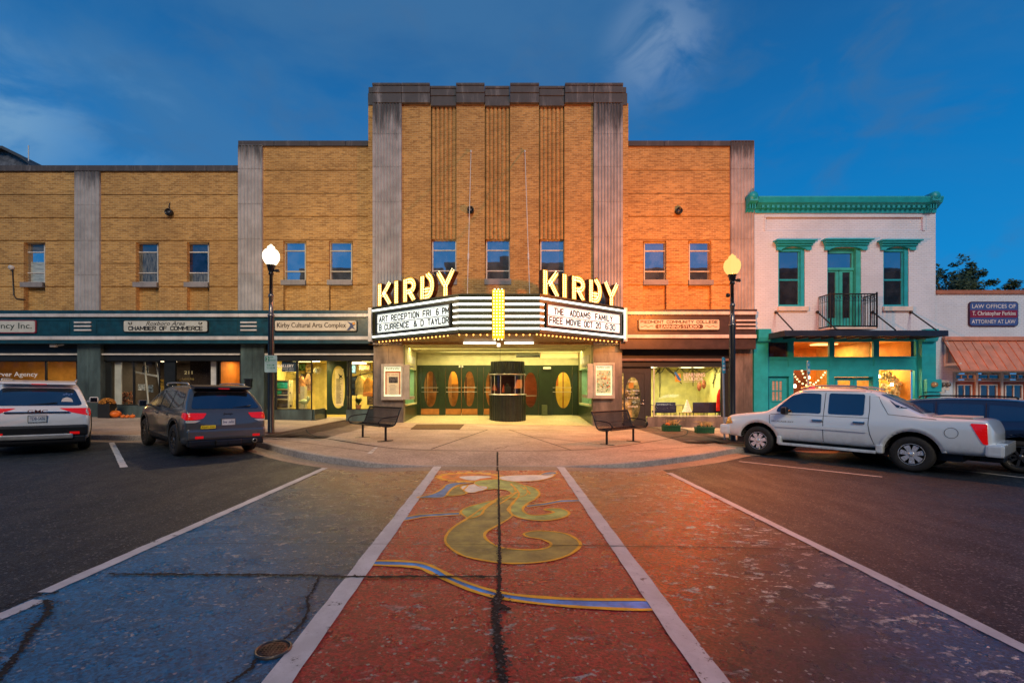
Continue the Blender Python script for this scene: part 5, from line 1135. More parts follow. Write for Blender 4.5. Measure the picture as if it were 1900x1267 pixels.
hp = [(.011*16*math.sin(t)**3, .011*(13*math.cos(t)-5*math.cos(2*t)-2*math.cos(3*t)-math.cos(4*t))) for t in frange(0, 2*math.pi*(23/24), 23)]
p = P(1504.5, 719, 21.5); m = MB(); m.prism([(p.x+a, p.z+b) for a, b in hp], 'y', p.y-.04, p.y); prop('heart_sign', 'pink red heart decoration in the teal shop window', 'decoration', m, EM('pink heart', (.9,.04,.12), .5))
m = MB(); random.seed(12)
for (a, b, s_) in ((1640,700,.22),(1648,694,.16),(1657,705,.25),(1640,718,.2),(1668,716,.22),(1650,724,.26),(1662,730,.2)):
    c = P(a, b, 21.9)
    for k in range(14):
        v = Vector((random.gauss(0,1), random.gauss(0,.5), random.gauss(0,1))).normalized()*s_*.6; m.ball(c+v, s_*.42, 4, (1,.4,1))
prop('paper_flowers', 'cluster of pale paper flowers hanging in the golden shop window', 'decoration', m, M('cream paper', (.75,.55,.30), .7, var=.35, vs=6))
for a, b, c_, d_ in ((1547+125, 688, 1673, 712), (1662, 689, 1663, 706)): pass
m = MB()
for a in (1663, 1672): m.tube([P(a, 688, 22.3), P(a+1.5, 708, 22.3)], [.02, .07], 6)
prop('hanging_ornaments', 'two dark slim ornaments hanging in the golden shop window', 'decoration', m, TXT)
# ---------------------------------------------------------------- law office
Lw = thing('office_building', 'low white painted brick law office with copper awning at the right edge', 'building', (fx(1850), YF, 0))
w = MB(); xe = fx(2300); hs = [(fx(1769), fx(2200), -1.5, fz(689), .3, False)]
panel_wall(w, fx(1736.2), xe, -1.6, fz(545), YF+.03, hs); w.build('wall', BW, Lw)
m = MB(); m.box(fx(1736.5), xe, YF-.04, YF+.4, fz(545.5), fz(538.5)); m.build('coping', M('copper brown coping', (.36,.15,.09), .5), Lw)
m = MB(); m.box(fx(1736.5), xe, YF+.6, 45, 4.0, fz(541)); m.build('back_wall', BW, Lw)
CPR = M('copper coloured metal roof', (.72,.30,.19), .42, metal=.25, var=.1)
AX0, AX1, yb, zb2, zt2 = 19.6, fx(2250), 20.15, 2.53, fz(630)
aw = MB(); aw.add([(AX0, YF-.02, zt2), (AX1, YF-.02, zt2), (AX1, yb, zb2), (AX0, yb, zb2)], [(0,1,2,3)]); aw.add([(AX0, YF-.02, zt2-.05), (AX1, YF-.02, zt2-.05), (AX1, yb+.02, zb2-.05), (AX0, yb+.02, zb2-.05)], [(3,2,1,0)])
aw.box(AX0, AX1, YF-.14, YF, zt2-.05, fz(625)); aw.add([(AX0, yb-.002, zb2-.06), (AX1, yb-.002, zb2-.06), (AX1, yb-.002, zb2+.01), (AX0, yb-.002, zb2+.01)], [(0,1,2,3)])
x = AX0
while x < AX1: aw.prism([(YF-.02, zt2), (YF-.02, zt2+.05), (yb, zb2+.05), (yb, zb2)], 'x', x, x+.035); x += .395
A_ = aw.build('awning', CPR, Lw)
m = MB(); x = AX0+.08; m.box(x, x+.10, YF-.08, YF+.02, fz(680), fz(632)); m.box(x, x+.10, yb+.15, YF-.081, fz(679), fz(674.5)); m.tube([(x+.05, YF-.08, fz(636)), (x+.05, yb+.2, 2.62)], .045, 4); m.build('awning_bracket', WHP, A_)
YD = YF+.2; z0 = -1.2; RDO = M('rust red door paint', (.36,.08,.03), .5)
cols = [1770, 1812, 1859, 1906, 1953, 2000, 2047, 2094, 2141]
m = MB(); m.box(fx(1769, YD), fx(2200, YD), YD, YD+.1, fz(692, YD), fz(685, YD)); m.box(fx(1769, YD), fx(2200, YD), YD, YD+.1, fz(708, YD), fz(705, YD))
for c_ in cols: m.box(fx(c_, YD)-.05, fx(c_, YD)+.05, YD-.02, YD+.1, z0, fz(685, YD))
m.build('window_wall_frame', WHP, Lw)
for a, b in zip(cols, cols[1:]):
    window(Lw, a+2.5, b-2.5, 694, 703.5, YD+.02, WHP, LAWG, (), None, .04, (.333, .666) if a != 1812 else (.5,))
    m = MB(); m.box(fx(a, YD)+.051, fx(b, YD)-.051, YD+.04, YD+.09, z0, fz(708.1, YD)); d = m.build('door', RDO, Lw)
    wd = window(Lw, a+6, b-8, 713, 752, YD-.012, WHP, LAWG, (.68,), None, .05, (.5,))
# meters
t = thing('electric_meter', 'teal painted electric meter box on the shop corner beside two white meters', 'meter', P(1722, 720, YF-.2), 'electric meters')
m = MB(); m.bbox(fx(1709), fx(1736), YF-.30, YF-.105, fz(727), fz(704), .02); m.bbox(fx(1710), fx(1734), YF-.28, YF-.105, fz(740), fz(728.5), .02); m.build('box', TEAL, t)
m = MB(); m.lathe([(.0001,-.12),(.10,-.10),(.12,-.03),(.125,0)], (fx(1721), YF-.31, fz(713.5)), 16, 'y'); m.build('dial', M('meter glass', (.45,.36,.2), .15, metal=.4), t)
m = MB(); ftext(m, '~xxx', 1719, 732, 1728, 735.5, YF-.284, off=.01); m.build('number', TXT, t)
for a, px in ((1743, 'left'), (1752, 'right')):
    t = thing('electric_meter', 'white round faced electric meter on the white brick, %s one of the pair' % px, 'meter', P(a, 714, YF-.1), 'electric meters')
    m = MB(); m.bbox(fx(a-5), fx(a+4.6), YF-.14, YF+.01, fz(730 if px == 'left' else 724), fz(705), .02); m.build('box', WHP, t)
    m = MB(); m.lathe([(.0001,-.12),(.08,-.10),(.095,-.03),(.10,0)], (fx(a), YF-.145, fz(713.5)), 16, 'y'); m.build('dial', M('meter face', (.16,.15,.14), .15, metal=.4), t)
# ---------------------------------------------------------------- gabled roof and mast seen over the low row
g = thing('gabled_building', 'dark grey gabled rooftop showing above the left parapet', 'building', P(10, 300, 34))
m = MB(); Yg = 34; m.prism([(fx(-60, Yg), 9), (fx(66, Yg), 9), (fx(66, Yg), fz(312, Yg)), (fx(52, Yg), fz(299, Yg)), (fx(17, Yg), fz(281, Yg)), (fx(-60, Yg), fz(281, Yg))], 'y', Yg, Yg+10); m.build('wall', M('dark slate cladding', (.10,.11,.13), .6, var=.4), g)
m = MB(); m.prism([(fx(68, Yg), fz(312, Yg)), (fx(53, Yg), fz(296, Yg)), (fx(18, Yg), fz(277.5, Yg)), (fx(-60, Yg), fz(274, Yg)), (fx(-60, Yg), fz(280.5, Yg)), (fx(16, Yg), fz(282, Yg)), (fx(52, Yg), fz(300, Yg))], 'y', Yg-.5, Yg+10); m.build('roof', M('dark roof edge', (.05,.055,.06), .6), g)
m = MB(); m.tube([P(53, 312, 33.8), P(53, 270, 33.8)], .035, 6); m.tube([P(51.5, 273, 33.8), P(54.5, 273, 33.8)], .02, 4); prop('roof_mast', 'thin pale antenna mast on the gabled rooftop', 'antenna', m, WHP)
# ---------------------------------------------------------------- wall vents / horns
for px, py, lab, yy in ((317, 396, 'black floodlight on the low left brick wall', YF), (873.4, 392, 'round black vent on the tower beside the left stay rod', TY), (1257.5, 393.7, 'round black vent on the right brick wing', YF)):
    c = P(px, py, yy); t = thing('wall_vent' if px > 400 else 'floodlight', lab, 'vent' if px > 400 else 'floodlight', c); m = MB()
    m.lathe([(.13, 0), (.15, -.04), (.15, -.20), (.12, -.21), (.10, -.12), (.0001, -.11)], c, 18, 'y'); m.build('housing', BLK, t)
    m = MB(); m.lathe([(.0001, -.16), (.07, -.165), (.075, -.12)], c, 14, 'y'); m.build('lens', M('dim lens', (.06,.06,.07), .2), t)
    if px < 400: m = MB(); m.tube([c+Vector((-.04,0,.45)), c+Vector((-.04,-.06,.3)), c+Vector((-.02,-.08,.1))], .02, 6); m.build('bracket', BLK, t)
m = MB(); m.tube([P(23, 497, YF-.04), P(24, 520, YF-.04), P(25.5, 548, YF-.04), P(30, 554, YF-.04), P(47, 556, YF-.04)], .022, 6); t = prop('conduit', 'bent dark conduit pipe with a junction box on the far left brick wall', 'pipe', m, BLK)
m = MB(); m.lathe([(.10,0),(.10,-.10),(.0001,-.11)], P(23, 497, YF-.01), 12, 'y'); m.build('junction_box', GRYF, t)
m = MB(); c = P(106, 641.5, 20.9); m.bbox(c.x-.25, c.x+.02, c.y-.1, c.y+.02, c.z-.06, c.z+.06, .02); m.tube([c+Vector((0,0,.02)), c+Vector((.25,.05,.05))], .03, 6); prop('security_camera', 'small white security camera under the left fascia', 'camera', m, WHP)
# ---------------------------------------------------------------- shop signs
def rsign(name, label, a, b, c, d, Y, mat, edge, r=.08, th=.05):
    t = thing(name, label, 'sign', P((a+b)/2, d, Y)); x0, x1, z0, z1 = fx(a, Y), fx(b, Y), fz(d, Y), fz(c, Y)
    m = MB(); m.prism(rpoly(x0-.035, x1+.035, z0-.035, z1+.035, r), 'y', Y+.0, Y+th); m.build('frame', edge, t)
    m = MB(); m.prism(rpoly(x0, x1, z0, z1, r*.8), 'y', Y-.012, Y-.001); m.build('face', mat, t); return t, Y-.013
CRM = M('cream sign face', (.62,.56,.46), .5, var=.06); PAL = M('pale grey sign face', (.52,.54,.50), .5, var=.06)
t, y = rsign('shop_sign', 'pale insurance agency sign with maroon edge, leftmost on the teal fascia', -150, 65, 595.5, 616.5, YC-.03, PAL, M('maroon edge', (.25,.03,.06), .5))
m = MB(); ftext(m, 'Agency Inc.', -30, 599, 59, 613, y, off=.004); m.build('lettering', M('dark green lettering', (.02,.04,.03), .5), t)
t, y = rsign('shop_sign', 'pale chamber of commerce sign between two panelled bays of the teal fascia', 230, 384.5, 595.5, 615, YC-.03, PAL, DARKM)
m = MB(); block(m, 'CHAMBER OF COMMERCE', P(238, 613.3, y-.006), (1,0,0), fx(376, y)-fx(238, y), .195, .19, .34); ftext(m, 'Roxboro Area', 271, 596.3, 343, 603.6, y, off=.006, shear=.35); m.build('lettering', TXT, t)
m = MB()
for a, s_ in ((241, 1), (372, -1)):
    for k in range(2): m.tube([P(a+s_*(6-5*k)*math.cos(q)*.5+s_*k*3, 600+2.0*math.sin(q*1.7)-k, y-.01) for q in frange(0, 4.6, 10)], .012, 4)
m.build('scroll', TXT, t)
t, y = rsign('shop_sign', 'cream arts complex sign with a blue bird emblem beside the marquee', 510.5, 661, 595, 613.5, YC-.03, CRM, DARKM)
m = MB(); ftext(m, 'Kirby Cultural Arts Complex', 514, 598.5, 642, 610.5, y, off=.016); m.build('lettering', M('brown black lettering', (.05,.03,.02), .5), t)
m = MB(); m.prism([(P(a, b, y).x, P(a, b, y).z) for a, b in ((644,596),(652,599.5),(658,597),(659.5,602),(655,606),(660,611.5),(653,608.5),(648,613),(643,612.5),(648,607),(650,603))], 'y', y-.006, y); m.build('bird_emblem', M('navy emblem', (.02,.05,.16), .5), t)
m = MB(); m.prism([(P(a, b, y).x, P(a, b, y).z) for a, b in [(656.5+2.6*math.cos(q), 600.3+2.6*math.sin(q)) for q in frange(0, 5.8, 10)]], 'y', y-.010, y-.0065); m.build('emblem_disc', M('orange emblem', (.75,.32,.04), .5), t)
t, y = rsign('shop_sign', 'orange lit college learning studio sign on the brown right fascia', 1186, 1334.5, 593, 611.5, YC-.03, CRM, DARKM)
m = MB(); block(m, 'PIEDMONT COMMUNITY COLLEGE', P(1188.5, 600.2, y-.006), (1,0,0), fx(1332, y)-fx(1188.5, y), .14, .2, .36); m.build('lettering', TXT, t)
m = MB(); m.prism(rpoly(fx(1216, y), fx(1304.5, y), fz(609.8, y), fz(602, y), .08), 'y', y-.006, y-.0002)
for s_, a in ((1, 1189), (-1, 1331)): m.tube([P(a+s_*k*1.6, 605.5+math.sin(k*.9)*1.4, y-.006) for k in range(15)], .010, 4)
m.build('name_plate', M('brown name plate', (.10,.045,.02), .5), t)
m = MB(); ftext(m, 'Learning Studio'.upper(), 1222, 603, 1298, 608.9, y-.0065, off=.018); m.build('plate_lettering', M('cream lettering', (.68,.62,.50), .5), t)
t, y = rsign('office_sign', 'blue and maroon law office sign on the white brick at the right', 1799.5, 1888, 561, 604, YF-.03, M('blue sign face', (.045,.10,.32), .45), M('dark sign edge', (.04,.01,.04), .5), .14)
m = MB(); m.box(fx(1800, y), fx(1887.5, y), y-.006, y-.0002, fz(589.3, y), fz(575.5, y)); m.build('maroon_band', M('maroon band', (.22,.012,.05), .45), t)
m = MB(); ftext(m, 'LAW OFFICES OF', 1803.5, 564.5, 1884.5, 571.8, y, off=.006); ftext(m, 'ATTORNEY AT LAW', 1803, 593, 1884, 600.2, y, off=.006); ftext(m, 'T. Christopher Perkins', 1804, 577.5, 1884.5, 587.3, y-.0065, off=.016); m.build('lettering', M('pale lettering', (.70,.72,.76), .5), t)
# gallery window sign and contents
m = MB(); m.box(fx(517), fx(548), SG+.02, SG+.03, fz(689), fz(670)); s = prop('gallery_sign', 'blue and brown gallery sign inside the left gallery window', 'sign', m, M('slate blue board', (.05,.09,.14), .5))
m = MB(); ftext(m, 'GALLERY', 515.5, 676, 545, 681.5, SG-.034, off=.03); m.build('lettering', WTXT, s)
m = MB(); ftext(m, '~xxx xxxxxx xxxxx', 518, 683, 545, 685, SG-.034); ftext(m, '~xxxxx xxxxxxx', 529, 687, 545, 689, SG-.034); m.build('small_lettering', WTXT, s)
x0, x1, y0, y1 = fx(508.5, 22), fx(538, 22), 21.9, 22.3; CRS = M('cream shelf paint', (.72,.62,.34), .5, var=.05)
sh = thing('display_shelf', 'cream painted shelf of art plates in the gallery window', 'shelf', (x0, y0, .4)); zz = [fz(q, 22) for q in (705, 721.5, 732, 740, 757)]; m = MB()
m.box(x0, x0+.06, y0, y1, .3, zz[0]); m.box(x1-.06, x1, y0, y1, .3, zz[0]); m.box(x0+.06, x1-.06, y1-.03, y1, .3, zz[0]); m.build('case', CRS, sh)
for z in zz: m = MB(); m.box(x0+.06, x1-.06, y0, y1-.031, z-.04, z); m.build('shelf', CRS, sh)
AQ = M('aqua glaze', (.04,.55,.42), .25); SNG = M('dark glazed pottery', (.10,.08,.07), .3, var=.6, vs=12)
for i, (a, zi, w_, h_, mt, nm, lab) in enumerate(((520, 1, .26, .28, AQ, 'art_fish', 'large aqua fish shaped plate on the top shelf'), (531, 1, .16, .26, AQ, 'art_fish', 'smaller aqua plate at the right end of the top shelf'), (512.5, 1, .10, .2, SNG, 'art_plate', 'dark narrow plate at the left end of the top shelf'),
                                                (516, 2, .22, .16, AQ, 'art_fish', 'aqua fish plate on the second shelf'), (530, 2, .24, .14, SNG, 'art_bowl', 'dark bowl on the second shelf of the cream case'), (520, 3, .34, .07, SNG, 'art_tray', 'dark flat tray on the third shelf'), (526, 4, .40, .18, SNG, 'art_bag', 'dark woven bag on the lowest shelf'))):
    m = MB(); c = Vector((fx(a, 22), 22.0, zz[zi]+h_*.62)); m.ball(c, 1, 8, (w_, .04, h_*.6)); 
    if nm == 'art_fish': m.prism([(c.x+w_*.8, c.z), (c.x+w_*1.25, c.z+h_*.4), (c.x+w_*1.15, c.z-h_*.3)], 'y', c.y-.02, c.y+.02)
    prop(nm, lab, 'artwork' if 'fish' in nm or 'plate' in nm else nm.split('_')[1], m, mt)
m = MB(); m.prism([(fx(508), fz(704)), (fx(530), fz(704)), (fx(528), fz(686)), (fx(512), fz(685))], 'y', 22.1, 22.16); prop('framed_canvas', 'yellowish canvas leaning on top of the cream shelf', 'painting', m, M('ochre canvas', (.50,.38,.10), .7, var=.3))
m = MB(); m.box(fx(539.5), fx(548), 22.0, 22.3, .3, fz(716)); prop('cream_cabinet', 'narrow cream cabinet to the right of the plate shelf', 'cabinet', m, CRS)
def garment(name, label, px, py0, py1, w_, Y, mat, drape=1):
    t = thing(name, label, 'clothing', P(px, py1, Y), 'garments hanging in the gallery windows'); c0, c1 = P(px, py0, Y), P(px, py1, Y); m = MB(); n = 24; vs = []; hh = c0.z-c1.z
    for j in range(9):
        t_ = j/8; ww = w_*(.35+.45*min(1, t_*3))*(1+.25*t_) ; 
        for k in range(n):
            a = 2*math.pi*k/n; r = 1+.10*math.sin(a*7+j*.4)*t_; vs.append((c0.x+ww*math.cos(a)*r, Y+.10*math.sin(a)*r, c0.z-hh*t_))
    m.add(vs, [(j*n+k, j*n+(k+1)%n, (j+1)*n+(k+1)%n, (j+1)*n+k) for j in range(8) for k in range(n)], True)
    for s_ in (-1, 1): m.tube([(c0.x+s_*w_*.3, Y, c0.z-.04), (c0.x+s_*w_*.75, Y-.02, c0.z-hh*.30), (c0.x+s_*w_*.85, Y-.03, c0.z-hh*.62)], [w_*.2, w_*.2, w_*.17], 8)
    m.build('shirt', mat, t); m = MB(); m.tube([(c0.x-w_*.35, Y, c0.z), (c0.x, Y, c0.z+.08), (c0.x+w_*.35, Y, c0.z)], .012, 5); m.tube([(c0.x, Y, c0.z+.08), (c0.x, Y, c0.z+.16)], .01, 5); m.build('hanger', BLK, t)
garment('hanging_shirt', 'rust striped shirt hanging in the left gallery window', 559, 698, 730, .20, 22.2, M('rust cloth', (.50,.22,.08), .8, var=.5, vs=8, sc=(6,1,1)))
garment('hanging_shirt', 'brown shirt hanging to the right of the rust striped one', 572, 694, 724, .15, 22.5, M('brown cloth', (.28,.14,.06), .8, var=.5, vs=6))
garment('hanging_shirt', 'pale yellow coat hanging in the right gallery window', 669, 697, 732, .25, 22.1, M('pale yellow cloth', (.75,.55,.14), .8, var=.2, vs=5))
garment('hanging_shirt', 'orange sleeveless top beside the pale yellow coat', 684, 701, 730, .24, 21.95, M('orange cloth', (.78,.36,.05), .8, var=.2, vs=5))
m = MB(); c = P(682, 731, 21.9); m.bbox(c.x-.2, c.x+.25, c.y-.1, c.y+.1, c.z-.1, c.z+.08, .04); prop('orange_bag', 'orange folded bag under the orange top', 'bag', m, M('orange leather', (.75,.25,.03), .6))
m = MB(); m.tube([P(653, 700, 22.6), P(693, 689, 22.6)], .025, 6); m.tube([P(661, 699, 22.6), P(661, 758, 22.6)], .02, 6); prop('garment_rail', 'dark clothes rail behind the yellow coat', 'rail', m, BLK)
def plant(name, label, cat, base, r, h, n, leafm, potm, potr=.14, poth=.2, droop=.6, lw=.03):
    t = thing(name, label, cat, base); m = MB(); m.lathe([(potr*.75,0),(potr,poth),(potr*.86,poth),(potr*.8,poth*.85),(.0001,poth*.85)], base, 14); m.build('pot', potm, t); m = MB()
    for k in range(n):
        a = random.uniform(0, 6.28); L_ = h*random.uniform(.6, 1); sp = r*random.uniform(.3, 1); pts = [Vector((math.cos(a)*sp*t_**1.3, math.sin(a)*sp*t_**1.3, poth*.85+L_*(t_-droop*t_**3*.6)))+Vector(base) for t_ in (0,.33,.66,1)]
        s_ = Vector((-math.sin(a), math.cos(a), 0)); vs = []
        for p, w_ in zip(pts, (.4,1,.8,.05)): vs += [p-s_*lw*w_, p+s_*lw*w_]
        m.add(vs, [(0,1,3,2),(2,3,5,4),(4,5,7,6)])
    m.build('leaves', leafm, t); return t
plant('potted_plant', 'leafy plant in pot low in the right gallery window', 'plant', P(665, 759, 21.9), .3, .55, 60, M('grey green leaf', (.12,.22,.08), .6, var=.5), M('terracotta pot', (.4,.16,.07), .8), lw=.035)
m = MB(); c = P(565, 745, 22.0); m.ball(c, .12, 8, (1.6,.8,1)); m.ball(c+Vector((.18,0,.14)), .08, 8, (1,.8,1.4)); m.tube([c+Vector((-.12,0,0)), c+Vector((-.34,0,-.06))], [.07,.01], 6); m.tube([c+Vector((0,0,-.1)), c+Vector((0,0,-.26))], .03, 6); prop('bird_figurine', 'pale green ceramic bird in the left gallery window', 'figurine', m, M('pale green glaze', (.42,.48,.22), .4))
m = MB(); x0, x1 = fx(551.5, 22.3), fx(561, 22.3)
for a in (x0, x1): m.box(a-.02, a+.02, 22.3, 22.6, .3, fz(726, 22.3))
for q in (727, 737, 748, 757): z = fz(q, 22.3); m.box(x0+.021, x1-.021, 22.3, 22.6, z-.02, z+.01)
prop('white_rack', 'small white rack under the rust striped shirt', 'rack', m, CRS)
m = MB(); c = P(589, 687, 21.9)
for k in range(8):
    a = math.pi*k/8; m.tube([c-Vector((math.cos(a),0,math.sin(a)))*.18, c+Vector((math.cos(a),0,math.sin(a)))*.18], .018, 4)
prop('star_ornament', 'pale starburst ornament hanging by the gallery entrance', 'ornament', m, M('pale yellow ornament', (.7,.6,.25), .5))
# studio contents
s = MB(); ftext(s, 'LEARNING', 1268.5, 692, 1308, 698.5, SG-.034, off=.012); ftext(s, 'STUDIOS', 1268.5, 699.5, 1304, 706, SG-.034, off=.012); ftext(s, '~xxxxxxxx xxxxxxxxx xxxxxxx', 1268.5, 707.3, 1300, 708.8, SG-.034); t = prop('window_lettering', 'white learning studios lettering on the studio window', 'lettering', s, WTXT)
m = MB(); m.box(fx(1257), fx(1267), SG-.04, SG-.034, fz(708), fz(693)); m.build('orange_square', M('orange logo', (.75,.36,.02), .5), t)
m = MB(); m.prism([(P(a,b,SG).x, P(a,b,SG).z) for a,b in ((1250,691),(1254,690),(1263,704),(1262,707),(1257,704))], 'y', SG-.050, SG-.042); m.build('blue_bird', M('blue logo', (.03,.2,.5), .5), t)
NET = M('black netting', (.02,.02,.012), .9)
m = MB(); random.seed(4)
anch = [1216, 1234, 1262, 1284, 1325, 1340]
for i, (a, b) in enumerate(zip(anch, anch[1:])):
    for r_ in range(5):
        sag = 6+r_*3.2; m.tube([P(a+(b-a)*k/10, 681+sag*math.sin(math.pi*k/10)*(1-.1*r_), 21.75+.02*r_) for k in range(11)], .008, 3, False)
for a, b, l_ in ((1224, 1216, 12), (1237, 1265, 30), (1283, 1286, 34), (1325, 1324, 38), (1222, 1224, 55), (1330, 1322, 30)):
    for k in range(4): m.tube([P(a+k, 682, 21.8), P(a+(b-a)*.5+k*1.2, 682+l_*.5, 21.8), P(b+random.uniform(-1,1), 682+l_, 21.8)], .009, 3, False)
prop('window_netting', 'draped black party netting across the top of the studio window', 'netting', m, NET)
for a, b, lab in ((1297.5, 717, 'lower left brown patterned mask hanging in the studio'), (1306, 713, 'upper right brown patterned mask hanging in the studio')):
    m = MB(); m.ball(P(a, b, 23.2), 1, 10, (.11,.05,.22)); m.tube([P(a, b-8, 23.2), P(a, 683, 23.2)], .006, 3); prop('hanging_mask', lab, 'mask', m, M('spotted brown', (.20,.05,.02), .6, var=.9, vs=22), 'masks hanging in the studio')
tr = MB(); c = P(1275, 764, 22.0)
for k in range(7): tr.lathe([(.22*(1-k/7.5), 0), (.20*(1-k/7.5), .06), (.12*(1-k/7.5), .085)], (c.x, c.y, c.z+.078*k), 14)
prop('small_tree', 'small white tabletop christmas tree in the studio window', 'ornament', tr, M('white tinsel', (.8,.78,.70), .6, var=.3, vs=30))
def table(label, a, b, py, Y, depth, mat):
    t = thing('table', label, 'table', P((a+b)/2, 790, Y)); x0, x1, z = fx(a, Y), fx(b, Y), fz(py, Y); m = MB(); m.box(x0, x1, Y, Y+depth, z-.04, z); m.build('tabletop', mat, t)
    for x in (x0+.05, x1-.05):
        for y in (Y+.05, Y+depth-.05): m = MB(); m.tube([(x, y, .2), (x, y, z-.04)], .02, 6); m.build('leg', BLK, t)
table('round topped small stand under the white tree', 1266, 1283, 764.5, 21.8, .5, M('tan tabletop', (.5,.4,.2), .5)); table('long dark folding table at the left of the studio', 1214, 1270, 751, 22.5, 1.0, M('table grey', (.2,.17,.1), .5))
def chair(label, px, Y, mat, w_=.5):
    t = thing('chair', label, 'chair', P(px, 790, Y), 'chairs in the studio'); x = fx(px, Y); m = MB(); m.bbox(x-w_/2, x+w_/2, Y, Y+.5, .60, .70, .03); m.build('seat', mat, t)
    m = MB(); m.bbox(x-w_/2, x+w_/2, Y-.06, Y, .62, 1.10, .03); m.build('backrest', mat, t)
    for a in (-1, 1):
        for b in (0.04, .46): m = MB(); m.tube([(x+a*w_*.42, Y+b, .2), (x+a*w_*.42, Y+b, .61)], .018, 6); m.build('leg', BLK, t)
NV = M('navy chair cloth', (.015,.02,.08), .7)
chair('navy chair at the long table, leftmost in the studio', 1228, 21.9, NV, .6); chair('navy chair at the long table, nearest the white tree', 1243, 22.0, NV, .5); chair('dark slatted chair right of the white tree', 1300, 21.9, M('dark chair', (.03,.02,.05), .6), .75); chair('dark chair beside the red coat', 1322, 22.0, NV, .8)
garment('red_coat', 'bright red coat hanging at the right edge of the studio window', 1337, 722, 762, .20, 21.75, M('bright red cloth', (.72,.02,.012), .7, var=.2)); 
# ---------------------------------------------------------------- poster cases on the entrance piers
def poster(side, a, b, c, d, sa, sb):
    t = thing('poster_case', 'lit aluminium poster case wrapped round the %s entrance pier' % ('left' if side < 0 else 'right'), 'poster case', P((a+b)/2, d, YF-.2), 'poster cases on the piers'); Y = YF-.32
    x0, x1, z0, z1 = fx(a, Y), fx(b, Y), fz(d, Y), fz(c, Y); f = MB(); w_ = .10
    f.bbox(x0, x0+w_, Y, YF-.125, z0, z1, .01); f.bbox(x1-w_, x1, Y, YF-.125, z0, z1, .01); f.bbox(x0+w_, x1-w_, Y, YF-.125, z0, z0+.16, .01); f.bbox(x0+w_, x1-w_, Y, YF-.125, z1-w_, z1, .01)
    xs_ = x1 if side < 0 else x0; s_ = 1 if side < 0 else -1
    f.box(xs_, xs_+s_*.26, Y+.04, YF+1.0, z0+.02, z0+.16); f.box(xs_, xs_+s_*.26, Y+.04, YF+1.0, z1-w_, z1-.02); f.box(xs_, xs_+s_*.25, Y+.041, Y+.14, z0+.161, z1-w_-.001); f.build('case', M('grey aluminium case', (.42,.40,.38), .4, metal=.5), t)
    p = MB(); p.box(x0+w_, x1-w_, YF-.17, YF-.14, z0+.16, z1-w_); p.build('backboard', EM('lit case back', (1,.96,.62), .85), t)
    px0, px1, pz0, pz1 = x0+w_+.05, x1-w_-.05, z0+.24, z1-.30
    m = MB(); m.box(px0, px1, YF-.185, YF-.171, pz0, pz1)
    if side < 0:
        po = m.build('poster', M('cream poster paper', (.70,.58,.42), .6, var=.08, emit=.22, ecol=(.9,.7,.45)), t)
        m = MB(); y = YF-.188
        m.box(px0, px0+.06, y, YF-.1855, pz0, pz1); m.box(px1-.06, px1, y, YF-.1855, pz0, pz1); m.box(px0+.06, px1-.06, y, YF-.1855, pz1-.07, pz1); m.build('border', M('salmon border', (.55,.14,.06), .6), po)
        m = MB(); m.box(px0+.16, px1-.12, y, YF-.1855, pz1-.52, pz1-.25); m.build('photo', M('grey photo print', (.09,.08,.10), .6, var=.8, vs=12), po)
        m = MB(); text(m, '~xxx xxxxxxxx', (px0+.10, y, pz1-.19), (1,0,0), (0,0,1), px1-px0-.20, .09, .004, .002); m.build('title', M('faded title ink', (.5,.3,.2), .6), po)
        m = MB()
        for k in range(9): a_ = random.uniform(.02, .1); m.box(px0+.14+a_, px1-.14-a_, y, YF-.1855, pz1-.62-.055*k, pz1-.605-.055*k)
        m.build('small_print', M('faded ink', (.35,.3,.28), .6), po)
    else:
        po = m.build('poster', M('pale mint poster paper', (.50,.60,.42), .6, var=.3, vs=9, emit=.15, ecol=(.7,.9,.6)), t); random.seed(21)
        for k in range(70):
            m = MB(); q = random.random(); a_ = random.uniform(px0+.03, px1-.05); b_ = random.uniform(pz0+.05, pz1-.05) if q < .55 else random.gauss(pz0+.35*(pz1-pz0), .09); r_ = random.uniform(.012, .035)
            cc = random.choice(((.6,.08,.03),(.75,.35,.05),(.05,.3,.35),(.1,.35,.08),(.25,.05,.15),(.7,.6,.2),(.03,.03,.05)))
            m.lathe([(.0001, -.0), (r_, 0)], (a_, YF-.187-.0001*k, b_), 7, 'y'); 
            if k == 0: group_ = {}
            group_.setdefault(cc, MB()).add(m.v, m.f)
        for cc, g_ in group_.items(): g_.build('printed_figures', M('print ink %.2f %.2f' % cc[:2], cc, .6), po)
        m = MB(); text(m, '~xxxxxx', (px0+.2, YF-.197, pz1-.40), (1,0,0), (0,0,1), px1-px0-.42, .10, .01, .002); m.build('title', M('orange title', (.7,.15,.03), .6), po)
    m = MB(); text(m, '~xxxxxx xxxx' if side > 0 else '~xxxxxxxx', (px0+.03, YF-.176, z1-w_-.135), (1,0,0), (0,0,1), px1-px0-.06, .10, .0, .002); m.build('case_lettering', M('olive lettering', (.12,.12,.05), .6), t)
    p = MB(); p.add([(x0+w_, Y+.02, z0+.16), (x1-w_, Y+.02, z0+.16), (x1-w_, Y+.02, z1-w_), (x0+w_, Y+.02, z1-w_)], [(0,1,2,3)]); p.build('pane', GL, t)
poster(-1, 707, 748.5, 675.5, 742, 0, 0); poster(1, 1101.5, 1141, 673.5, 739.5, 0, 0)
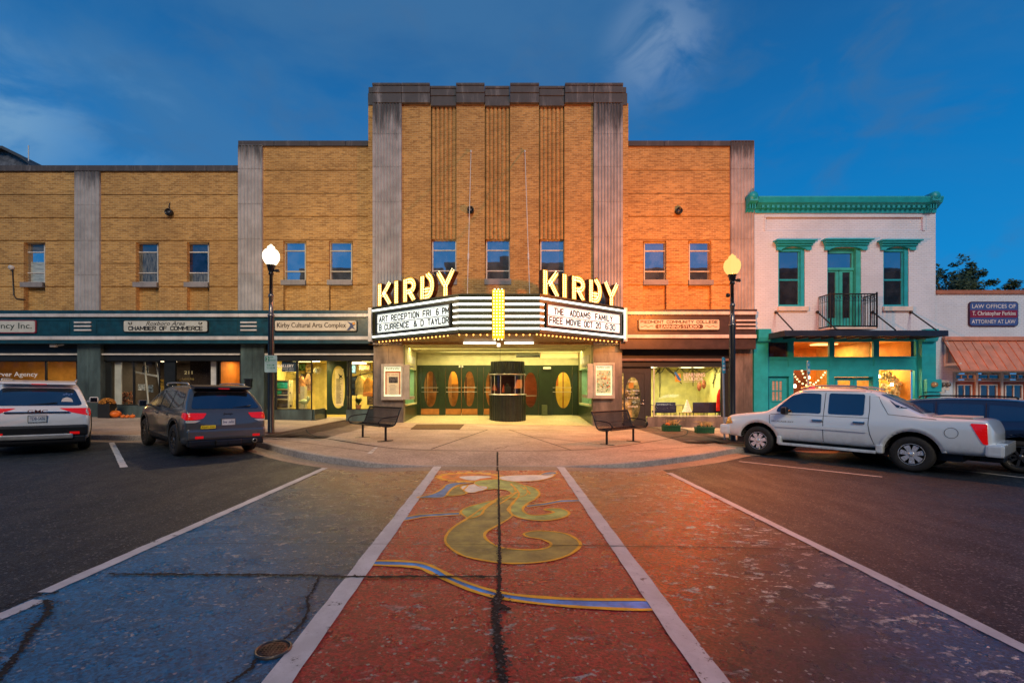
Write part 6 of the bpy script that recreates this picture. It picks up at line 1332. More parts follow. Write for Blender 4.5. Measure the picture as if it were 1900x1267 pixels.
# ---------------------------------------------------------------- ticket booth
BK = thing('ticket_booth', 'round dark ribbed ticket booth standing in the middle of the entrance', 'booth', (.38, 22.6, .16)); RIB = M('dark ribbed booth metal', (.030,.035,.030), .32, metal=.5)
def ribring(m, r, z0, z1, n=72):
    vs = []
    for z in (z0, z1):
        for k in range(n): a = 2*math.pi*k/n; q = r*(1+(.012 if k % 2 else -.012)); vs.append((.38+q*math.cos(a), 22.6+q*math.sin(a), z))
    m.add(vs, [(k, (k+1)%n, n+(k+1)%n, n+k) for k in range(n)]+[tuple(range(n)), tuple(range(n, 2*n))])
m = MB(); ribring(m, .86, .1, 1.43); m.build('base', RIB, BK)
m = MB(); ribring(m, .86, 2.42, 2.52); ribring(m, .80, 2.521, 3.00); m.build('head', RIB, BK)
m = MB(); m.lathe([(.90,0),(.90,.05),(.80,.055)], (.38, 22.6, 1.431), 40); m.lathe([(.85,0),(.88,.0),(.88,.04),(.82,.045)], (.38, 22.6, 2.37), 40); m.build('silver_ring', ALU, BK)
m = MB()
for a in (200, 222, 246, 270, 294, 318, 340): q = math.radians(a); c_, s_ = .38+.83*math.cos(q), 22.6+.83*math.sin(q); m.box(c_-.015, c_+.015, s_-.015, s_+.015, 1.48, 2.37) if a in (200,222,246,294,318,340) else None
m.build('mullions', ALU, BK)
m = MB(); m.lathe([(.81, 1.48), (.81, 2.37)], (.38, 22.6, 0), 30, a0=math.pi, a1=2*math.pi, smooth=True); m.build('curved_pane', GL, BK)
m = MB(); m.lathe([(.79, 1.48), (.79, 2.37)], (.38, 22.6, 0), 24, a0=.1, a1=math.pi-.1); m.build('inner_back', M('red brown booth lining', (.07,.014,.010), .5, var=.4), BK)
l_ = area('booth_light', (.38, 22.5, 2.36), .5, .3, 2.5, (1,.6,.3)); l_.parent = BK; l_.location = Vector(l_.location)-origin(BK)
m = MB(); m.bbox(.22, .52, 22.2, 22.26, 1.5, 1.82, .02); m.tube([(.37, 22.25, 1.82), (.37, 22.25, 1.95)], .07, 8); prop('ticket_machine', 'dark ticket machine inside the booth window', 'machine', m, TXT)
m = MB(); c = P(960, 712, 22.3); m.prism([(c.x-.16, c.z-.22), (c.x+.22, c.z-.2), (c.x+.22, c.z+.2), (c.x-.02, c.z+.2)], 'y', c.y, c.y+.03); prop('booth_poster', 'orange poster propped at the right of the booth window', 'poster', m, EM('orange poster', (.6,.2,.03), .15))  # faint glow put into the poster colour, no lamp
for a, b, lab in ((917, 716, 'framed red print at the left of the booth window'), (934, 720, 'small red white card beside the ticket machine'),):
    m = MB(); c = P(a, b, 22.6); m.prism([(c.x-.09, c.z-.2), (c.x+.13, c.z-.22), (c.x+.0, c.z+.2)], 'y', c.y, c.y+.02); prop('booth_card', lab, 'card', m, EM('red card', (.4,.08,.03), .08))  # cards given a faint glow of their own in the colour
m = MB(); c = P(925.3, 639.5, 19.3); 
p_ = thing('pendant_lamp', 'small square white lamp hanging below the bulb column', 'lamp', c); m.bbox(c.x-.07, c.x+.07, c.y-.07, c.y+.07, c.z-.08, c.z+.06, .01); m.build('lamp_shade', EM('white lamp box', (1,.97,.8), 1.4), p_)
m = MB(); m.tube([c+Vector((0,0,.06)), (c.x, c.y, 3.76)], .01, 5); m.build('stem', BLK, p_)
m = MB(); m.tube([(lx(928)*.9, 22.6, 3.0), (lx(928)*.9, 22.6, zc-.1)], .008, 5); prop('booth_wire', 'thin wire dropping from the lobby ceiling to the ticket booth', 'wire', m, BLK)
m = MB(); c = P(1015, 683, 24.9); m.bbox(c.x-.2, c.x+.2, c.y-.1, c.y+.05, c.z-.06, c.z+.06, .03); m.ball(c+Vector((-.12,-.1,0)), .06, 6); m.ball(c+Vector((.12,-.1,0)), .06, 6); prop('emergency_light', 'cream emergency light above the green wall between doors', 'emergency light', m, EM('emergency lamp body', (.85,.75,.45), .35))
m = MB(); m.bbox(lx(1004.5), lx(1014.5), LB_Y-.34, LB_Y-.06, .34, lz(751), .015); prop('waste_bin', 'olive bin standing against the green lobby wall', 'bin', m, M('olive bin', (.09,.11,.04), .5))
m = MB(); a, b, c, d = G(773, 788, .15), G(861, 788, .15), G(853, 796.5, .15), G(762, 796.5, .15)
m.add([(p.x, p.y, gz(p.x, .158)) for p in (d, c, b, a)]+[(p.x, p.y, gz(p.x, .175)) for p in (d, c, b, a)], [(0,1,2,3),(4,5,6,7),(0,1,5,4),(1,2,6,5),(2,3,7,6),(3,0,4,7)]); prop('door_mat', 'brown entrance mat lying on the pavement at the left of the lobby', 'mat', m, M('brown coir mat', (.11,.06,.02), .95, var=.3, vs=20, bs=80))
# ---------------------------------------------------------------- street lamps
def globem(name, col, st=1.5):
    m, n, l, b = nodes(name); o = n['Material Output']; e_ = n.new('ShaderNodeEmission'); e_.inputs[0].default_value = (*col, 1); e_.inputs[1].default_value = st
    t_ = n.new('ShaderNodeBsdfTransparent'); mx = n.new('ShaderNodeMixShader'); mx.inputs[0].default_value = .35; l.new(e_.outputs[0], mx.inputs[1]); l.new(t_.outputs[0], mx.inputs[2]); l.new(mx.outputs[0], o.inputs[0]); return m
def lamp(label, base, top, col, em, ang, gcol):
    t = thing('street_lamp', label, 'street lamp', base, 'ornamental street lamps'); b = Vector(base); Ht = top-b.z
    m = MB(); m.lathe([(.115,0),(.115,.02),(.105,.04),(.10,2.2),(.095,Ht-2.35),(.085,Ht-2.3)], b, 8); m.build('lower_pole', BLK, t)
    m = MB(); m.lathe([(.105,Ht-2.32),(.11,Ht-2.28),(.07,Ht-2.24),(.07,Ht-1.72),(.085,Ht-1.7),(.085,Ht-1.64),(.055,Ht-1.6)], b, 12); m.build('banner_collar', M('worn steel collar', (.25,.22,.2), .3, metal=.8), t)
    m = MB(); m.lathe([(.055,Ht-1.6),(.05,Ht-1.0),(.08,Ht-.98),(.08,Ht-.94),(.06,Ht-.90),(.10,Ht-.84),(.11,Ht-.76),(.14,Ht-.70),(.14,Ht-.67),(.0001,Ht-.67)], b, 12); m.build('neck', BLK, t)
    m = MB(); m.lathe([(.13,Ht-.67),(.18,Ht-.62),(.245,Ht-.50),(.26,Ht-.40),(.25,Ht-.30),(.20,Ht-.21),(.13,Ht-.16),(.10,Ht-.14),(.12,Ht-.12),(.10,Ht-.08),(.05,Ht-.05),(.035,Ht-.02),(.0001,Ht)], b, 24); m.build('globe', globem('frosted lamp globe %.2f' % col[1], gcol, 2.4 if gcol[1] > .8 else 1.45), t)
    ld = bpy.data.lights.new('lamp_bulb', 'POINT'); ld.energy = em; ld.color = col; ld.shadow_soft_size = .11; lo = bpy.data.objects.new('lamp_bulb', ld); COL.objects.link(lo); lo.parent = t; lo.location = (0, 0, Ht-.36)
    m = MB(); c_ = b+Vector((0,0,Ht-.86)); d_ = Vector((math.cos(ang), math.sin(ang), 0)); m.tube([c_, c_+d_*.22, c_+d_*.26+Vector((0,0,-.04))], .03, 6); m.bbox(c_.x+d_.x*.2-.05, c_.x+d_.x*.2+.05, c_.y-.05, c_.y+.05, c_.z-.04, c_.z+.05, .01); m.build('photo_sensor', BLK, t)
    m = MB(); q = gz(b.x, .157)
    m.add([(b.x-.45, b.y-.35, gz(b.x-.45,.157)), (b.x+.35, b.y-.35, gz(b.x+.35,.157)), (b.x+.45, b.y+.3, gz(b.x+.45,.157)), (b.x-.4, b.y+.3, gz(b.x-.4,.157))], [(0,1,2,3)]); m.build('base_patch', M('rusty base stain', (.10,.035,.02), .8), t)
    return t
g = G(503, 803, .15); LB0 = lamp('black street lamp with white acorn globe, left of the marquee by the parking sign', g, P(503, 453, g.y).z, (1,.66,.30), 1700, 0, (1,.90,.66))
Yr = 15.36; LB1 = lamp('black street lamp with orange glowing acorn globe, before the right brick wing', (K(1358.5)*Yr, Yr, gz(K(1358.5)*Yr, .15)), P(1358.5, 471, Yr).z, (1,.23,.025), 7200, 0, (1,.56,.16))
# more of the right lamp: band clamps
m = MB(); b = Vector((K(1358.5)*Yr, Yr, 0)); m.ball(b+Vector((-.14,0,P(0,548,Yr).z)), .07, 6); m.build('clamp', BLK, LB1).location = Vector((0,0,0))
BLS = M('pale blue sign sheet', (.40,.55,.55), .4); BLU2 = M('parking sign blue', (.03,.35,.55), .4)
def psign(label, c, w_, h_, yaw, post, face, txts, tilt=0):
    t = thing('parking_sign', label, 'sign', (c.x, c.y, gz(c.x, .15) if post else c.z)); R_ = Matrix.Translation(c) @ Matrix.Rotation(yaw, 4, 'Z') @ Matrix.Rotation(tilt, 4, 'Y')
    m = MB(); m.prism(rpoly(-w_/2, w_/2, -h_/2, h_/2, .03), 'y', -.004, .004); m.v = [R_ @ v for v in m.v]; m.build('plate', face, t)
    for tx, u0, v0, ww, hh, mt in txts:
        m = MB()
        if tx is None: m.box(u0, u0+ww, -.0075, -.0045, v0, v0+hh)
        else: text(m, tx, (u0, -.008, v0), (1,0,0), (0,0,1), ww, hh, .004, .001)
        m.v = [R_ @ v for v in m.v]; m.build('lettering' if tx else 'symbol_block', mt, t)
    if post:
        m = MB(); zb_ = gz(c.x, .15); bx = c.x-math.sin(tilt)*0; m.bbox(-.03, .03, .006, .045, -(c.z-zb_), h_/2+.02, .006); m.v = [R_ @ v for v in m.v]; m.build('post', post, t)
    return t
GNT = M('green sign ink', (.02,.22,.12), .5)
Ys = LB0.location.y-.14; c = P(502.5, 675, Ys)
psign('small green and white two hour parking sign on the left street lamp', c, .40, .54, 0, None, BLS, ((None, -.17, .07, .13, .17, GNT), ('2', -.14, .09, .07, .13, WTXT), ('HR', -.01, .18, .1, .06, GNT), ('PARKING', -.02, .09, .17, .05, GNT), ('8:00 AM', -.11, -.07, .22, .06, GNT), ('TO 5:00 PM', -.13, -.16, .26, .06, GNT)))
c = P(1343, 678, 15.6); psign('narrow pale blue parking sign on a post before the learning studio', c, .17, .52, .55, M('galvanised post', (.45,.48,.50), .4, metal=.5), BLU2, (('~x', -.04, .08, .08, .10, WTXT), (None, -.06, -.05, .12, .07, WTXT), (None, -.06, -.17, .12, .07, WTXT)), tilt=-.03)
c = P(1500.5, 682, 16.0); psign('blue and white accessible parking sign behind the white pickup', c, .17, .42, .5, M('galvanised post', (.45,.48,.50), .4, metal=.5), BLU2, (('~x', -.04, .05, .08, .10, WTXT), (None, -.06, -.14, .12, .10, WTXT)))
# ---------------------------------------------------------------- benches (built facing -Y, then turned)
def bench():
    t = thing('bench', '', 'bench', (0,0,0), 'black slatted steel benches'); W_ = 1.86; prof = [(-.30,.44),(-.27,.46),(-.20,.435),(-.05,.42),(.08,.43),(.16,.47),(.21,.56),(.26,.70),(.31,.84),(.36,.93)]
    nb = 33
    def slat(m, x, i0, i1):
        pts = prof[i0:i1]; a = [(x-.012, y, z) for y, z in pts]; b = [(x+.012, y, z) for y, z in pts]; a2 = [(x-.012, y+.004, z-.012) for y, z in pts]; b2 = [(x+.012, y+.004, z-.012) for y, z in pts]; n = len(pts)
        m.add(a+b+a2+b2, [(i, i+1, n+i+1, n+i) for i in range(n-1)]+[(2*n+i, 3*n+i, 3*n+i+1, 2*n+i+1) for i in range(n-1)]+[(i, 2*n+i, 2*n+i+1, i+1) for i in range(n-1)]+[(n+i, n+i+1, 3*n+i+1, 3*n+i) for i in range(n-1)])
    m = MB(); m2 = MB()
    for k in range(nb):
        x = -W_/2+.05+(W_-.1)*k/(nb-1); slat(m, x, 0, 6); slat(m2, x, 5, len(prof))
    for y, z in (prof[0], (.14,.455)): m.tube([(-W_/2, y, z), (W_/2, y, z)], .018, 6)
    m2.tube([(-W_/2, prof[-1][0], prof[-1][1]), (W_/2, prof[-1][0], prof[-1][1])], .026, 8); m2.tube([(-W_/2, .24, .62), (W_/2, .24, .62)], .012, 6)
    m.build('seat', BLK, t); m2.build('backrest', BLK, t)
    for s_ in (-1, 1):
        m = MB(); x = s_*W_/2; m.tube([(x, y, z) for y, z in prof], .022, 6); m.build('side_frame', BLK, t)
        m = MB(); m.tube(catmull([(x, .27, .70), (x+s_*.02, .10, .69), (x+s_*.02, -.16, .67), (x+s_*.02, -.30, .62), (x+s_*.01, -.35, .53), (x, -.28, .455)], 5), .019, 6); m.build('armrest', BLK, t)
        m = MB(); x = s_*.70; m.tube([(x, .0, .0), (x, .0, .42)], .034, 8); m.bbox(x-.035, x+.035, -.24, .22, 0, .018, .004); m.tube([(x, -.22, .43), (x, .15, .45)], .022, 6); m.build('leg', BLK, t)
    return t
b1 = bench(); a, b = G(672.7, 811, .15), G(716, 819, .15); b2 = dup(b1)
def seat_at(o, p, q, flip=0):
    c = (p+q)/2; o.location = c; d = q-p; o.rotation_euler = (0, 0, math.atan2(d.y, d.x)+flip); o.location.z = gz(c.x, .153)
seat_at(b1, a, b); b1['label'] = 'black slatted steel bench before the left poster case, facing left'
seat_at(b2, G(1128, 824.5, .15), G(1173, 819.5, .15)); b2['label'] = 'black slatted steel bench before the right poster case, facing the pickup'
# ---------------------------------------------------------------- planters, pumpkins, pots
PG = M('dark green planter', (.01,.10,.045), .5); STR = M('straw coloured grass', (.55,.45,.18), .8, var=.4); PUM = M('orange pumpkin', (.75,.16,.012), .5, var=.25, vs=5)
def pumpkin(name, label, c, r, group=None):
    t = thing(name, label, 'pumpkin', c, group); m = MB(); n = 30; vs = []
    for j in range(9):
        th = math.pi*(j+.0)/8
        for k in range(n):
            a = 2*math.pi*k/n; q = r*max(math.sin(th), .02)*(1-.07*abs(math.cos(a*5))**.5); vs.append((c[0]+q*math.cos(a), c[1]+q*math.sin(a), c[2]+r*.78-r*.78*math.cos(th)*(.9 if 0 < j < 8 else .8)))
    m.add(vs, [(j*n+k, j*n+(k+1)%n, (j+1)*n+(k+1)%n, (j+1)*n+k) for j in range(8) for k in range(n)], True); m.build('body', PUM, t)
    m = MB(); m.tube([(c[0], c[1], c[2]+r*1.35), (c[0]+r*.05, c[1], c[2]+r*1.65), (c[0]+r*.28, c[1], c[2]+r*1.95)], [r*.14, r*.09, r*.08], 6); m.build('stalk', M('tan stalk', (.30,.20,.08), .8), t)
def planter(label, px, py, pump):
    g = G(px, py, .15); t = thing('planter', label, 'planter', g, 'green planter boxes'); w_, d_, h_ = .66, .30, .24; m = MB()
    m.prism([(-d_/2*.8+g.y, g.z), (d_/2*.8+g.y, g.z), (d_/2+g.y, g.z+h_), (d_/2-.03+g.y, g.z+h_), (d_/2-.05+g.y, g.z+h_-.05), (-d_/2+.05+g.y, g.z+h_-.05), (-d_/2+.03+g.y, g.z+h_), (-d_/2+g.y, g.z+h_)], 'x', g.x-w_/2, g.x+w_/2)
    m.bbox(g.x-w_/2-.02, g.x+w_/2+.02, g.y-d_/2-.02, g.y-d_/2+.02, g.z+h_-.05, g.z+h_+.01, .008)
    for k in range(9): x = g.x-w_/2+.04+k*(w_-.08)/8; m.box(x-.008, x+.008, g.y-d_/2-.004, g.y-d_/2+.05, g.z+.03, g.z+h_-.05)
    m.build('box', PG, t); m = MB()
    for k in range(90):
        a = random.uniform(0, 6.28); sp = random.uniform(.1, .38); L_ = random.uniform(.15, .38); b0 = Vector((g.x+random.uniform(-.2,.2)+.05, g.y+random.uniform(-.08,.08), g.z+h_-.05))
        pts = [b0, b0+Vector((math.cos(a)*sp*.35, math.sin(a)*sp*.35, L_*.7)), b0+Vector((math.cos(a)*sp, math.sin(a)*sp, L_*.75))]; m.tube(pts, [.006, .005, .002], 3, False)
    m.build('grass', STR, t)
    m = MB()
    for k in range(60): q = Vector((g.x+random.uniform(-w_/2+.04, w_/2-.04), g.y+random.uniform(-.1,.1), g.z+h_+random.uniform(-.03,.05))); m.ball(q, random.uniform(.015,.035), 3)
    m.build('foliage', M('dark green foliage', (.02,.09,.03), .8, var=.5), t)
    return g
g1 = planter('dark green planter box with straw grass and a small pumpkin under the studio window', 1245, 800, True); pumpkin('small_pumpkin', 'orange pumpkin sitting in the green planter box', (g1.x-.13, g1.y-.02, g1.z+.20), .10)
planter('dark green planter box with straw grass only, nearer the pickup', 1307, 803.5, False)
Yp = 20.55
def ps(px): return fx(px, Yp)
pumpkin('pumpkin', 'largest orange pumpkin by the chamber of commerce window', (ps(214.5), Yp, gz(ps(214.5), .155)), .225)
for px, r_, lab in ((228, .10, 'small orange pumpkin next to the largest one'), (236.3, .10, 'middle small orange pumpkin in the row'), (245.5, .115, 'small orange pumpkin at the right end of the row')): pumpkin('pumpkin', lab, (ps(px), Yp, gz(ps(px), .155)), r_)
t = thing('flower_pot', 'rust coloured chrysanthemums in a black tub left of the pumpkins', 'flower pot', (ps(199), Yp, gz(ps(199), .15))); c = Vector((ps(199), Yp, gz(ps(199), .155)))
m = MB(); m.bbox(c.x-.26, c.x+.26, c.y-.2, c.y+.2, c.z, c.z+.62, .02); m.build('tub', TXT, t); m = MB(); random.seed(9)
for k in range(260):
    v = Vector((random.gauss(0,1), random.gauss(0,1), abs(random.gauss(0,1)))).normalized(); q = c+Vector((v.x*.30, v.y*.24, .62+v.z*.22)); m.ball(q, .028, 3)
m.build('blooms', M('rust blooms', (.42,.17,.02), .8, var=.5, vs=14), t)
m = MB(); x, z = fx(463), fz(711); m.bbox(x-.14, x+.14, YF-.17, YF-.03, z-.16, z+.14, .015); m.bbox(x-.16, x+.16, YF-.19, YF-.02, z+.145, z+.20, .01); prop('mailbox', 'black wall mailbox on the slate pier behind the grey suv', 'mailbox', m, BLK)
# ================================================================ VEHICLES (built with the nose towards +X, left side +Y, on z=0)
def bvh_of(ob): 
    bm = bmesh.new(); bm.from_mesh(ob.data); b = BVHTree.FromBMesh(bm); bm.free(); return b
def paint(name, col, metal=.35, rough=.32):
    if name in MC: return MC[name]
    m, n, l, b = nodes(name); v = objc(n); s = n.new('ShaderNodeSeparateXYZ'); l.new(v, s.inputs[0])
    dirt = math_(n, l, 'MULTIPLY', ramp(n, l, noise(n, l, v, 4, 6, .7), .3, .75), ramp(n, l, s.outputs[2], .9, .3))
    l.new(mixc(n, l, math_(n, l, 'MULTIPLY', dirt, .5), col, (.12,.10,.085)), b.inputs['Base Color'])
    b.inputs['Metallic'].default_value = metal; b.inputs['Roughness'].default_value = rough; b.inputs['Coat Weight'].default_value = 1; b.inputs['Coat Roughness'].default_value = .05
    MC[name] = m; return m
SEAM = M('panel gap', (.006,.006,.007), .8)
REDL = M('red tail lamp', (.32,.004,.004), .25, coat=.3, emit=.45, ecol=(.7,.004,.004)); LMP = M('clear lamp', (.55,.55,.55), .1, coat=1)
def loft(stations, mat, parent, arches, lev=2):
    """stations: (x, zbottom, zbelt, ztop, wbody, wroof)"""
    bm = bmesh.new(); R = []
    for x, zb_, zl, zt_, w_, wr in stations:
        h = zl-zb_; half = [(0, zb_), (w_*.78, zb_), (w_-.07, zb_+.02), (w_-.012, zb_+.13*min(1, h/.5)), (w_, zb_+h*.5), (w_-.01, zl-.12*min(1, h/.5)), (w_-.045, zl-.02), (wr+(w_-.045-wr)*.85, zl+(zt_-zl)*.12), (wr+.02, zt_-.10*min(1, (zt_-zl)/.4)), (wr-.04, zt_-.02*min(1, (zt_-zl)/.4)), (wr*.62, zt_+.015), (0, zt_+.03)]
        ring = [(x, y, z) for y, z in half]+[(x, -y, z) for y, z in half[-2:0:-1]]
        R.append([bm.verts.new(p) for p in ring])
    n = len(R[0])
    for a, b in zip(R, R[1:]):
        for k in range(n): bm.faces.new((a[k], a[(k+1) % n], b[(k+1) % n], b[k]))
    m_ = (n+2)//2
    for ring in (R[0], R[-1]):
        for k in range(m_-1):
            q = [ring[k], ring[k+1], ring[-(k+1) % n], ring[-k % n]]
            u_ = []
            for v in q:
                if v not in u_: u_.append(v)
            if len(u_) >= 3:
                try: bm.faces.new(u_)
                except ValueError: pass
    bmesh.ops.recalc_face_normals(bm, faces=bm.faces[:])
    me = bpy.data.meshes.new('body'); bm.to_mesh(me); bm.free(); ob = bpy.data.objects.new('body', me); COL.objects.link(ob)
    s = ob.modifiers.new('s', 'SUBSURF'); s.levels = lev; s.render_levels = lev
    cutters = []
    for xw, zw, r, wi, wo in arches:
        for sd in (-1, 1):
            c = MB(); c.lathe([(.0001, wi), (r, wi), (r, wo), (.0001, wo)], (xw, 0, zw), 40, 'y', M=Matrix.Diagonal((1, sd, 1)), smooth=False); co = c.build('cut', None); cutters.append(co)
            b_ = ob.modifiers.new('b', 'BOOLEAN'); b_.operation = 'DIFFERENCE'; b_.object = co; b_.solver = 'EXACT'
    bpy.context.view_layer.update()
    dg = bpy.context.evaluated_depsgraph_get(); new = bpy.data.meshes.new_from_object(ob.evaluated_get(dg)); ob.modifiers.clear(); ob.data = new
    for c in cutters: bpy.data.objects.remove(c)
    new.materials.clear(); new.materials.append(mat); new.materials.append(M('black wheel well', (.006,.006,.006), .9))
    for p in new.polygons:
        p.use_smooth = True; p.material_index = 0; c = p.center
        for xw, zw, r, wi, wo in arches:
            if math.hypot(c.x-xw, c.z-zw) < r+.004 and abs(c.y) > wi-.01 and (abs(p.normal.y) < .35 or abs(c.y) < wi+.02): p.material_index = 1; p.use_smooth = False
    ob.parent = parent; ob.location = (0,0,0); return ob
def wheel(parent, x, y, r, w_, rimr, style, sd, spokes=6, rimmat=None):
    c = Vector((x, y, r)); m = MB(); S_ = Matrix.Diagonal((1, sd, 1)); h = w_/2
    m.lathe([(rimr, -h), (r-.05, -h), (r-.012, -h+.03), (r, -h+.06), (r, h-.06), (r-.012, h-.03), (r-.05, h), (rimr+.01, h-.008), (rimr, h-.02)], c, 40, 'y', M=S_); ty = m.build('wheel', RUB, parent)
    m = MB(); m.lathe([(rimr-.005, h-.02), (rimr-.02, h-.012), (rimr-.035, h-.03), (rimr-.045, h-.10), (.0001, h-.11)], c, 36, 'y', M=S_); m.build('rim_barrel', M('dark rim barrel', (.02,.02,.022), .4, metal=.6), ty)
    m = MB()
    for k in range(spokes):
        a = 2*math.pi*k/spokes+.2
        for q0, q1, ww in (style):
            d = Vector((math.cos(a), 0, math.sin(a))); t_ = Vector((-d.z, 0, d.x)); R0, R1 = q0*rimr, q1*rimr
            vs = [c+d*R0+t_*ww[0]*rimr, c+d*R0-t_*ww[0]*rimr, c+d*R1-t_*ww[1]*rimr, c+d*R1+t_*ww[1]*rimr]
            f_ = [v+Vector((0, sd*(h-.025+(.0 if i > 1 else .0)), 0)) for i, v in enumerate(vs)]; b_ = [v+Vector((0, sd*(h-.085), 0)) for v in vs]
            m.add(f_+b_, [(0,1,2,3),(4,5,6,7),(0,1,5,4),(1,2,6,5),(2,3,7,6),(3,0,4,7)])
    m.lathe([(.0001, h-.012), (rimr*.2, h-.014), (rimr*.26, h-.03), (rimr*.26, h-.08)], c, 20, 'y', M=S_)
    m.lathe([(rimr*.94, h-.06), (rimr*.94, h-.02), (rimr*.995, h-.012), (rimr*.995, h-.03)], c, 36, 'y', M=S_)
    m.build('rim', rimmat or M('polished rim', (.82,.82,.84), .28, metal=.55, var=.03), ty); return ty
def drape(bvh, poly, ax, sd, off, name, mat, parent, cut=.10, thick=0.006, mirror=False):
    """lay a flat outline onto the body: ax 'y' = outline in (x,z) pressed on the side sd; ax 'x' = outline in (y,z) pressed on the nose/tail"""
    bm = bmesh.new(); vs = [bm.verts.new((p[0], p[1], 0)) for p in poly]; f = bm.faces.new(vs); bmesh.ops.triangulate(bm, faces=[f])
    for it in range(5):
        es = [e_ for e_ in bm.edges if e_.calc_length() > cut]
        if not es: break
        bmesh.ops.subdivide_edges(bm, edges=es, cuts=1); bmesh.ops.triangulate(bm, faces=bm.faces[:])
    pts = {}
    for v in bm.verts:
        if ax == 'y': o, d = Vector((v.co.x, sd*4, v.co.y)), Vector((0, -sd, 0))
        else: o, d = Vector((sd*8, v.co.x, v.co.y)), Vector((-sd, 0, 0))
        h = bvh.ray_cast(o, d)
        if h[0] is None:
            p0 = o+d*(4 if ax == 'y' else 8); nr = bvh.find_nearest(o+d*(3 if ax == 'y' else 5.6)); h = nr
        pts[v.index] = (h[0].copy(), h[1].copy() if h[1].dot(d) < 0 else -h[1].copy()) if h[0] is not None else (o+d, -d)
    bm.verts.index_update(); out = MB()
    i2 = [v.index for v in bm.verts]; P_ = []
    for v in bm.verts:
        p, nn = pts[v.index]; P_.append(p-((Vector((0, -sd, 0)) if ax == 'y' else Vector((-sd, 0, 0)))*off*.6)+nn*off*.6)
    out.add(P_, [tuple(v.index for v in f.verts) for f in bm.faces], True); bm.free(); return out.build(name, mat, parent)
def ribbon(pts, w_):
    pts = [Vector((p[0], p[1], 0)) for p in pts]; a, b = [], []
    for i, p in enumerate(pts):
        t = pts[min(i+1, len(pts)-1)]-pts[max(i-1, 0)]; t.normalize(); nn = Vector((-t.y, t.x, 0)); a.append(p+nn*w_/2); b.append(p-nn*w_/2)
    return [(v.x, v.y) for v in a+b[::-1]]
def seam(bvh, pts, sd, parent, w_=.012, ax='y', mat=None, name='panel_gap', off=.004): drape(bvh, ribbon(pts, w_), ax, sd, off, name, mat or SEAM, parent, cut=.15)
def rnd(poly, r=.04, n=3):
    out = []; m = len(poly)
    for i in range(m):
        p0, p, p1 = (Vector((*poly[(i+k) % m], 0)) for k in (-1, 0, 1)); a = (p0-p); b = (p1-p); ra = min(r, a.length*.4); rb = min(r, b.length*.4); a = p+a.normalized()*ra; b = p+b.normalized()*rb
        for k in range(n+1): t = k/n; q = a*(1-t)**2+p*2*t*(1-t)+b*t*t; out.append((q.x, q.y))
    return out
def settle(t, pos, heading):
    z = Vector((SL, 0, 1)).normalized(); f = Vector((math.cos(heading), math.sin(heading), 0)); f = (f-z*f.dot(z)).normalized(); l_ = z.cross(f)
    R_ = Matrix((f, l_, z)).transposed().to_4x4(); t.matrix_world = Matrix.Translation((pos[0], pos[1], gz(pos[0], .006))) @ R_
def btext(bvh, txt, ax, sd, u0, z0, w_, h_, parent, mat, off=0.0, name='badge', u_dir=1, depth_off=.008):
    """small writing laid flat at the body's surface"""
    cu = u0+w_/2*u_dir
    o = Vector((sd*8, cu, z0+h_/2)) if ax == 'x' else Vector((cu, sd*4, z0+h_/2)); d = Vector((-sd, 0, 0)) if ax == 'x' else Vector((0, -sd, 0)); h = bvh.ray_cast(o, d)[0] or o
    up = Vector((0,0,1)); u = Vector((0, u_dir, 0)) if ax == 'x' else Vector((u_dir, 0, 0)); m = MB()
    st = (Vector((h.x, u0, z0)) if ax == 'x' else Vector((u0, h.y, z0)))-d*depth_off
    text(m, txt, st, u, up, w_, h_, off, .002); return m.build(name, mat, parent)
def plate(bvh, txt, y, z, parent):
    h = bvh.ray_cast(Vector((-8, y, z)), Vector((1, 0, 0)))[0]; x = h.x-.012; m = MB(); m.bbox(x-.012, x+.01, y-.165, y+.165, z-.085, z+.085, .006); p = m.build('licence_plate', M('plate frame', (.12,.12,.13), .4), parent)
    m = MB(); m.box(x-.016, x-.0125, y-.15, y+.15, z-.07, z+.07); m.build('plate_face', M('pale blue plate', (.50,.58,.66), .4), p)
    m = MB(); text(m, txt, (x-.017, y+.125, z-.03), (0,-1,0), (0,0,1), .25, .075, .004, .002); m.build('plate_lettering', M('navy plate ink', (.02,.04,.16), .5), p)
    return p
# ---------------- white pickup with sloping sail panels
WP = paint('pearl white car paint', (.76,.85,.92), .05, .3)
T1 = thing('pickup_truck', 'pearl white four door pickup with chrome wheels parked at the right kerb', 'pickup truck')
st = [(-2.82,.60,.86,.90,.88,.80),(-2.72,.50,1.10,1.16,.97,.88),(-2.66,.46,1.17,1.22,.985,.90),(-2.55,.46,1.17,1.23,.995,.90),(-2.3,.45,1.17,1.235,1.0,.90),(-1.75,.45,1.17,1.24,1.0,.88),(-1.65,.45,1.17,1.26,1.0,.87),(-1.05,.45,1.17,1.62,1.0,.78),(-.75,.45,1.17,1.79,1.0,.74),(-.45,.45,1.17,1.86,1.0,.73),(.2,.45,1.16,1.885,1.0,.73),(.75,.45,1.15,1.86,1.0,.73),(.98,.45,1.15,1.80,1.0,.74),(1.25,.45,1.14,1.55,1.0,.80),(1.55,.45,1.12,1.27,1.0,.88),(1.70,.45,1.10,1.20,1.0,.90),(2.2,.45,1.07,1.15,.99,.88),(2.6,.46,1.02,1.09,.97,.86),(2.72,.48,.97,1.03,.93,.82),(2.80,.52,.80,.86,.86,.76)]
WBf, WBr, RW_ = 1.80, -1.50, .40
body = loft(st, WP, T1, [(WBf, .41, .50, .60, 1.3), (WBr, .41, .50, .60, 1.3)]); bv = bvh_of(body)
KS = [(.16,.95,(.13,.24))]
for xw in (WBf, WBr):
    for sd in (-1, 1): wheel(T1, xw, sd*.86, RW_, .27, .24, KS, sd, 7)
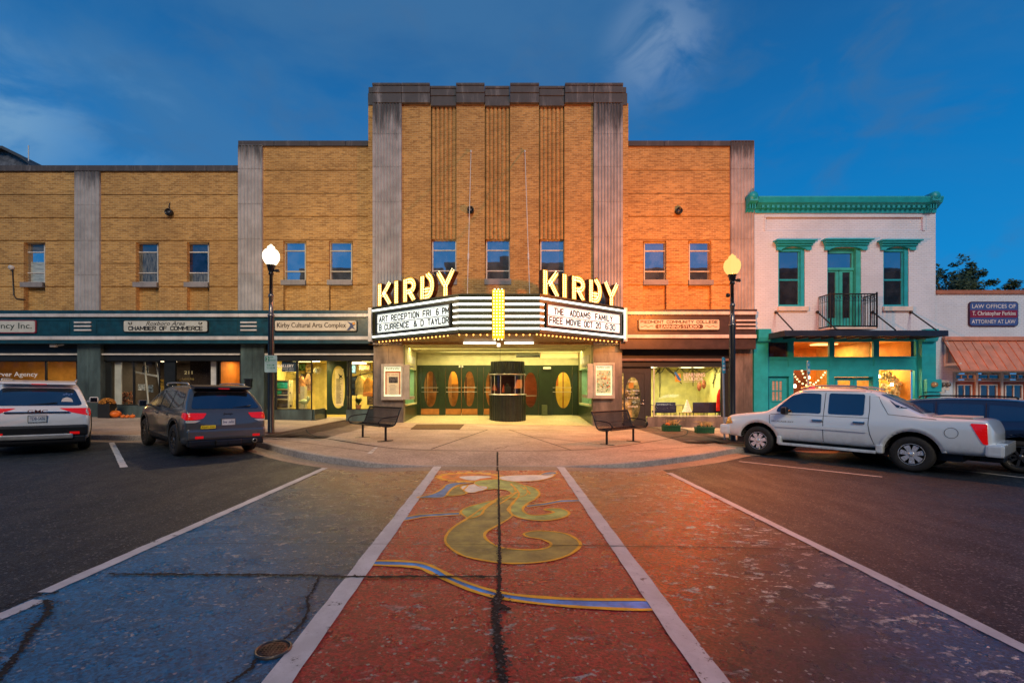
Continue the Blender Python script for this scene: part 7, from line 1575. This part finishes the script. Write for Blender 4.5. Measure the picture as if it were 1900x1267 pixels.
for sd in (1, -1):
    drape(bv, rnd([(.30,1.22),(.34,1.73),(.78,1.74),(1.02,1.66),(1.34,1.34),(1.36,1.22)], .06), 'y', sd, .006, 'front_door_window', CARG, T1)
    drape(bv, rnd([(-.60,1.22),(-.58,1.73),(.16,1.745),(.14,1.22)], .05), 'y', sd, .006, 'rear_door_window', CARG, T1)
    drape(bv, rnd([(-1.28,1.45),(-1.02,1.61),(-1.32,1.42),(-1.45,1.41)], .02), 'y', sd, .006, 'vent_opening', TXT, T1)
    drape(bv, rnd([(-1.02,1.62),(-1.20,1.43),(-1.38,1.415),(-1.17,1.50)], .02), 'y', sd, .007, 'quarter_window', CARG, T1)
    seam(bv, [(1.52,1.14),(1.50,.95),(1.42,.7),(1.38,.52)], sd, T1); seam(bv, [(.245,1.76),(.235,1.2),(.22,.52)], sd, T1); seam(bv, [(-.66,1.79),(-.70,1.4),(-.70,1.0),(-.74,.78),(-.82,.55)], sd, T1)
    seam(bv, [(-.78,1.80),(-.90,1.55),(-1.06,1.27),(-1.9,1.20)], sd, T1, .010); seam(bv, [(-.66,1.80),(.3,1.80),(.9,1.76),(1.25,1.46)], sd, T1, .010); seam(bv, [(1.50,1.155),(.5,1.165),(-.70,1.165)], sd, T1, .008)
    drape(bv, ribbon([(1.38,.86),(.3,.87),(-.7,.86)], .085), 'y', sd, .022, 'side_moulding', WP, T1)
    for xx in (.36, -.52):
        h = bv.ray_cast(Vector((xx, sd*4, 1.04)), Vector((0, -sd, 0)))[0]; m = MB(); m.bbox(xx-.12, xx+.12, h.y-.01, h.y+sd*.035, 1.01, 1.075, .012); m.build('door_handle', CHROME, T1)
    btext(bv, 'ESCALADE EXT', 'y', sd, (1.44 if sd > 0 else .90), .955, .54, .035, T1, M('grey badge', (.10,.09,.09), .4), .006, u_dir=-sd)
    drape(bv, ribbon([(-2.15+.0+.11*math.cos(a), .93+.11*math.sin(a)) for a in frange(0, 6.28, 18)], .008), 'y', sd, .004, 'fuel_flap', SEAM, T1) if sd > 0 else None
    # wheel arch flare
    for xw in (WBf, WBr):
        m = MB(); pts = [(xw+.545*math.cos(a), .41+.545*math.sin(a)) for a in frange(-.05, math.pi+.05, 16)]
        m2 = drape(bv, ribbon(pts, .09), 'y', sd, .018, 'arch_flare', WP, T1)
    m = MB(); m.bbox(-.86, 1.20, sd*.90, sd*1.10, .345, .385, .015); r_ = m.build('running_board', M('ribbed step', (.35,.36,.38), .35, metal=.7), T1)
    m = MB(); m.bbox(-.88, 1.22, sd*1.08, sd*1.11, .35, .42, .012); m.bbox(1.20, 1.30, sd*.86, sd*1.02, .36, .58, .03); m.bbox(-1.0, -.86, sd*.86, sd*1.05, .36, .56, .03); m.build('sill_cover', WP, T1)
    # tail lamp
    tl = rnd([(-2.705,.72),(-2.63,.74),(-2.43,1.15),(-2.68,1.15)], .03); drape(bv, tl, 'y', sd, .010, 'tail_lamp', REDL, T1)
    drape(bv, rnd([(2.74,.80),(2.50,.84),(2.60,1.02),(2.70,1.0)], .02), 'y', sd, .010, 'side_marker', M('amber lens', (.75,.35,.03), .15, coat=1), T1)
    # mirror
    m = MB(); m.bbox(1.02, 1.16, sd*.98, sd*1.20, 1.17, 1.36, .05); m.bbox(1.05, 1.12, sd*.9, sd*1.0, 1.18, 1.24, .015); m.build('mirror', BLK, T1)
    m = MB(); m.tube(catmull([(.85, sd*.66, 1.86), (.5, sd*.69, 1.93), (-.3, sd*.69, 1.93), (-.62, sd*.66, 1.86)], 4), .022, 6); m.build('roof_rail', ALU, T1)
drape(bv, rnd([(-.66,1.30),(.66,1.30),(.60,1.74),(-.60,1.74)], .06), 'x', 1, .008, 'windshield', CARG, T1); 
m = MB(); m.add([(-1.66,-.60,1.25),(-1.66,.60,1.25),(-.78,.56,1.83),(-.78,-.56,1.83)], [(0,1,2,3)]); 
drape(bv, rnd([(-.62,1.32),(.62,1.32),(.58,1.74),(-.58,1.74)], .05), 'x', -1, .008, 'rear_window', CARG, T1)
m = MB(); m.bbox(-2.45, -1.80, -.72, .72, 1.245, 1.275, .01); m.build('bed_cover', M('grey bed cover', (.45,.44,.42), .5), T1)
m = MB(); m.bbox(-2.94, -2.66, -1.00, 1.00, .48, .74, .05); m.bbox(-2.96, -2.80, -.7, .7, .72, .76, .015); m.build('rear_bumper', WP, T1)
m = MB(); m.tube([(-2.5, .0, .42), (-2.95, 0, .40)], .03, 6); m.bbox(-2.9, -2.55, -.6, .6, .36, .46, .02); m.build('tow_bar', BLK, T1)
m = MB(); m.bbox(2.60, 2.90, -.98, .98, .50, .80, .07); m.build('front_bumper', WP, T1)
m = MB(); m.bbox(2.74, 2.84, -.50, .50, .82, 1.0, .02); m.build('grille', CHROME, T1)
for sd in (-1, 1): m = MB(); m.bbox(2.70, 2.82, sd*.55, sd*.86, .82, .99, .03); m.build('headlight', LMP, T1)
m = MB(); m.box(-2.3, 2.5, -.7, .7, .30, .47); m.build('underbody', TXT, T1)
def place_by(t, rearpx, frontpx, xr, xf, yside, sc=None):
    a, b = G(*rearpx), G(*frontpx); d = (b-a); hd = math.atan2(d.y, d.x); f = Vector((math.cos(hd), math.sin(hd), 0)); l_ = Vector((-f.y, f.x, 0)); mid = (a+b)/2; c = mid-f*(xr+xf)/2*(sc or 1)-l_*yside*(sc or 1)
    settle(t, c, hd)
    if sc: t.scale = (sc, sc, sc)
    return hd
settle(T1, (8.95, 12.25), 2.235); T1.scale = (.985, .985, .985)
#hd1 = place_by(T1, (1700, 879), (1395, 847), WBr, WBf, .97, .965)
# ---------------- SUV generator
def suv(t, col, gl, S):
    L0, L1, Wd, Hr, hb = S['rear'], S['front'], S['w'], S['h'], S['belt']; gc = S['gc']; hood = S['hood']; wf, wr_ = S['wf'], S['wr']; rr = S['tyre']; rt = S['rt']
    st = [(L0+.0,.50,.72,.76,Wd-.12,Wd-.2),(L0+.05,gc+.10,hb-.12,hb-.06,Wd-.05,Wd-.12),(L0+.10,gc+.06,hb-.03,hb+.03,Wd-.03,Wd-.09),(L0+.16,gc+.04,hb,hb+.10,Wd-.02,Wd-.10),(L0+.16+(rt-.16)*.55,gc,hb,hb+(Hr-hb)*.62,Wd,Wd-.17),(L0+rt,gc,hb,Hr-.07,Wd,Wd-.24),(L0+rt+.18,gc,hb,Hr-.025,Wd,Wd-.26),
          (L0+1.5,gc,hb-.01,Hr,Wd,Wd-.26),(L0+2.3,gc,hb-.02,Hr-.01,Wd,Wd-.26),(S['ws']-.35,gc,hb-.03,Hr-.06,Wd,Wd-.25),(S['ws'],gc,hb-.04,Hr-.16,Wd,Wd-.24),(S['ws']+.45,gc,hb-.05,(Hr+hood)/2,Wd,Wd-.2),(S['ws']+.80,gc,hb-.06,hood+.05,Wd,Wd-.14),(S['ws']+1.0,gc,hood-.10,hood,Wd-.01,Wd-.12),(L1-.5,gc,hood-.16,hood-.06,Wd-.03,Wd-.14),(L1-.15,gc+.05,hood-.28,hood-.16,Wd-.08,Wd-.2),(L1-.04,gc+.10,hood-.4,hood-.3,Wd-.15,Wd-.25),(L1,.5,.62,.66,Wd-.22,Wd-.3)]
    body = loft(st, col, t, [(wf, rr+.005, rr+.085, .58, 1.3), (wr_, rr+.005, rr+.085, .58, 1.3)]); b = bvh_of(body)
    m = MB(); m.box(L0+.4, L1-.4, -.7, .7, gc-.08, gc+.05); m.build('underbody', TXT, t)
    for xw in (wf, wr_):
        for sd in (-1, 1): wheel(t, xw, sd*(Wd-.125), rr, .25, rr*.66, S['sp'], sd, S['ns'], S['rim'])
    zt_ = Hr-.14
    for sd in (-1, 1):
        drape(b, rnd([(S['bp']+.04,hb+.04),(S['bp']+.05,zt_),(S['ws']-.25,zt_-.03),(S['ws']+.42,hb+.06)], .05), 'y', sd, .006, 'front_window', gl, t)
        drape(b, rnd([(S['cp']+.04,hb+.05),(S['cp']+.04,zt_-.01),(S['bp']-.04,zt_),(S['bp']-.05,hb+.04)], .05), 'y', sd, .006, 'rear_door_window', gl, t)
        drape(b, rnd([(L0+rt*.55+.16,hb+.10),(L0+rt+.10,zt_-.06),(S['cp']-.05,zt_-.01),(S['cp']-.05,hb+.05)], .05), 'y', sd, .006, 'quarter_window', gl, t)
        for xx in (S['bp'], S['cp']): seam(b, [(xx,zt_+.03),(xx,hb),(xx-.02,gc+.12)], sd, t)
        seam(b, [(S['ws']+.62,hb-.08),(S['ws']+.6,.8),(S['ws']+.5,gc+.12)], sd, t)
        drape(b, ribbon([(wf-rr-.1,gc+.09),(wr_+rr+.1,gc+.09)], .14), 'y', sd, .014, 'sill_cladding', S['clad'], t)
        for xw in (wf, wr_):
            drape(b, ribbon([(xw+(rr+.12)*math.cos(a), rr+(rr+.12)*math.sin(a)) for a in frange(-.0, math.pi, 16)], .075), 'y', sd, .016, 'arch_flare', S['flare'], t)
        for xx in (S['bp']+.12, S['cp']+.12):
            h = b.ray_cast(Vector((xx, sd*4, hb-.12)), Vector((0, -sd, 0)))[0]; m = MB(); m.bbox(xx-.09, xx+.09, h.y-.01, h.y+sd*.03, hb-.14, hb-.105, .01); m.build('door_handle', S['trim'], t)
        m = MB(); xm = S['ws']+.22; m.bbox(xm-.05, xm+.10, sd*(Wd+.0), sd*(Wd+.22), hb+.02, hb+.19, .05); m.bbox(xm, xm+.05, sd*(Wd-.12), sd*(Wd+.02), hb+.03, hb+.08, .01); m.build('mirror', col, t)
        m = MB(); m.bbox(xm-.055, xm-.051, sd*(Wd+.03), sd*(Wd+.19), hb+.04, hb+.17, .001); m.build('mirror_glass', CARG, t)
        m = MB(); ya = sd*(Wd-.30); m.tube(catmull([(L0+rt+.25, ya, Hr-.02), (L0+rt+.40, ya, Hr+.045), (S['ws']-.7, ya, Hr+.045), (S['ws']-.5, ya, Hr-.02)], 4), .02, 6); m.build('roof_rail', S['rail'], t)
    drape(b, rnd([(-.62,hood+.08),(.62,hood+.08),(.56,Hr-.16),(-.56,Hr-.16)], .06), 'x', 1, .008, 'windshield', gl, t)
    wb = Wd-.17; wt = Wd-.33; drape(b, rnd([(-wb,hb+.06),(wb,hb+.06),(wt,Hr-.17),(-wt,Hr-.17)], .08), 'x', -1, .008, 'rear_window', gl, t)
    m = MB(); xs_ = L0+rt-.12; m.prism([(xs_, Hr-.10), (xs_-.12, Hr-.07), (xs_-.10, Hr-.03), (xs_+.25, Hr+.015), (xs_+.25, Hr-.04)], 'y', -wt-.02, wt+.02); sp_ = m.build('spoiler', S['spoil'], t)
    m = MB(); m.box(xs_-.125, xs_-.118, -.13, .13, Hr-.085, Hr-.065); m.build('brake_lamp', REDL, sp_)
    m = MB(); h = b.ray_cast(Vector((-8, S['wip'], hb+.12)), Vector((1,0,0)))[0]; m.tube([(h.x-.03, S['wip']+.30*S['wd'], hb+.06), (h.x-.03, S['wip']-.28*S['wd'], hb+.13)], [.018,.012], 6); m.build('wiper', BLK, t)
    m = MB(); m.bbox(L0-.045, L0+.22, -Wd+.06, Wd-.06, gc+.16, gc+.42, .06); bp_ = m.build('rear_bumper', S['bump'], t)
    m = MB(); m.bbox(L0-.02, L0+.25, -Wd+.10, Wd-.10, gc+.0, gc+.17, .04); m.build('bumper_valance', S['clad'], t)
    m = MB(); m.bbox(L1-.22, L1+.04, -Wd+.14, Wd-.14, gc+.1, .62, .06); m.build('front_bumper', col, t)
    m = MB(); m.bbox(L1-.06, L1+.03, -.45, .45, .64, hood-.28, .03); m.build('grille', CHROME, t)
    for sd in (-1, 1):
        m = MB(); m.bbox(L1-.22, L1-.04, sd*.5, sd*(Wd-.16), hood-.36, hood-.22, .03); m.build('headlight', LMP, t)
        m = MB(); m.bbox(L0-.052, L0-.046, sd*(Wd-.40), sd*(Wd-.22), gc+.20, gc+.26, .002); m.build('reflector', REDL, bp_)
    return b
BKR = M('dark wheel alloy', (.20,.20,.21), .3, metal=.9)
# white SUV on the far left
T2 = thing('parked_suv', 'white suv seen from behind at the left edge of the photo', 'suv'); WS = paint('white car paint', (.68,.72,.78), .05, .3)
S2 = dict(rear=-2.45, front=2.45, w=.955, h=1.70, belt=1.07, gc=.26, hood=1.12, wf=1.42, wr=-1.42, tyre=.38, rt=.62, ws=.95, bp=.10, cp=-.85, sp=[(.15,.95,(.10,.16))], ns=6, rim=BKR, clad=BLK, flare=BLK, trim=WS, rail=ALU, spoil=WS, bump=BLK, wip=-.05, wd=1)
b = suv(T2, WS, CARG, S2)
for sd in (-1, 1):
    drape(b, rnd([(sd*.93,.88),(sd*.93,1.07),(sd*.36,1.07),(sd*.60,.97)][::(1)], .02), 'x', -1, .010, 'tail_lamp', REDL, T2); drape(b, rnd([(-2.36,.88),(-2.10,.96),(-2.05,1.06),(-2.33,1.06)], .02), 'y', sd, .010, 'tail_lamp', REDL, T2)
h = b.ray_cast(Vector((-8, 0, .97)), Vector((1,0,0)))[0]; m = MB(); m.bbox(h.x-.03, h.x+.02, -.55, .55, .955, 1.0, .01); m.build('chrome_strip', CHROME, T2)
m = MB(); text(m, 'GMC', (h.x-.036, .17, .965), (0,-1,0), (0,0,1), .34, .075, .012, .004); m.build('emblem', M('red chrome emblem', (.35,.10,.09), .2, metal=.8), T2)
plate(b, 'TDB-5476', 0, .83, T2); btext(b, 'ACADIA', 'x', -1, .80, .64, .22, .03, T2, TXT, .004, u_dir=-1); btext(b, 'AWD', 'x', -1, -.60, .64, .14, .028, T2, TXT, .004, u_dir=-1)
m = MB(); m.bbox(-2.53, -2.42, -.62, .62, .36, .48, .03); m.build('skid_plate', ALU, T2)
m = MB(); h = b.ray_cast(Vector((-8, -.50, 1.24)), Vector((1,0,0)))[0]; m.lathe([(.0001, -.0), (.105, 0)], (h.x-.03, -.50, 1.22), 16, 'x'); m.build('round_sticker', WTXT, T2)
m = MB(); h = b.ray_cast(Vector((-8, .72, 1.18)), Vector((1,0,0)))[0]; text(m, 'A', (h.x-.03, .76, 1.13), (0,-1,0), (0,0,1), .10, .12, .01, .002); m.build('letter_sticker', WTXT, T2)
m = MB()
for k in range(4): h = b.ray_cast(Vector((-8, -.46-.04*k, 1.38)), Vector((1,0,0)))[0]; m.lathe([(.0001,0),(.022,0)], (h.x-.02, -.44-.045*k, 1.38+.02*(k % 2)), 8, 'x')
m.build('paw_sticker', M('blue sticker', (.1,.2,.5), .5), T2)
# grey SUV
T3 = thing('parked_suv', 'dark grey suv with roof rails and yellow bumper sticker beside the left street lamp', 'suv'); GS = paint('granite grey car paint', (.085,.095,.105), .4, .28)
S3 = dict(rear=-2.38, front=2.40, w=.97, h=1.72, belt=1.10, gc=.27, hood=1.12, wf=1.46, wr=-1.45, tyre=.385, rt=.58, ws=.85, bp=.02, cp=-.90, sp=[(.15,.95,(.06,.10))], ns=10, rim=BKR, clad=BLK, flare=GS, trim=GS, rail=ALU, spoil=BLK, bump=GS, wip=-.30, wd=1)
b = suv(T3, GS, CARG, S3)
for sd in (-1, 1):
    drape(b, rnd([(sd*.93,.90),(sd*.93,1.07),(sd*.48,1.06),(sd*.56,.94),(sd*.70,.91)], .025), 'x', -1, .012, 'tail_lamp', REDL, T3); drape(b, rnd([(-2.33,.90),(-2.08,.97),(-2.08,1.06),(-2.31,1.06)], .02), 'y', sd, .012, 'tail_lamp', REDL, T3)
    drape(b, rnd([(sd*.92,.84),(sd*.92,.895),(sd*.62,.89),(sd*.74,.84)], .015), 'x', -1, .012, 'reverse_lamp', LMP, T3)
plate(b, '~xxx xxxx', .0, .84, T3); btext(b, 'Jeep', 'x', -1, .11, 1.00, .22, .07, T3, TXT, .012, u_dir=-1)
h = b.ray_cast(Vector((-8, .45, .74)), Vector((1,0,0)))[0]; m = MB(); m.box(h.x-.034, h.x-.006, .30, .62, .70, .775); s_ = m.build('bumper_sticker', M('yellow sticker', (.75,.62,.02), .5), T3)
m = MB(); text(m, 'STUDENT DRIVER', (h.x-.035, .60, .72), (0,-1,0), (0,0,1), .28, .036, .004, .002); m.build('sticker_lettering', TXT, s_)
m = MB(); m.lathe([(.045,-2.47),(.055,-2.47),(.055,-2.30),(.045,-2.46)], (0, -.62, .36), 14, 'x'); m.build('exhaust', ALU, T3)
m = MB(); m.bbox(-2.47, -2.3, -.30, .30, .28, .42, .03); m.tube([(-2.5,0,.33),(-2.3,0,.33)], .03, 6); m.build('tow_hitch', BLK, T3)
# navy SUV behind the pickup
T4 = thing('parked_suv', 'dark navy suv parked beyond the white pickup', 'suv'); NS = paint('navy car paint', (.015,.035,.09), .4, .25)
S4 = dict(rear=-2.35, front=2.35, w=.94, h=1.66, belt=1.08, gc=.25, hood=1.05, wf=1.40, wr=-1.40, tyre=.36, rt=.75, ws=.85, bp=.02, cp=-.85, sp=[(.15,.95,(.08,.12))], ns=8, rim=BKR, clad=BLK, flare=NS, trim=CHROME, rail=BLK, spoil=NS, bump=NS, wip=-.1, wd=1)
b = suv(T4, NS, CARG, S4)
for sd in (-1, 1): drape(b, rnd([(sd*.9,.88),(sd*.9,1.04),(sd*.45,1.02),(sd*.5,.92)], .025), 'x', -1, .012, 'tail_lamp', REDL, T4); drape(b, rnd([(-2.30,.90),(-1.95,.98),(-1.95,1.03),(-2.27,1.04)], .02), 'y', sd, .012, 'tail_lamp', REDL, T4)
settle(T3, (-7.953, 12.471), 2.413); T3.scale = (.93, .91, .95)
settle(T2, (-12.0, 12.45), 2.30); T2.scale = (.97, .97, .98)
settle(T4, (11.35, 12.25), math.radians(133))
# ================================================================ TREES
def leafmat(name, c1, c2):
    m, n, l, b = nodes(name); ob = n.new('ShaderNodeObjectInfo'); g = pos(n)
    l.new(mixc(n, l, ramp(n, l, noise(n, l, g, 1.2, 4), .35, .65), c1, c2), b.inputs['Base Color']); b.inputs['Roughness'].default_value = .6; return m
LM1 = leafmat('dark leaf', (.012,.03,.010), (.05,.085,.02)); LM2 = leafmat('olive leaf', (.02,.04,.012), (.07,.09,.025)); BARK = M('bark', (.08,.06,.045), .9)
def tree(label, px, pytop, Y, rad, mat, spiky, seed, nleaf=3800):
    random.seed(seed); b = Vector((fx(px, Y), Y, gz(fx(px, Y), 0))); top = fz(pytop, Y); t = thing('tree', label, 'tree', b, 'trees behind the law office'); m = MB(); hh = top-b.z
    m.tube([b, b+Vector((.1,0,hh*.35)), b+Vector((-.1,0,hh*.7)), b+Vector((0,0,hh*.80))], [.35,.26,.14,.03], 8); tips = []
    for k in range(16):
        a = random.uniform(0, 6.28); z = hh*random.uniform(.40, .9); L_ = rad*random.uniform(.5,1)*(1.15-z/hh*.6); e_ = b+Vector((math.cos(a)*L_, math.sin(a)*L_, z+L_*random.uniform(.2,.9)*(2 if spiky else 1)*.6)); s_ = b+Vector((0,0,z*.9)); m.tube([s_, s_.lerp(e_, .5)+Vector((0,0,.15)), e_], [.09,.05,.015], 5); tips.append(e_)
    m.build('trunk', BARK, t); m = MB(); cl = []
    for e_ in tips: cl.append((e_, random.uniform(.5, .95)*rad*.42))
    for k in range(10): cl.append((b+Vector((random.gauss(0,rad*.4), random.gauss(0,rad*.4), hh*random.uniform(.35,.82))), rad*.42))
    if spiky:
        for k in range(9): cl.append((Vector((b.x+random.uniform(-rad,rad), b.y, top-random.uniform(.1, 1.6))), .28)); 
    tot = sum(c[1]**2 for c in cl)
    for c, r_ in cl:
        for k in range(int(nleaf*r_*r_/tot)):
            v = Vector((random.gauss(0,1), random.gauss(0,1), random.gauss(0,1))).normalized()*r_*random.random()**.45; p = c+Vector((v.x, v.y, v.z*.8)); s_ = random.uniform(.07, .16)
            a_ = Vector((random.gauss(0,1), random.gauss(0,1), random.gauss(0,1))).normalized(); b_ = a_.orthogonal().normalized(); m.add([p-a_*s_, p+b_*s_*.5, p+a_*s_, p-b_*s_*.5], [(0,1,2,3)])
    m.build('crown', mat, t)
tree('tall loose tree rising just right of the white building', 1766, 470, 36, 2.0, LM1, True, 1, 8000); tree('dense rounded dark tree against the white building side', 1752, 492, 34, 2.1, LM2, False, 2, 8000)
tree('thin wispy tree left of the law sign', 1797, 487, 36, 1.2, LM1, True, 3, 3600); tree('low bushy tree above the middle of the law sign', 1828, 523, 36, 1.0, LM2, False, 6, 3600); tree('wispy tree top above the law sign, second from the right', 1862, 505, 36, 1.1, LM1, True, 4, 3600); tree('rightmost wispy tree top above the law office roof', 1893, 512, 36, 1.2, LM2, True, 5, 3600)
tree('low dark tree between the wispy tops', 1843, 524, 37, 1.4, LM1, False, 8, 3600); tree('dark tree low behind the roof left of the wispy tops', 1803, 512, 38, 1.6, LM1, False, 9, 4600)
# ================================================================ the far side of the street, seen only mirrored in the windows
random.seed(2)
for i, (xa, xb, h_, st_) in enumerate(((-80, -30, 16.5, 0), (-29.6, -8.5, 19.6, 1), (-8.1, 12, 20.4, 1), (12.4, 65, 19.6, 0))):
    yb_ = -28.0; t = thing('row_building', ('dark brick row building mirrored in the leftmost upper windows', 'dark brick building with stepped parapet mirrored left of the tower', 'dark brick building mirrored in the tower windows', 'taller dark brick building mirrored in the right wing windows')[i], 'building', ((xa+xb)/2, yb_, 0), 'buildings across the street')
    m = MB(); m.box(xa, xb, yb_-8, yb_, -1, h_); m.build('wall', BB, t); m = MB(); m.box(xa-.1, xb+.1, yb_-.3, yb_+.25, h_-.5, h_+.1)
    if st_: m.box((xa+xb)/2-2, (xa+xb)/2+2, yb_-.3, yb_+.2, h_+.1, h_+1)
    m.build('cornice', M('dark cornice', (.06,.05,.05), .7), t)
    x = xa+1
    while x < xb-1.2: m = MB(); m.box(x, x+.9, yb_, yb_+.04, 5, 7); m.build('window', LAWG, t); x += 2.2
